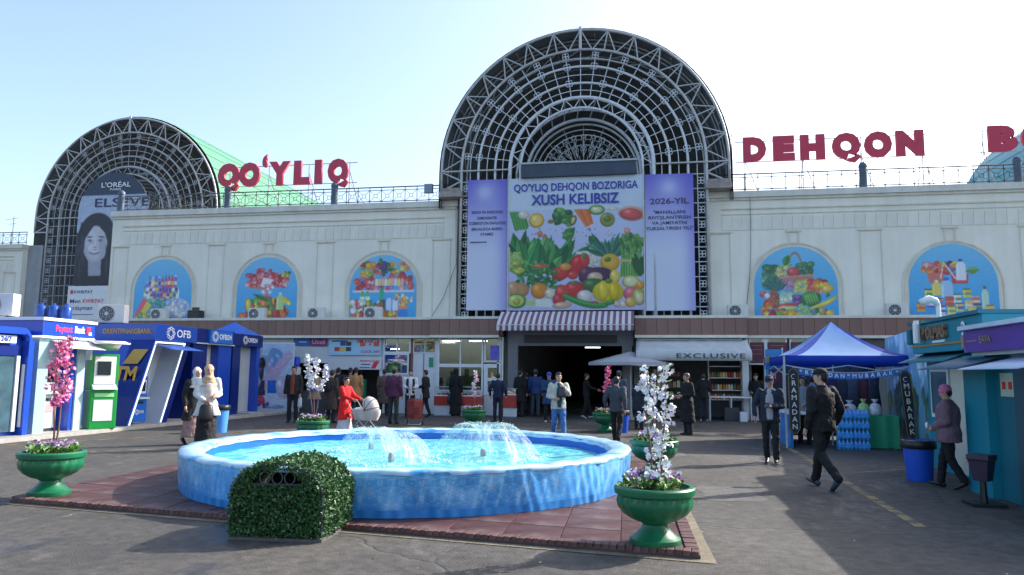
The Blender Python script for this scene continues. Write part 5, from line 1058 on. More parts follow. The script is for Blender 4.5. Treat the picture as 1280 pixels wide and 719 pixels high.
# water packs
PK = M('bottle_pack_film', S(70,150,225), .15, var=.25, scale=9, coat=.5); PKC = M('bottle_cap_white', S(190,215,240), .4)
for i in range(4):
    for j in range(2):
        A = thing('bottle_pack',['lower','second','third','top'][i]+' shrink-wrapped blue water pack of the '+['left','right'][j]+' pile by the green table','water pack',(4.48+j*.36,18.62,i*.235),0,'water packs stacked before the green table')
        b = MB()
        for a in range(4):
            for c_ in range(2): b.lathe([(.038,0),(.042,.02),(.042,.13),(.03,.17),(.014,.2),(.014,.22)],(.045+a*.088,.06+c_*.088,0),8)
        b.build('bottles', PK, A, smooth='auto'); MB().box(0,.355,.01,.20,.03,.14).build('film', PK, A, bevel=.02)
# goods on the table
for (x,y,z,rx,ry,rz_,col,lab) in ((4.75,19.3,.86,.26,.2,.10,S(190,90,80),'red and white bag of sweets on the green table'),(5.25,19.3,.95,.13,.12,.19,S(150,190,120),'green gift bag tied on the table'),(5.5,19.25,.95,.14,.12,.19,S(190,195,205),'clear gift bag with red bow at the table end'),(4.98,19.45,.93,.15,.13,.17,S(185,190,200),'clear gift bag in the middle of the table')):
    A = thing('gift_bag',lab,'gift bag',(x,y,.776)); h = rz_*2
    b = MB().lathe([(rx*.8,0),(rx,.03),(rx,h*.45),(rx*.75,h*.66),(rx*.22,h*.78),(rx*.5,h*.95),(rx*.62,h)],(0,0,0),14,mod=lambda a,k: 1+.08*math.sin(a*5+k)); b.build('bag', M('bag_'+lab[:6],col,.25,var=.35,scale=14), A, smooth=True); MB().lathe([(rx*.25,h*.76),(rx*.33,h*.79),(rx*.25,h*.82)],(0,0,0),10).build('ribbon', REDI, A)
# stall sides and backdrop
A = thing('stall_counter','blue printed counter panel at the left side of the tent','counter',(3.45,18.7,0)); MB().box(0,.05,0,2.4,.0,.78).build('panel', M('blue_print_panel',S(40,120,190),.4,var=.4,scale=3), A); MB().box(-.02,.5,0,2.4,.78,.82).build('counter_top', WHITE, A)
A = thing('backdrop_cloth','dark hanging cloth at the back of the tent','cloth',(tx0,21.45,0)); cloth(30, lambda u,t: (2.85*u,.03*math.sin(u*50),.1+1.85*t), 'cloth', M('dark_backdrop',S(46,52,66),.8,var=.4,scale=3), A)
for i,(x,col,lab) in enumerate(((3.95,(40,36,44),'black dress hanging at the left in the tent'),(4.15,(190,60,110),'pink garment hanging in the tent'),(4.85,(60,44,92),'violet printed hanging in the tent centre'),(5.35,(70,82,100),'grey-blue garment hanging in the tent'),(5.62,(110,60,70),'dark red garment hanging in the tent'),(5.85,(52,60,76),'slate garment hanging at the right in the tent'))):
    A = thing('hanging_garment',lab,'garment',(x,20.6-.1*(i%2),0)); z1 = 1.78; z0 = .95 if i != 1 else 1.25
    if i == 1: z1 = 1.5
    MB().loft([((0,0,z1),(.04,0,0),(0,.02,0)),((0,0,z1-.06),(.15,0,0),(0,.04,0)),((0,0,z1-.35),(.12,0,0),(0,.05,0)),((0,0,z0),(.17,0,0),(0,.06,0))],14).build('cloth', M('garment_%d'%i,S(*col),.8,var=.3,scale=8), A, smooth=True); MB().path([(-.12,0,z1-.05),(0,0,z1+.03),(.12,0,z1-.05)],.008,4).tube((0,0,z1+.03),(0,0,1.95),.005,n=4).build('hanger', DARKST, A)
# flag panel left of the tent
fp = thing('flag_panel','blue and yellow-green panel on a slim post left of the tent','sign',(3.28,20.6,0)); a = W(957,462,20.6); b_ = W(976,437,20.6)
c = Canvas(.42,.58,.02,(36,130,190),(30,110,180)); c.poly([(0,.2),(.42,.25),(.42,.42),(0,.36)],(150,150,80)); MB().box(a.x-3.28,b_.x-3.28,.0,.03,a.z,b_.z).build('board', WHITE, fp); o = sheet(c,'print',fp,(a.x-3.28,-.004,a.z)); o.scale = ((b_.x-a.x)/.42,1,(b_.z-a.z)/.58)
MB().tube((b_.x-3.24,.02,0),(b_.x-3.24,.02,b_.z+.05),.018,n=6).tube((a.x-3.28,.02,0),(a.x-3.28,.02,a.z),.018,n=6).build('post', STEEL, fp); MB().box(a.x-3.28,a.x-3.2,0,.06,0,a.z).build('blue_post', M('cyan_post',S(50,140,190),.4), fp); MB().box(a.x-3.2,b_.x-3.28,.01,.02,a.z-.35,a.z).build('lower_board', M('maroon_board',S(84,34,58)), fp); text('M',.22,M('pink_ink',S(225,150,190),.5),fp,((a.x+b_.x)/2-3.3,.0,a.z-.17),bold=.02)
# light blue mural screen behind kiosk and tent
c = Canvas(6.4,2.75,.035,(140,196,236),(70,130,150)); c.scatter(40,0,1.4,6.4,2.7,[(165,210,240),(120,180,225),(190,222,244)],.2,.6,.4,.05)
for i in range(12): x = RNG.uniform(0,6.4); c.rect(x,1.3,x+.06,2.2+RNG.uniform(0,.35),(110,150,190))
c.scatter(60,0,.3,6.4,1.3,[(60,110,90),(90,120,70),(70,90,110),(50,80,70)],.15,.4,.6,.2); c.noise(.02,3)
A = thing('mural_screen','light blue printed screen between the tent and the teal kiosk','screen',(6.62,22.0,.0),R(-98.9)); MB().box(0,6.4,.02,.07,0,2.75).build('board', WHITE, A); sheet(c,'print',A)
# teal kiosk (A) and purple-signed kiosk (B): fronts face the fountain (-x)
TEALP = M('teal_panel', S(18,128,150), .4, var=.08, scale=1.5); TEALD = M('teal_dark_panel', S(20,104,122), .4, var=.08, scale=1.5); PURP = M('purple_panel', S(92,58,150), .35, var=.06, scale=1.5)
def rk(label, x0, y0): return thing('shop_kiosk', label, 'kiosk', (x0,y0,0), R(-90), 'kiosks along the right side')
k = rk('teal kiosk with teal sign and cream panel beside the blue bin',5.36,15.4); w = 2.9       # local x runs towards the camera
MB().box(0,w,.0,3,0,2.1).build('body', TEALP, k); MB().box(1.15,1.75,-.03,0,.05,1.95).build('cream_panel', M('cream_panel',S(196,196,184),.5,var=.05), k); MB().box(.2,1.05,-.03,0,.95,1.85).build('window_frame', PVC, k); MB().box(.27,.98,-.04,-.03,1.02,1.78).build('window_pane', M('smoked_glass',(.05,.10,.13),.08,var=.3), k)
MB().box(-.05,w+.1,-.22,3,2.12,2.66).build('sign_band', TEALP, k, bevel=.012); MB().box(-.06,w+.1,-.24,-.2,2.24,2.27).build('sign_line', GOLD, k); MB().box(-.1,w+.12,-.28,3.05,2.66,2.72).build('roof_edge', TEALD, k)
text('VIP OLMAS',.3,M('bronze_letter',S(150,120,96),.4,metal=.3),k,(1.05,-.26,2.46),bold=.03,ext=.03)['fit'] = 1.3; MB().box(1.0,1.55,-.235,-.22,2.29,2.33).build('small_line', WTXT, k); text('2',.3,WTXT,k,(2.35,-.24,2.46),bold=.03)
MB().lathe([(.06,2.30),(.06,2.66),(.045,2.68),(.045,2.72)],(.62,-.36,0),10).build('white_canister', WHITE, k)
MB().box(-.12,.02,-.3,-.2,2.3,2.6).build('end_medallion', TEALD, k, bevel=.03)
cloth(8, lambda u,t: (-.1+2.2*u,-.48+.48*t,1.95+.18*t), 'awning', TEALD, k)
k = rk('kiosk with purple curved sign and white roof slab at the right edge',4.80,12.35); w = 4.2
MB().box(0,w,.12,3,0,2.0).build('body', TEALD, k); MB().box(0,.75,.0,.12,0,2.0).build('column', TEALP, k); MB().box(1.5,w,.02,.12,0,2.0).build('front_panel', M('teal_grey_panel',S(44,82,98),.4), k); MB().box(0,.8,-.02,.0,.42,.44).build('pipe_line', M('rusty_pipe',S(140,110,60),.6), k)  # front panel is a duller teal-grey
def curved(z0,z1,o_,rad=.55):
    pts = [(w,-o_)]+[(rad-o_*0+ -rad*math.sin(t*math.pi/12)*1.0-.05, -o_+rad-rad*math.cos(t*math.pi/12)) for t in range(7)]+[(-.05,2.9),(w,2.9)]
    n = len(pts); return MB().add([(x,y,z0) for x,y in pts]+[(x,y,z1) for x,y in pts],[tuple(range(n)),tuple(range(2*n-1,n-1,-1))]+[((i+1)%n,i,i+n,(i+1)%n+n) for i in range(n)])
curved(2.04,2.36,.12).build('sign_band', PURP, k, smooth='auto'); curved(2.36,2.42,.2).build('roof_slab', M('pale_blue_slab',S(190,205,222),.5), k, smooth='auto'); curved(1.99,2.04,.02).build('sign_soffit', LGREY, k)
text('EAVA',.15,M('dim_gold_ink',S(150,130,120),.5),k,(1.12,-.13,2.2),bold=.01)['fit'] = .34; MB().box(.5,.86,-.128,-.115,2.19,2.205).build('small_line', M('dim_gold_ink',S(150,130,120)), k); MB().box(.35,.43,-.135,-.115,2.11,2.29).build('sign_mark', M('dim_gold_ink',S(150,130,120)), k)
cloth(8, lambda u,t: (-.25+1.5*u,-.55+.6*t,1.80+.18*t), 'awning', M('slate_awning',S(58,92,116),.6), k); cloth(6, lambda u,t: (1.75+1.6*u,-.75+.75*t,1.78+.17*t), 'awning', M('pale_awning',S(176,190,214),.6), k)
MB().box(.95,1.42,.10,.118,1.42,1.74).build('notice', M('notice_sheet',S(170,190,170),.5), k); MB().box(1.02,1.10,.09,.1,1.52,1.62).build('notice_mark', REDI, k); MB().box(1.2,1.28,.09,.1,1.52,1.62).build('notice_mark', REDI, k)
A = thing('street_lamp','white curved lamp head on a pole above the teal kiosk','lamp',(W(1174,405,14.5).x,14.5,2.7)); MB().tube((0,0,-.3),(0,0,.30),.04,n=10).build('pole', WHITE, A); MB().path([(0,0,.28),(-.04,0,.36),(-.14,0,.39),(-.3,0,.33)],[.05,.06,.075,.06],10).build('head', WHITE, A, smooth=True)
# bins
def bin_(label, loc, r, h, mat, name='litter_bin', liner=True):
    A = thing(name,label,'bin',loc); MB().lathe([(r*.78,0),(r*.8,.02),(r,h),(r*1.04,h),(r*1.04,h+.03),(r*.93,h+.03),(r*.9,h-.2),(0,h-.22)],(0,0,0),20).build('barrel', mat, A, smooth='auto')
    if liner: MB().lathe([(r*.9,h-.05),(r*1.0,h+.04),(r*1.1,h+.02),(r*1.12,h-.09),(r*1.06,h-.1)],(0,0,0),24,mod=lambda a,k: 1+.03*math.sin(a*7+k*2)).build('bag_liner', BLACKP, A, smooth=True)
    return A
BB = M('blue_bin_plastic', S(28,84,196), .4, var=.06); LB = M('light_blue_bin', S(80,150,225), .45, var=.06)
p = G(274,541); bin_('light blue bin with dark liner behind the women at left',(p.x,p.y,0),.24,.72,LB)
bin_('royal blue bin with black liner beside the woman in the pink hat',(4.45,13.35,0),.24,.62,BB)
p = G(778,541); bin_('blue bin behind the man in the grey jacket',(p.x,p.y,0),.2,.62,BB)
A = thing('post_bin','dark square litter bin on a post by the teal wall','bin',(4.42,10.95,0)); MB().lathe([(.05,0),(.04,.32)],(0,0,0),8).build('post', BLACKP, A); MB().loft([((0,0,.32),(.12,0,0),(0,.12,0)),((0,0,.58),(.17,0,0),(0,.17,0)),((0,0,.60),(.19,0,0),(0,.19,0)),((0,0,.66),(.19,0,0),(0,.19,0))],4).build('tub', M('dark_plum_plastic',S(48,36,58),.5), A); MB().box(-.2,.2,-.2,.2,0,.04).build('foot_plate', BLACKP, A)
# ------------------------------------------------------------------ fountain
FZ = .50
ft = thing('fountain','round blue fountain basin wrapped in printed ornament sheet','fountain',(FC.x,FC.y,.06))
def wrap_paint():
    L = 2*math.pi*FR; c = Canvas(L,.5,.0115,(82,164,218),(54,134,206)); X_, Y_ = c.X, c.Y
    c.A += .10*np.sin(X_*1.7+.6*np.sin(X_*.61))[...,None]*np.array([.6,.8,1.])
    wh = np.array([214,226,240])/255.
    def stamp(m, a=.6): m = np.clip(m,0,1)[...,None]*a; c.A = c.A*(1-m)+wh*m
    P_ = .46
    for off, zc, r0, lob, pet, al in ((0,.30,.062,8,.022,.42),(P_/2,.30,.085,4,.038,.34),(P_/4,.385,.026,6,.009,.40),(3*P_/4,.385,.026,6,.009,.40),(P_/4,.215,.026,6,.009,.40),(3*P_/4,.215,.026,6,.009,.40)):
        u = (((X_+off)%P_)/P_-.5)*P_; r = np.hypot(u,Y_-zc); th = np.arctan2(Y_-zc,u)
        stamp(np.exp(-((r-(r0+pet*np.cos(th*lob)))/.006)**2),al); stamp(np.exp(-(r/(r0*.28))**2),al); stamp(np.exp(-((r-r0*.55)/.004)**2),al*.6)
    m = np.exp(-(((((X_)%P_)/P_-.5)*P_)**2+(Y_-.30)**2)/.0009)[...,None]*.35; c.A = c.A*(1-m)+m*np.array([.75,.50,.55])
    for zc,a,wv in ((.435,.35,.006),(.452,.25,.0),(.155,.4,.008),(.135,.25,.0)): stamp(np.exp(-((Y_-zc-wv*np.sin(X_*27))/.005)**2),a)
    lo_ = RNG.random((5,int(L/.28))); ii = np.clip(X_/L*(lo_.shape[1]-1),0,lo_.shape[1]-1.001); jj = np.clip(Y_/.5*4,0,3.999); i0 = ii.astype(int); j0 = jj.astype(int); fx = ii-i0; fy_ = jj-j0; fx = fx*fx*(3-2*fx); fy_ = fy_*fy_*(3-2*fy_)
    mo = lo_[j0,i0]*(1-fx)*(1-fy_)+lo_[j0,i0+1]*fx*(1-fy_)+lo_[j0+1,i0]*(1-fx)*fy_+lo_[j0+1,i0+1]*fx*fy_
    m = (np.clip(mo-.5,0,1)*.75)[...,None]; c.A = c.A*(1-m)+m*np.array([.80,.90,.97]); m = (np.clip(.45-mo,0,1)*.6)[...,None]; c.A = c.A*(1-m)+m*np.array([.10,.36,.70])  # pale blotches paint light reflections and wear into the sheet colour
    for k in range(60):
        x0 = RNG.uniform(0,L); m = np.exp(-((X_-x0-.25*(Y_-.2))/.02)**2)[...,None]*.16; c.A = c.A*(1-m)+m
    c.A[...,:] = np.where((Y_ < .09)[...,None], np.array([46,126,194])/255.+.04*np.sin(X_*33)[...,None], c.A)
    wear = RNG.random((14,120)); wear = np.kron(wear,np.ones((c.ny//14+1,c.nx//120+1)))[:c.ny,:c.nx]; return c
cw = wrap_paint(); VIN = print_mat('printed_sheet_wrap',.35)
def wrap_pos(Xm, Zm):
    a = Xm/FR; r = FR+.035*(Zm/.5-.4)+.010*np.sin(a*29+Zm*5)*np.sin(a*7+1)+.006*np.sin(a*83-Zm*11)*np.sin(a*4)+.004*np.sin(a*140+Zm*14)*np.sin(a*9); return np.stack([r*np.cos(a-math.pi),r*np.sin(a-math.pi),Zm],-1)
sheet(cw,'outer_wrap',ft,pos=wrap_pos,mat=VIN,gain=1.05)
RIMM = M('rim_sheet', S(168,206,232), .3, var=.25, scale=3, bump=.5, bscale=6, coat=.2, dirt=(S(70,150,220),2.2,.55))
b = MB(); prof = [(FR+.02,.47),(FR+.03,.50),(FR+.01,.525),(FR-.12,.532),(FR-.25,.52),(FR-.30,.49),(FR-.31,.45)]; n = 160
vs = []
for i in range(n):
    a = 2*math.pi*i/n; wv = .008*math.sin(a*23)+.006*math.sin(a*51+1)
    for r,z in prof: vs.append(((r+wv)*math.cos(a),(r+wv)*math.sin(a),z+.006*math.sin(a*37+r*8)))
m_ = len(prof); b.add(vs,[(i*m_+j,((i+1)%n)*m_+j,((i+1)%n)*m_+j+1,i*m_+j+1) for i in range(n) for j in range(m_-1)]); b.build('rim_cover', RIMM, ft, smooth=True)
b = MB().lathe([(FR-.29,.50),(FR-.29,.04)],(0,0,0),96); b.f = b.f[:-2]; b.build('inner_wall', M('basin_blue',S(22,96,200),.3,var=.15,scale=3), ft, smooth=True)
MB().lathe([(FR-.29,.02),(FR-.29,.05)],(0,0,0),64).build('basin_floor', M('basin_floor_tile',S(60,190,200),.4,var=.2,scale=2), ft)
WT = bpy.data.materials.new('fountain_water'); WT.use_nodes = True; t = WT.node_tree; bs = t.nodes['Principled BSDF']; tc = t.nodes.new('ShaderNodeTexCoord')
n1 = t.nodes.new('ShaderNodeTexNoise'); n1.inputs['Scale'].default_value = 5; n1.inputs['Detail'].default_value = 6; n1.inputs['Distortion'].default_value = .8; t.links.new(tc.outputs['Object'], n1.inputs['Vector'])
rp = t.nodes.new('ShaderNodeValToRGB'); rp.color_ramp.elements[0].position = .38; rp.color_ramp.elements[0].color = (*S(64,178,182),1); rp.color_ramp.elements[1].position = .66; rp.color_ramp.elements[1].color = (*S(150,222,216),1); t.links.new(n1.outputs['Fac'], rp.inputs[0]); t.links.new(rp.outputs[0], bs.inputs['Base Color'])
bs.inputs['Roughness'].default_value = .06; bs.inputs['IOR'].default_value = 1.33
n2 = t.nodes.new('ShaderNodeTexNoise'); n2.inputs['Scale'].default_value = 11; n2.inputs['Detail'].default_value = 4; t.links.new(tc.outputs['Object'], n2.inputs['Vector']); bp = t.nodes.new('ShaderNodeBump'); bp.inputs['Strength'].default_value = .5; bp.inputs['Distance'].default_value = .05; t.links.new(n2.outputs['Fac'], bp.inputs['Height']); t.links.new(bp.outputs[0], bs.inputs['Normal'])
JETS = []
for px,py,rr,hh in ((489,573,.60,.28),(464,559,.55,.24),(604,568,.86,.39)):
    p = G(px,py,.44); JETS.append((p.x-FC.x,p.y-FC.y,rr,hh))
N_ = 150; v = []; gx = np.linspace(-FR+.36,FR-.36,N_); A_ = []
for rI in range(60):
    r = (FR-.295)*(rI+1)/60
    for i in range(128):
        a = 2*math.pi*i/128; x, y = r*math.cos(a), r*math.sin(a); z = .34+.006*math.sin(x*7+y*3)+.005*math.sin(y*9-x*4)
        for jx,jy,rr,hh in JETS:
            d = math.hypot(x-jx,y-jy); z += .018*math.cos((d-rr)*14)*math.exp(-abs(d-rr)*2.2)
        v.append((x,y,z))
f = [(r*128+i,r*128+(i+1)%128,(r+1)*128+(i+1)%128,(r+1)*128+i) for r in range(59) for i in range(128)]+[tuple(range(128))]
MB().add(v,f).build('water', WT, ft, smooth=True)
SPR = bpy.data.materials.new('water_spray'); SPR.use_nodes = True; t = SPR.node_tree; N = t.nodes; bs = N['Principled BSDF']; bs.inputs['Base Color'].default_value = (.82,.93,.97,1); bs.inputs['Roughness'].default_value = .12
tr = N.new('ShaderNodeBsdfTransparent'); tr.inputs[0].default_value = (.93,.98,1,1); mx = N.new('ShaderNodeMixShader'); uv = N.new('ShaderNodeVertexColor'); uv.layer_name = 'Col'
sp_ = N.new('ShaderNodeSeparateColor'); t.links.new(uv.outputs['Color'], sp_.inputs[0])
cx_ = N.new('ShaderNodeCombineXYZ'); m1 = N.new('ShaderNodeMath'); m1.operation = 'MULTIPLY'; m1.inputs[1].default_value = 70; t.links.new(sp_.outputs[0], m1.inputs[0]); m2 = N.new('ShaderNodeMath'); m2.operation = 'MULTIPLY'; m2.inputs[1].default_value = 7; t.links.new(sp_.outputs[1], m2.inputs[0]); t.links.new(m1.outputs[0], cx_.inputs[0]); t.links.new(m2.outputs[0], cx_.inputs[1])
n1 = N.new('ShaderNodeTexNoise'); n1.inputs['Scale'].default_value = 1; n1.inputs['Detail'].default_value = 4; t.links.new(cx_.outputs[0], n1.inputs['Vector'])
rp = N.new('ShaderNodeMapRange'); rp.inputs['From Min'].default_value = .45; rp.inputs['From Max'].default_value = .75; rp.inputs['To Min'].default_value = .10; rp.inputs['To Max'].default_value = .46; t.links.new(n1.outputs['Fac'], rp.inputs[0]); t.links.new(rp.outputs[0], mx.inputs[0]); t.links.new(tr.outputs[0], mx.inputs[1]); t.links.new(bs.outputs[0], mx.inputs[2]); t.links.new(mx.outputs[0], N['Material Output'].inputs[0])
DRP = M('water_droplet', (.75,.88,.92), .08, var=.02)
for jx,jy,rr,hh in JETS:
    MB().lathe([(.045,.30),(.045,.44),(.03,.46)],(jx,jy,0),10).build('nozzle', M('nozzle_grey',(.10,.13,.13),.4), ft, smooth='auto')
    b = MB(); na, nt_ = 96, 22; T = 1.95; vs = []; cs_ = []
    for j in range(nt_+1):
        s = j/nt_; r = .02+rr*(s**1.25); z = .46+hh*4*(s*T/2)*(1-s*T/2) if True else 0
        z = .46+hh*(1-(2*s**.8-1)**2) if s < .5**1.25 else .46+hh-(hh+.12)*((2*s**.8-1)**2)
        for i in range(na):
            a = 2*math.pi*i/na; q = 1+.035*math.sin(a*9+s*4)+.05*math.sin(a*3+jx); vs.append((jx+r*q*math.cos(a),jy+r*q*math.sin(a),z+.02*s*math.sin(a*13))); cs_.append((i/na,s,0))
    fs = [(j*na+i,j*na+i+1,(j+1)*na+i+1,(j+1)*na+i) for j in range(nt_) for i in range(na-1)]
    b.v = vs; b.f = fs+[(j*na+na-1,j*na,(j+1)*na,(j+1)*na+na-1) for j in range(nt_)]; b.c = cs_
    stuff(b.build('spray_sheet', SPR, ft, smooth=True))
    d = MB()
    for k in range(240):
        s = random.random()**.6; a = random.random()*6.283; r = .02+rr*(s**1.25)*random.uniform(.95,1.06); zz = (.46+hh*(1-(2*s**.8-1)**2) if s < .42 else .46+hh-(hh+.12)*((2*s**.8-1)**2))+random.gauss(0,.008+.02*s); q = random.uniform(.0025,.006)
        x, y = jx+r*math.cos(a), jy+r*math.sin(a); d.add([(x-q,y,zz),(x+q,y,zz),(x,y-q,zz),(x,y+q,zz),(x,y,zz-q*1.8),(x,y,zz+q*1.8)],[(0,2,5),(2,1,5),(1,3,5),(3,0,5),(2,0,4),(1,2,4),(3,1,4),(0,3,4)])
    for k in range(170):
        a = random.random()*6.283; r = rr*random.uniform(.75,1.25); q = random.uniform(.008,.022); x, y = jx+r*math.cos(a), jy+r*math.sin(a); zz = .352
        if math.hypot(x,y) < FR-.42: d.add([(x-q,y,zz),(x+q,y,zz),(x,y-q,zz),(x,y+q,zz),(x,y,zz+q*.8)],[(0,2,4),(2,1,4),(1,3,4),(3,0,4)])
    stuff(d.build('spray_droplets', DRP, ft))
# ------------------------------------------------------------------ planters
POT = M('green_pot_paint', S(16,104,68), .42, var=.14, scale=5, coat=.12, streak=.16, dirt=(S(40,84,62),4.,.60))
SOIL = M('soil', (.05,.035,.022), .95, var=.4, scale=20, bump=.6); LEAFA = M('leaf_green', (.10,.22,.04), .5, var=.35, scale=14, rnd=.2); TWIG = M('bare_twig', (.16,.085,.06), .8, var=.2)
def pot_mesh():
    def flute(a, k): return 1+.035*abs(math.sin(a*9)) if 8 <= k <= 12 else 1
    prof = [(.24,0),(.25,.02),(.25,.07),(.22,.085),(.20,.10),(.13,.17),(.12,.20),(.15,.225),(.22,.25),(.30,.30),(.355,.37),(.37,.43),(.355,.475),(.37,.49),(.395,.50),(.40,.525),(.40,.555),(.385,.57),(.345,.572),(.335,.53)]
    return MB().lathe(prof,(0,0,0),72,mod=flute).mesh('pot', POT, smooth='auto')
POTM = pot_mesh(); SOILM = MB().lathe([(.34,.50),(.34,.525),(.2,.54),(0,.55)],(0,0,0),20).mesh('soil', SOIL, smooth=True)
def leaf_quads(b, c, n, spread, h, size, colr=None):
    for k in range(n):
        a = random.random()*6.283; r = spread*math.sqrt(random.random()); z = c[2]+h*random.random()*(1-.5*r/spread); x, y = c[0]+r*math.cos(a), c[1]+r*math.sin(a)
        d = Vector((random.gauss(0,.6)+math.cos(a)*.5,random.gauss(0,.6)+math.sin(a)*.5,random.uniform(.1,1.))).normalized(); s_ = Vector((-d.y,d.x,random.gauss(0,.3))).normalized(); l = size*random.uniform(.7,1.3); w_ = l*.32; p = Vector((x,y,z))
        b.add([p,p+d*l*.5+s_*w_,p+d*l,p+d*l*.5-s_*w_],[(0,1,2,3)])
def blossom_mesh(col, name):
    m1_ = M('petal_'+name, col, .6, var=.12, scale=20, rnd=.12); b = MB()
    for f_ in range(5):
        o = Vector((random.gauss(0,.035),random.gauss(0,.035),random.gauss(0,.025))); nrm = Vector((random.gauss(0,1),random.gauss(0,1),random.gauss(0,1))).normalized(); u = nrm.orthogonal().normalized(); v_ = nrm.cross(u)
        for q in range(5):
            a = q*2*math.pi/5; d = u*math.cos(a)+v_*math.sin(a); s_ = u*-math.sin(a)+v_*math.cos(a); l = .032
            b.add([o,o+d*l*.55+s_*l*.42+nrm*.008,o+d*l+nrm*.018,o+d*l*.55-s_*l*.42+nrm*.008],[(0,1,2,3)])
    return b.mesh('blossom', m1_)
BLO = {'pink':[blossom_mesh(S(232,120,170),'pink'),blossom_mesh(S(240,150,190),'palepink')], 'white':[blossom_mesh(S(236,238,240),'white'),blossom_mesh(S(228,226,236),'offwhite')], 'mix':[blossom_mesh(S(236,200,220),'blush'),blossom_mesh(S(240,232,238),'white2')], 'rose':[blossom_mesh(S(222,90,140),'rose'),blossom_mesh(S(232,130,170),'rose2')]}
BUD = M('flower_violet', S(170,110,180), .6, var=.3, scale=12); BUDW = M('flower_white', S(230,225,235), .6, var=.1)
def planter(loc, label, kind, stems, top, blob=1., s=1., lean=0.):
    A = thing('planter', label, 'planter', loc, random.uniform(0,6), 'green urn planters'); A.scale = (s,s,s)
    link('pot', POTM, A); link('soil', SOILM, A)
    b = MB()
    for k in range(16): a = random.random()*6.283; r = .28*math.sqrt(random.random()); leaf_quads(b,(r*math.cos(a),r*math.sin(a),.54),34,.075,.14,.06)
    stuff(b.build('bedding_foliage', LEAFA, A))
    for mt,cnt in ((BUD,26),(BUDW,22)):
        b = MB()
        for k in range(cnt):
            a = random.random()*6.283; r = .29*math.sqrt(random.random()); c_ = Vector((r*math.cos(a),r*math.sin(a),.66+random.uniform(-.03,.05)))
            for q in range(4): d = Vector((random.gauss(0,1),random.gauss(0,1),abs(random.gauss(0,1)))).normalized()*.026; s_ = d.orthogonal()*.7; b.add([c_,c_+d*.6+s_,c_+d,c_+d*.6-s_],[(0,1,2,3)])
        stuff(b.build('bedding_flowers', mt, A))
    for (dx,dy,tx,ty,zt,zb0,nb) in stems:
        pts = [Vector((dx+(tx-dx)*t+.015*math.sin(t*9+dx*30),dy+(ty-dy)*t,.5+(zt-.5)*t)) for t in [i/10 for i in range(11)]]
        MB().path(pts,[.014-.010*i/10 for i in range(11)],6).build('stem', TWIG, A, smooth=True)
        lf = MB()
        for k in range(nb):
            t = (zb0-.5)/(zt-.5)+(1-(zb0-.5)/(zt-.5))*(k+.5)/nb; i = min(9,int(t*10)); p = pts[i].lerp(pts[i+1],t*10-i)
            off = Vector((random.gauss(0,.016),random.gauss(0,.016),0))
            for rep in range(3):
                o = link('blossom', BLO[kind][random.randrange(2)], A, p+off+Vector((random.gauss(0,.022),random.gauss(0,.022),random.gauss(0,.018)))*blob); o.rotation_euler = (random.uniform(0,6),random.uniform(0,6),random.uniform(0,6)); q = random.uniform(.85,1.25)*blob; o.scale = (q,q,q)
            leaf_quads(lf,p-Vector((0,0,.02)),3,.05,.05,.06)
        stuff(lf.build('twig_leaves', LEAFA, A))
    return A
def gp(px,py): p = G(px,py); return (p.x,p.y,.0)
# stems: foot, tip, tip height, lowest blossom height, blossom count (world-aligned through the pot's own turn)
pl = []
def PL(px,py,label,kind,stems,blob=1.,s=1.,z=0.):
    p = G(px,py,z); A = planter((p.x,p.y,z),label,kind,stems,0,blob,s); A.rotation_euler.z = 0; return A
PL(61,620,'green urn planter with pink blossom branches at the left pad corner','pink',[(0,0,-.05,.0,2.02,1.15,8),(.0,.02,.14,.03,2.08,1.2,8)],.95,1.0,.04)
PL(819,681,'green urn planter with white blossoms at the right front of the fountain','white',[(-.03,0,-.07,0,1.70,.66,8),(.07,0,.13,.0,1.80,.62,9)],.95,.97,.05)
PL(818,594,'green urn planter behind the front right planter','white',[(.02,.05,.0,.05,1.65,.95,4),(-.06,.02,-.12,.0,1.8,1.0,5)],.9,1.0,.04)
PL(390,556,'green planter with a leafless white blossom tree behind the fountain','white',[(0,0,-.22,0,2.10,1.35,8),(0,0,.0,.02,2.05,1.30,7),(0,0,.30,.0,1.85,1.25,6)],1.1,.98)
PL(592,535,'green planter with pale pink blossom before the butcher window','mix',[(0,0,.02,0,1.80,.95,9)],1.0,.98)
PL(757,540,'green urn planter with rose blossom beside the passage','rose',[(0,0,.06,0,1.92,1.10,10)],1.0,1.0)
# ------------------------------------------------------------------ clipped artificial hedge box
HL = [M('box_leaf_a', (.035,.10,.035), .45, var=.35, scale=30), M('box_leaf_b', (.07,.16,.05), .42, var=.3, scale=30)]
hp = Vector((-3.6,7.02)); hb = thing('hedge_cover','arched box covered with artificial boxwood leaves in front of the fountain','hedge',(-3.60,7.05,0),R(3)); hw_, hz_, hd = .475, .44, .85   # half width, spring height, depth
def arcz(x): return hz_+.31*math.sqrt(max(0,1-(x/hw_)**2))
pts = [(-hw_,.05),(-hw_,hz_)]+[(hw_*math.cos(math.pi-t*math.pi/14),hz_+.31*math.sin(t*math.pi/14)) for t in range(1,14)]+[(hw_,hz_),(hw_,.05)]
MB().path([(x,-.01,z) for x,z in pts],.013,6).build('front_frame', DARKST, hb, smooth='auto'); MB().path([(x,hd,z) for x,z in pts],.018,6).build('back_frame', DARKST, hb, smooth='auto')
MB().tube((-hw_*.8,-.01,.545),(hw_*.8,-.01,.545),.010,n=6).build('cross_bar', DARKST, hb)
for k in range(3):
    cx_ = -.13+k*.13; MB().path([(cx_+.055*math.cos(t*math.pi/6),-.012,.61+.06*math.sin(t*math.pi/6)) for t in range(12)],.008,4,True).build('iron_scroll', DARKST, hb)
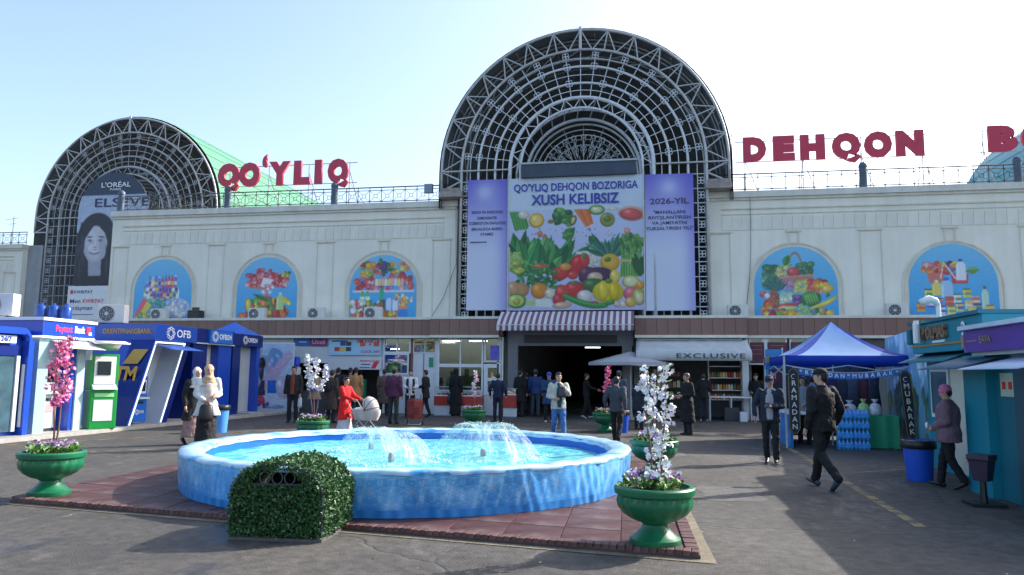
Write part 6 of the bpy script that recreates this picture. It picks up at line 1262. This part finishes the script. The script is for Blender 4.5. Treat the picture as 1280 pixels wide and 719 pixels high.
MB().box(-hw_-.01,hw_+.01,-.02,hd+.01,0,.03).build('base_slab', M('dark_base_slab',(.10,.095,.09),.9,var=.2), hb)
core = M('hedge_backing', (.012,.03,.014), .9)
k_ = len(pts); ins = [(x*.97,max(.05,z-.02)) for x,z in pts]
MB().add([(x,.02,z) for x,z in ins]+[(x,hd,z) for x,z in ins],[(i,i+1,k_+i+1,k_+i) for i in range(k_-1)]).build('mesh_shell', core, hb)
MB().box(-hw_*.96,hw_*.96,.03,.04,.05,.535).build('front_backing', core, hb); MB().box(-hw_*.96,hw_*.96,hd-.05,hd-.04,.05,.555).build('back_backing', core, hb)
def leaves(n, sampler, name):
    for mt,frac in ((HL[0],.55),(HL[1],.45)):
        b = MB()
        for k in range(int(n*frac)):
            p, nr = sampler(); p = Vector(p); nr = Vector(nr); d = (nr*.55+Vector((random.gauss(0,.8),random.gauss(0,.8),random.gauss(0,.8)))).normalized(); s_ = d.cross(Vector((random.gauss(0,1),random.gauss(0,1),random.gauss(0,1)))).normalized(); l = random.uniform(.016,.036)*(1.5 if random.random() < .04 else 1); p = p+nr*(random.uniform(-.012,.03)+(.02 if random.random() < .06 else 0))
            b.add([p,p+d*l*.5+s_*l*.42,p+d*l,p+d*l*.5-s_*l*.42],[(0,1,2,3)])
        stuff(b.build(name, mt, hb))
def s_front():
    while True:
        x, z = random.uniform(-hw_,hw_), random.uniform(.04,.76)
        if z < arcz(x)+.01 and not (z > .54 and (x/.27)**2+((z-.54)/.145)**2 < 1): return (x,.0,z),(0,-1,0)
def s_shell():
    t = random.random()*2.15; y = random.uniform(-.02,hd)
    if t < .45: return (-hw_,y,.05+t),(-1,0,0)
    if t < .9: return (hw_,y,.05+t-.45),(1,0,0)
    a = math.pi*(t-.9)/1.25; return (hw_*math.cos(a),y,hz_+.31*math.sin(a)),(math.cos(a)*.6,0,math.sin(a))
leaves(6400,s_front,'front_leaves'); leaves(12500,s_shell,'shell_leaves')
# ------------------------------------------------------------------ people
REM = []
FOLD = []
for nm_,sc_ in (('fold_upper',.085),('fold_lower',.07)):
    tx_ = bpy.data.textures.new(nm_,'CLOUDS'); tx_.noise_scale = sc_; tx_.noise_depth = 2; FOLD.append(tx_)
def organic(name, mb, mat, parent, vox, extra=None):
    me = mb.mesh(name, None); o = link(name, me, parent)
    m = o.modifiers.new('r','REMESH'); m.mode = 'VOXEL'; m.voxel_size = vox; m.use_smooth_shade = True
    s = o.modifiers.new('s','SMOOTH'); s.factor = .5; s.iterations = 5
    if name in ('jacket','coat','trousers','skirt','headscarf'):
        d = o.modifiers.new('d','DISPLACE'); d.texture = FOLD[name in ('trousers','skirt')]; d.texture_coords = 'LOCAL'; d.strength = .034; d.mid_level = .5
    REM.append((o, mat, extra)); return o
SKIN = M('skin', (.46,.27,.19), .5, var=.08, scale=12); SKIND = M('skin_tan', (.38,.21,.14), .5, var=.08, scale=12)
HAIRB = M('black_hair', (.012,.010,.010), .45, var=.3, scale=40); HAIRN = M('brown_hair', (.07,.035,.02), .45, var=.3, scale=40)
EYE = M('eye_dark', (.02,.012,.01), .2); LIP = M('lip', (.34,.12,.10), .5)
CLOTHN = [0]
def fabric(col, rough=.85):
    k = 'fabric_%d_%d_%d'%tuple(col); return M(k, S(*col), rough, var=.22, scale=5, bump=.55, bscale=9, stretch=(1,1,.45))
def limb(b, pts, rad, n=12):
    pts = [Vector(p) for p in pts]
    for i in range(len(pts)-1):
        d = (pts[i+1]-pts[i]); L = d.length; d.normalize(); x = d.orthogonal().normalized(); y = d.cross(x)
        b.loft([(pts[i],x*rad[i],y*rad[i]),(pts[i].lerp(pts[i+1],.5),x*(rad[i]+rad[i+1])*.51,y*(rad[i]+rad[i+1])*.51),(pts[i+1],x*rad[i+1],y*rad[i+1])],n)
    for p,r in zip(pts,rad): b.ell(p,r*.995,10,7)
ARMS = {'down':((.245,.03,1.13),(.25,-.07,.88)), 'swingf':((.235,-.05,1.14),(.21,-.24,.96)), 'swingb':((.25,.14,1.15),(.26,.13,.90)), 'bent':((.25,.03,1.14),(.14,-.24,1.10)), 'phone':((.23,-.02,1.13),(.05,-.25,1.13)), 'reach':((.23,-.16,1.17),(.20,-.42,1.10)), 'up':((.25,-.08,1.20),(.10,-.24,1.36)), 'pocket':((.28,.07,1.14),(.215,-.06,.95)), 'hold':((.25,.0,1.13),(.10,-.20,1.02)), 'wide':((.30,.05,1.16),(.30,-.05,.93))}
def person(px, py, top, face, label, cloth, legs='stand', la='down', ra='down', stride=1., hair='short', skin=SKIN, inner=None, hem=.82, bottom=('trousers',(30,32,40)), shoes=(24,22,24), head=(0,0), lean=0., hat=None, hatcol=(30,40,60), fem=False, sleeves=True, extras=None, cat='person', vox=None, pos=None, collar=True, bulk=1., hairmat=None):
    p = G(px,py) if pos is None else Vector(pos)
    # stature from the head height at this distance
    d = (p-Vector((0,0,CAM_H))); dep = d.dot(_f); u_ = (359.5-top)/F_PX
    a_ = _u.z; H = None
    lo, hi = .9, 2.1
    for _ in range(30):
        m = (lo+hi)/2; q = Vector((p.x,p.y,p.z+m))-Vector((0,0,CAM_H)); yy = 359.5-F_PX*q.dot(_u)/q.dot(_f)
        if yy > top: lo = m
        else: hi = m
    H = max(1.1,min(1.9,m)); s = H/1.75
    A = thing('person', label, cat, p, R(face)); A.scale = (s,s,s)
    if vox is None: vox = .014 if dep < 17 else (.018 if dep < 22 else .022)
    vox = vox
    lean_ = Matrix.Rotation(-lean*0,3,'X')
    def T(v):   # forward lean about the hips
        v = Vector(v)
        if v.z > .95 and lean: 
            k = v-Vector((0,0,.95)); k = Matrix.Rotation(lean,3,'X')@k; return k+Vector((0,0,.95))
        return v
    sw = .175 if fem else .19
    # joints
    st = stride
    if legs == 'walk':
        L = [(.09,0,.92),(.095,-.16*st,.52),(.095,-.25*st,.10)]; Rr = [(-.09,0,.92),(-.095,.02*st,.50),(-.095,.30*st,.10+.07*st)]; fl = (0.,-.25*st,.02,-.25*st); frr = (0.,.30*st,.10,.65*st)
    elif legs == 'walk2':
        Rr = [(-.09,0,.92),(-.095,-.16*st,.52),(-.095,-.25*st,.10)]; L = [(.09,0,.92),(.095,.02*st,.50),(.095,.30*st,.10+.07*st)]; frr = (0.,-.25*st,.02,-.25*st); fl = (0.,.30*st,.10,.65*st)
    else:
        L = [(.09,0,.92),(.105,-.015,.50),(.11,.015,.09)]; Rr = [(-.09,0,.92),(-.105,-.015,.50),(-.115,.02,.09)]; fl = frr = (0,.015,.0,0)
    arms = []
    for sgn,nm in ((1,la),(-1,ra)):
        e,w_ = ARMS[nm]; k = sw/.19
        arms.append([T((sgn*sw,0,1.41)),T((sgn*e[0]*k,e[1],e[2])),T((sgn*w_[0]*k if nm not in('phone','up') else sgn*w_[0],w_[1],w_[2]))])
    # body
    b = MB()
    sh_, ch, wa, hi_ = (.165,.145,.115,.165) if fem else (.18,.155,.135,.155)
    def ring(z,a,bb,y=0): c_ = T((0,y,z)); return (c_,(a,0,0),(0,bb,0))
    b.loft([ring(.86,.10,.09),ring(.93,hi_-.02,.105),ring(1.04,wa-.012,.088),ring(1.22,ch-.012,.10),ring(1.36,sh_-.02,.095),ring(1.43,.10,.07),ring(1.47,.058,.06)],16)
    hc = T((0,-.02,1.625)); hq = Vector(hc)
    neck = T((0,0,1.43)); limb(b,[neck,hq+Vector((0,.01,-.06))],[.058,.052])
    hm = Matrix.Rotation(R(head[0]),3,'Z')@Matrix.Rotation(R(-head[1]),3,'X')
    def hp_(v): return hq+hm@Vector(v)
    b.ell(hq,(.074,.092,.105),16,12,hm); b.ell(hp_((0,-.03,-.055)),(.056,.062,.062),12,9,hm); b.ell(hp_((0,-.093,-.015)),(.013,.02,.024),8,6,hm); b.ell(hp_((0,-.075,.018)),(.05,.02,.016),8,6,hm); b.ell(hp_((0,-.078,-.055)),(.03,.016,.012),8,6,hm)
    for q in (-1,1): b.ell(hp_((q*.076,.008,-.005)),(.012,.02,.032),8,6,hm)
    for ar in arms: limb(b,ar,[.045,.038,.027])
    for lg in (L,Rr): limb(b,lg,[.078,.054,.038])
    for ft_,lg in ((fl,L),(frr,Rr)):
        an = Vector(lg[2]); limb(b,[an,an+Vector((0,-.08,-.05 if ft_[3] <= 0 else -.07))],[.032,.020])
    hands = MB()
    for sgn,ar in ((1,arms[0]),(-1,arms[1])):
        w_ = ar[2]; dr = (ar[2]-ar[1]).normalized(); pc = w_+dr*.055; limb(b,[w_,w_+dr*.03,pc+dr*.03],[.026,.032,.030],10)
        side = dr.cross(Vector((sgn,0,0.3))).normalized(); nrm = Vector((-sgn,0,0))-dr*dr.dot(Vector((-sgn,0,0))); nrm = nrm.normalized() if nrm.length > .1 else side.cross(dr).normalized(); side = dr.cross(nrm).normalized()
        for k,l in ((-1.5,.062),(-.5,.074),(.5,.070),(1.5,.056)):
            r0 = pc+dr*.035+side*k*.017; k1 = r0+dr*l*.55+nrm*l*.12; k2 = k1+dr*l*.30+nrm*l*.42; hands.path([r0-dr*.02,r0,k1,k2],[.010,.010,.009,.007],6)
        t0 = pc-side*.022-dr*.02; hands.path([t0,t0-side*.025+dr*.03+nrm*.012,t0-side*.026+dr*.06+nrm*.03],[.012,.011,.008],6)
    organic('body', b, skin, A, vox*.9, hands)
    # clothes
    g = .022*bulk; c1 = fabric(cloth)
    t = MB(); hw2 = hi_+.012+g
    if hem >= .78: t.loft([ring(hem,hw2,.118+g),ring(.95,hw2-.002,.115+g),ring(1.06,wa+g+.012,.102+g),ring(1.22,ch+g+.004,.112+g),ring(1.36,sh_+g,.10+g),ring(1.44,.11+g*.5,.075+g*.5),ring(1.485,.066,.066)],18)
    else: t.loft([ring(hem,hw2+.05+(.03 if fem else 0),.15+g),ring((hem+.95)/2,hw2+.02,.135+g),ring(.95,hw2,.118+g),ring(1.06,wa+g+.012,.102+g),ring(1.22,ch+g+.004,.112+g),ring(1.36,sh_+g,.10+g),ring(1.44,.11+g*.5,.075+g*.5),ring(1.485,.066,.066)],18)
    for ar in arms:
        cuff = ar[1].lerp(ar[2],.93 if sleeves else .1); limb(t,[ar[0],ar[1],cuff],[.062+g*.5,.052+g*.45,.042+g*.3] if sleeves else [.06+g*.4,.055+g*.4,.05])
    organic('jacket' if hem >= .7 else 'coat', t, c1, A, vox)
    if inner:
        iv = MB().loft([ring(.86,.062,.02,-.112-g*1.15),ring(1.06,.072,.022,-.092-g*1.2),ring(1.22,.085,.026,-.098-g*1.15),ring(1.34,.075,.028,-.083-g*1.1),ring(1.43,.058,.03,-.062-g*.55),ring(1.485,.045,.03,-.048)],12); organic('shirt', iv, fabric(inner), A, vox*.9)
    if collar and hair != 'scarf': 
        cl = MB().loft([ring(1.42,.085,.08),ring(1.475,.075,.078,.004),ring(1.50,.068,.07,.008)],14); organic('collar', cl, c1, A, vox*.9)
    kind, bc = bottom; mb_ = fabric(bc)
    t = MB()
    if kind == 'trousers':
        t.loft([ring(.84,.13,.10),ring(.90,hi_+.008,.122),ring(1.0,wa+.012,.105)],16)
        for lg in (L,Rr): a0, a1, a2 = [Vector(q) for q in lg]; limb(t,[a0,a1,a2+Vector((0,0,.0))],[.098,.074,.062])
        organic('trousers', t, mb_, A, vox)
    else:
        hz0 = {'skirt':.18,'midskirt':.42,'longskirt':.06}[kind]; dy = .04*st if legs != 'stand' else 0
        t.loft([ring(hz0,.23,.21+abs(dy)*1.5),ring(.5,.20,.165+abs(dy)),ring(.85,hi_+.02,.13),ring(1.02,wa+.01,.10)],20); organic('skirt', t, mb_, A, vox)
    sm_ = M('shoe_%d_%d_%d'%tuple(shoes), S(*shoes), .45, var=.15)
    for lg,ft_ in ((L,fl),(Rr,frr)):
        an = Vector(lg[2]); pit = ft_[3]; rot = Matrix.Rotation(pit,3,'X'); bs_ = MB()
        c0 = an+Vector((0,0,-an.z+.0)) if pit <= 0 else an
        o0 = Vector((an.x,an.y,max(0,an.z-.09)))
        bs_.loft([(o0+rot@Vector((0,.055,.05)),rot@Vector((.035,0,0)),rot@Vector((0,0,.045))),(o0+rot@Vector((0,-.0,.05)),rot@Vector((.042,0,0)),rot@Vector((0,0,.05))),(o0+rot@Vector((0,-.10,.035)),rot@Vector((.046,0,0)),rot@Vector((0,0,.034))),(o0+rot@Vector((0,-.19,.026)),rot@Vector((.034,0,0)),rot@Vector((0,0,.024)))],14); bs_.ell(o0+rot@Vector((0,-.18,.027)),(.034,.035,.024),10,6,rot); bs_.ell(o0+rot@Vector((0,.045,.045)),(.036,.035,.045),10,6,rot)
        o = organic('shoe', bs_, sm_, A, vox*.8)
    # head gear and hair
    hmt = hairmat or HAIRB
    if hair in ('short','long','bun'):
        h_ = MB(); h_.ell(hp_((0,.018,.028)),(.083,.094,.097),16,10,hm); h_.ell(hp_((0,.045,-.02)),(.074,.062,.075),14,9,hm)
        for q in (-1,1): h_.ell(hp_((q*.066,.0,.01)),(.018,.035,.045),8,6,hm)
        h_.ell(hp_((0,-.055,.085)),(.06,.04,.028),10,7,hm)
        if hair == 'long': h_.ell(hp_((0,.06,-.11)),(.085,.045,.16),14,9,hm); [h_.ell(hp_((q*.075,.02,-.09)),(.025,.045,.13),10,8,hm) for q in (-1,1)]
        if hair == 'bun': h_.ell(hp_((0,.10,.02)),(.045,.045,.045),12,8,hm)
        organic('hair', h_, hmt, A, vox*.85)
    if hair == 'scarf':
        sc_ = fabric(hatcol); h_ = MB(); h_.ell(hp_((0,.028,.022)),(.096,.105,.115),16,11,hm); h_.ell(hp_((0,.03,-.07)),(.085,.085,.10),14,9,hm); h_.ell(hq+Vector((0,-.01,-.155)),(.105,.10,.075),14,9); h_.loft([(T((0,0,1.28)),(.20,0,0),(0,.135,0)),(T((0,0,1.40)),(.17,0,0),(0,.125,0)),(T((0,0,1.52)),(.09,0,0),(0,.09,0))],16)
        organic('headscarf', h_, sc_, A, vox*.9)
    if hat == 'cap':
        h_ = MB(); h_.ell(hp_((0,.005,.055)),(.088,.105,.075),16,10,hm); organic('cap', h_, fabric(hatcol), A, vox*.9)
        vz = MB().loft([(hp_((0,-.08,.052)),hm@Vector((.078,0,0)),hm@Vector((0,.045,.004))),(hp_((0,-.105,.036)),hm@Vector((.066,0,0)),hm@Vector((0,.07,0)))],14); vz.build('cap_visor', fabric(hatcol), A, smooth='auto')
    if hat == 'beanie':
        h_ = MB(); h_.ell(hp_((0,.012,.045)),(.092,.107,.092),16,10,hm); h_.ell(hp_((0,.012,.02)),(.096,.110,.035),16,8,hm); organic('beanie', h_, fabric(hatcol), A, vox*.9)
    if dep < 26:
        for q in (-1,1):
            MB().ell(hp_((q*.030,-.087,.004)),(.011,.006,.006),8,6,hm).build('eye', EYE, A, smooth=True); MB().ell(hp_((q*.031,-.090,.022)),(.019,.005,.0045),8,5,hm).build('eyebrow', hmt, A, smooth=True)
        MB().ell(hp_((0,-.091,-.056)),(.022,.006,.006),8,5,hm).build('mouth', LIP, A, smooth=True)
    if extras: extras(A, arms, T)
    return A
def xbag(col, size=(.15,.07,.2), side=1, drop=.12, name='handbag'):
    def f(A, arms, T):
        w_ = arms[0 if side > 0 else 1][2]; dr = (w_-arms[0 if side > 0 else 1][1]).normalized(); c = w_+dr*.09; z = c.z-drop-size[2]*.5
        b = MB().loft([((c.x,c.y,z-size[2]*.5),(size[0]*.8,0,0),(0,size[1],0)),((c.x,c.y,z-size[2]*.3),(size[0],0,0),(0,size[1]*1.1,0)),((c.x,c.y,z+size[2]*.35),(size[0]*.85,0,0),(0,size[1]*.8,0)),((c.x,c.y,z+size[2]*.5),(size[0]*.6,0,0),(0,size[1]*.4,0))],14)
        mt = M('bag_%d_%d_%d'%tuple(col), S(*col), .45, var=.2, scale=6); A_ = thing(name, 'the %s carried by the %s'%({'handbag':'black handbag','carrier_bag':'carrier bag','shoulder_bag':'dark shoulder bag'}[name], BAGOF[0]), 'bag'); M4 = A_
        A_.location = A.location; A_.rotation_euler = A.rotation_euler; A_.scale = A.scale
        b.build('bag_body', mt, A_, smooth=True); MB().path([(c.x-size[0]*.4,c.y,z+size[2]*.45),(c.x-.02,c.y,c.z-.01),(c.x+.02,c.y,c.z-.01),(c.x+size[0]*.4,c.y,z+size[2]*.45)],.008,6).build('bag_handle', mt, A_, smooth=True)
    return f
BAGOF = ['']
def xphone(A, arms, T):
    w_ = arms[0][2]; d = (w_-arms[0][1]).normalized(); c = w_+d*.12; A_ = thing('phone','dark phone held by the '+BAGOF[0],'phone'); A_.location = A.location; A_.rotation_euler = A.rotation_euler; A_.scale = A.scale
    MB().box(-.037,.037,-.005,.005,-.075,.075).build('phone_body', BLACKP, A_, bevel=.004, loc=c+Vector((0,0,.02))).rotation_euler.x = R(-50)
DK = (26,28,34)
# -- left side
BAGOF[0] = 'woman in the white jacket'
person(256,562,456,38,'woman in white jacket, beige headscarf and dark skirt carrying a black bag',(196,200,202),'walk',la='bent',ra='hold',stride=.6,hair='scarf',hatcol=(178,154,124),inner=(196,180,172),hem=.70,bottom=('longskirt',(24,24,28)),fem=True,bulk=1.25,extras=xbag((18,18,20),(.15,.07,.34),-1,.05))
person(239,556,459,62,'woman in black coat, white headscarf and patterned skirt behind the white jacket',(20,21,25),'walk',stride=.8,hair='scarf',hatcol=(200,196,190),hem=.55,bottom=('skirt',(150,120,115)),fem=True,lean=.12,shoes=(14,14,16))
BAGOF[0] = 'man in the rust sweater'
person(365,528,452,8,'man in open dark jacket over rust sweater and dark jeans',(28,28,32),'stand',inner=(128,58,36),bottom=('trousers',(24,28,40)),skin=SKIND,la='down',ra='down',bulk=1.2,extras=xbag((200,204,210),(.07,.03,.32),1,.02,'carrier_bag'))
person(392,520,463,15,'woman in beige coat holding a blue folder behind the blossom tree',(158,138,120),'stand',la='hold',ra='hold',hair='long',hem=.62,bottom=('trousers',(58,82,120)),fem=True,extras=lambda A,a,T: MB().box(-.16,.16,-.31,-.28,.98,1.18).build('folder', M('bright_blue_plastic',S(30,80,210)), A))
person(413,529,462,165,'person in long brown coat seen from behind with a dark backpack',(66,52,46),'stand',hem=.42,hair='short',bottom=('trousers',DK),extras=lambda A,a,T: MB().ell((.05,.19,1.2),(.14,.09,.2),14,9).build('backpack', fabric((24,26,34)), A, smooth=True))
person(421,519,456,180,'person in black jacket at the dark counter, left of a taller one',(22,24,30),'stand',la='bent',ra='bent')
person(436,519,451,172,'taller person in dark slate jacket at the counter behind the red coat',(34,40,48),'stand',la='bent',ra='bent')
person(443,522,458,190,'person in tan coat half hidden behind the woman in red',(168,120,78),'stand',hem=.6,fem=True)
person(430,546,471,72,'woman in bright red coat and white skirt pushing a pram',(206,22,26),'walk',la='reach',ra='reach',stride=.5,hair='bun',hem=.50,bottom=('skirt',(205,205,208)),fem=True,bulk=1.2)
person(479,520,461,190,'person in long grey-brown coat by the shop window',(92,74,68),'stand',hem=.45,fem=True,hair='short')
person(491,530,459,172,'stout person in plum jacket and grey cap seen from behind',(76,36,66),'stand',bottom=('trousers',(44,50,50)),hat='cap',hatcol=(110,96,88),bulk=2.2)
person(512,523,462,20,'boy in white shirt and dark vest facing a man in black',(206,210,216),'stand',la='bent',ra='bent',bottom=('trousers',DK),inner=(206,210,216),extras=lambda A,a,T: [MB().loft([((q*.105,-.075,.9),(.055,0,0),(0,.085,0)),((q*.10,-.07,1.08),(.05,0,0),(0,.08,0)),((q*.11,-.075,1.25),(.055,0,0),(0,.085,0)),((q*.10,-.05,1.42),(.045,0,0),(0,.07,0))],14).build('vest_panel', fabric((26,30,42)), A, smooth=True) for q in (-1,1)])
person(531,522,462,-95,'man in black coat facing left near the white door',(20,21,26),'walk',la='bent',ra='bent',stride=.5,hem=.7)
BAGOF[0] = 'woman in black by the meat counter'
person(569,520,460,170,'woman in long black dress and headscarf at the meat counter',(14,14,17),'stand',hair='scarf',hatcol=(16,16,20),hem=.4,bottom=('longskirt',(14,14,17)),fem=True,extras=xbag((30,28,40),(.17,.09,.34),1,.0,'carrier_bag'))
person(622,527,466,178,'man in navy jacket seen from behind before the glass door',(22,34,62),'stand',la='wide',ra='wide',bottom=('trousers',(26,30,44)),bulk=1.3)
person(650,521,462,150,'man in black with white collar at the passage mouth',(16,17,21),'stand',hem=.55,inner=None)
person(658,520,465,200,'dark-haired person between two men at the passage mouth',(28,30,36),'stand')
person(669,521,461,176,'man in blue sports jacket with pale shoulders seen from behind',(34,62,110),'stand',hat='cap',hatcol=(60,72,92),bottom=('trousers',(52,62,74)),bulk=1.4)
person(686,528,465,10,'man in blue cap and blue apron looking down at his hands',(30,62,96),'stand',la='phone',ra='phone',hat='cap',hatcol=(36,76,160),hem=.62,bottom=('trousers',(20,22,28)),shoes=(180,182,186),head=(0,-25),bulk=1.3)
BAGOF[0] = 'man in pale jacket walking to the fountain'
person(698,553,465,18,'man in pale grey jacket, green sweater and jeans walking forward',(176,180,172),'walk',la='up',ra='bent',stride=.8,inner=(18,70,72),bottom=('trousers',(64,110,168)),shoes=(60,70,84),bulk=1.2,extras=xbag((50,54,58),(.11,.06,.26),1,.03,'shoulder_bag'))
person(733,523,466,95,'man in black with pale trouser stripe inside the passage',(14,14,17),'walk',la='reach',ra='reach',stride=.6,bottom=('trousers',(18,18,22)),shoes=(170,170,174))
person(771,555,470,168,'man in charcoal jacket and black trousers walking away beside the urn',(58,66,76),'walk',la='wide',ra='swingb',stride=.8,bottom=('trousers',(18,18,21)),shoes=(24,24,26),bulk=1.5)
person(774,533,463,165,'man in blue-grey jacket and cap beyond the charcoal jacket',(62,74,92),'stand',hat='cap',hatcol=(64,72,90),bulk=1.4)
person(799,537,468,140,'person in dark blue coat stooping under the parasol',(30,38,50),'stand',hem=.6,lean=.2,bulk=1.3)
person(860,544,466,-60,'woman in long black coat with brown hair before the shop',(16,16,20),'stand',hair='short',hairmat=HAIRN,hem=.36,la='bent',ra='bent',fem=True,bulk=1.4)
person(880,527,466,178,'man in black at the EXCLUSIVE counter seen from behind',(16,17,21),'stand',la='bent',ra='bent',shoes=(150,150,156),bulk=1.3)
person(947,527,466,-20,'man in black cap leaning at the counter beside the flag panel',(18,20,26),'stand',la='bent',ra='bent',lean=.15,hat='cap',hatcol=(20,20,26))
BAGOF[0] = 'young man in navy cap'
person(965,579,469,-14,'young man in navy cap and jacket over a grey sweater looking at his phone',(24,34,54),'walk',la='phone',ra='wide',stride=.35,hat='cap',hatcol=(22,34,58),inner=(150,152,158),bottom=('trousers',(20,21,25)),head=(0,-22),bulk=1.3,extras=xphone)
BAGOF[0] = 'man in black jacket'
person(1032,611,460,-148,'man in black jacket and cap striding past the tent with his back turned',(15,16,20),'walk2',la='down',ra='wide',stride=1.15,hat='cap',hatcol=(16,20,28),bottom=('trousers',(15,16,19)),shoes=(40,56,70),head=(35,0),bulk=1.5)
person(1011,560,470,-30,'person in grey top standing behind the RAMADAN banner',(120,128,138),'stand',pos=(4.0,19.9,0),la='hold',ra='hold',hair='long',fem=True)
person(1023,560,468,160,'dark-haired person in pale blue top inside the tent',(120,136,160),'stand',pos=(4.35,20.5,0),hair='short')
person(1190,611,481,-118,'woman in puffy mauve jacket and pink knit hat by the teal kiosk',(112,88,100),'walk2',la='hold',ra='hold',stride=.7,hat='beanie',hatcol=(196,112,158),bottom=('trousers',(16,17,21)),fem=True,bulk=3.6,head=(0,-15),hair='short',hem=.78,extras=lambda A,a,T: MB().ell((-.03,-.33,1.04),(.05,.03,.06),10,7).build('paper_cup', WHITE, A, smooth=True))
# finish the organic surfaces
bpy.context.view_layer.update(); dg = bpy.context.evaluated_depsgraph_get(); dg.update()
res = [bpy.data.meshes.new_from_object(o.evaluated_get(dg)) for o,_,_ in REM]
for (o,mt,ex),me in zip(REM,res):
    if ex and ex.v:
        bm = bmesh.new(); bm.from_mesh(me); e2 = ex.mesh('tmp'); bm.from_mesh(e2); bm.to_mesh(me); bm.free(); bpy.data.meshes.remove(e2)
    o.modifiers.clear(); old = o.data; o.data = me; bpy.data.meshes.remove(old)
    me.polygons.foreach_set('use_smooth',[True]*len(me.polygons)); me.materials.clear(); me.materials.append(mt)
# vest on the boy is part of his outfit; pram and shopping trolley
pr = G(455,547); A = thing('pram','pale grey pram with folded hood pushed by the woman in red','pram',(pr.x,pr.y,0),R(75)); PF = fabric((190,184,180)); 
def hood(A):
    v = []; n, m_ = 12, 8
    for j in range(m_+1):
        ph = math.pi*.62*j/m_
        for i in range(n+1):
            th = math.pi*i/n; v.append((.23*math.cos(th),-.14-.27*math.cos(ph+.15)*math.sin(th),.70+.36*math.sin(th)*math.sin(ph+.15)))
    MB().add(v,[(j*(n+1)+i,j*(n+1)+i+1,(j+1)*(n+1)+i+1,(j+1)*(n+1)+i) for j in range(m_) for i in range(n)]).build('hood', PF, A, smooth=True)
hood(A)
for q in (.25,.95,1.7): MB().path([(.236*math.cos(math.pi*i/12),-.14-.277*math.cos(q)*math.sin(math.pi*i/12),.70+.367*math.sin(math.pi*i/12)*math.sin(q)) for i in range(13)],.010,5).build('hood_rib', fabric((120,96,84)), A, smooth=True)
MB().loft([((0,-.05,.45),(.19,0,0),(0,.34,0)),((0,-.05,.60),(.23,0,0),(0,.42,0)),((0,-.05,.72),(.23,0,0),(0,.42,0)),((0,-.05,.73),(.20,0,0),(0,.38,0))],20).build('carrycot', PF, A, smooth='auto'); MB().ell((0,.08,.72),(.19,.26,.06),14,8).build('blanket', fabric((226,226,230)), A, smooth=True)
for s in (-1,1):
    MB().path([(s*.22,-.32,.12),(s*.22,.05,.48),(s*.22,.45,.98),(s*.18,.52,1.02)],.012,6).build('frame_tube', STEEL, A, smooth='auto'); MB().tube((s*.22,.32,.12),(s*.22,-.02,.48),.012,n=6).build('frame_tube', STEEL, A)
    for y in (-.32,.32): 
        o = MB().path([(0,.11*math.cos(t*math.pi/8),.11*math.sin(t*math.pi/8)) for t in range(16)],.02,6,True).build('wheel', BLACKP, A, smooth=True, loc=(s*.25,y,.12)); MB().tube((-.02,0,0),(.02,0,0),.05,n=10).build('wheel_hub', STEEL, o)
MB().tube((-.18,.52,1.02),(.18,.52,1.02),.014,n=6).build('handlebar', BLACKP, A)
pr = G(518,532); A = thing('shopping_trolley','red shopping trolley bag on a steel frame in front of the shops','trolley',(pr.x,pr.y,0),R(10)); TR = M('trolley_red_cloth', S(120,44,40), .7, var=.2, scale=5, bump=.4)
MB().loft([((0,0,.22),(.24,0,0),(0,.17,0)),((0,0,.30),(.26,0,0),(0,.18,0)),((0,0,.78),(.26,0,0),(0,.18,0)),((0,-.01,.86),(.20,0,0),(0,.13,0))],4).build('bag', TR, A); MB().box(-.17,.17,-.17,-.145,.35,.6).build('pocket', TR, A, bevel=.01)
MB().path([(-.2,.14,.1),(-.2,.16,1.0),(-.16,.17,1.12),(.16,.17,1.12),(.2,.16,1.0),(.2,.14,.1)],.014,6).build('frame', STEEL, A, smooth='auto'); MB().path([(-.2,.12,.08),(-.2,-.2,.04),(.2,-.2,.04),(.2,.12,.08)],.012,6).build('foot_frame', STEEL, A)
for s in (-1,1): MB().path([(0,.08*math.cos(t*math.pi/7),.08*math.sin(t*math.pi/7)) for t in range(14)],.018,6,True).build('wheel', BLACKP, A, smooth=True, loc=(s*.24,.15,.1))
# ------------------------------------------------------------------ lettering to plain meshes
bpy.context.view_layer.update()
for o in [x for x in SC.objects if x.type == 'FONT']:
    if 'fit' in o:
        if o.dimensions.x > 0: o.scale.x = o['fit']/o.dimensions.x*o.scale.x
        del o['fit']
dg = bpy.context.evaluated_depsgraph_get(); dg.update()
for o in [x for x in SC.objects if x.type == 'FONT']:
    me = bpy.data.meshes.new_from_object(o.evaluated_get(dg)); nm = o.name
    n = bpy.data.objects.new('tmp', me); COL.objects.link(n)
    n.parent = o.parent; n.location = o.location.copy(); n.rotation_euler = o.rotation_euler.copy(); n.scale = o.scale.copy()
    for k in ('label','category','group','kind'):
        if k in o: n[k] = o[k]
    bpy.data.objects.remove(o); n.name = nm
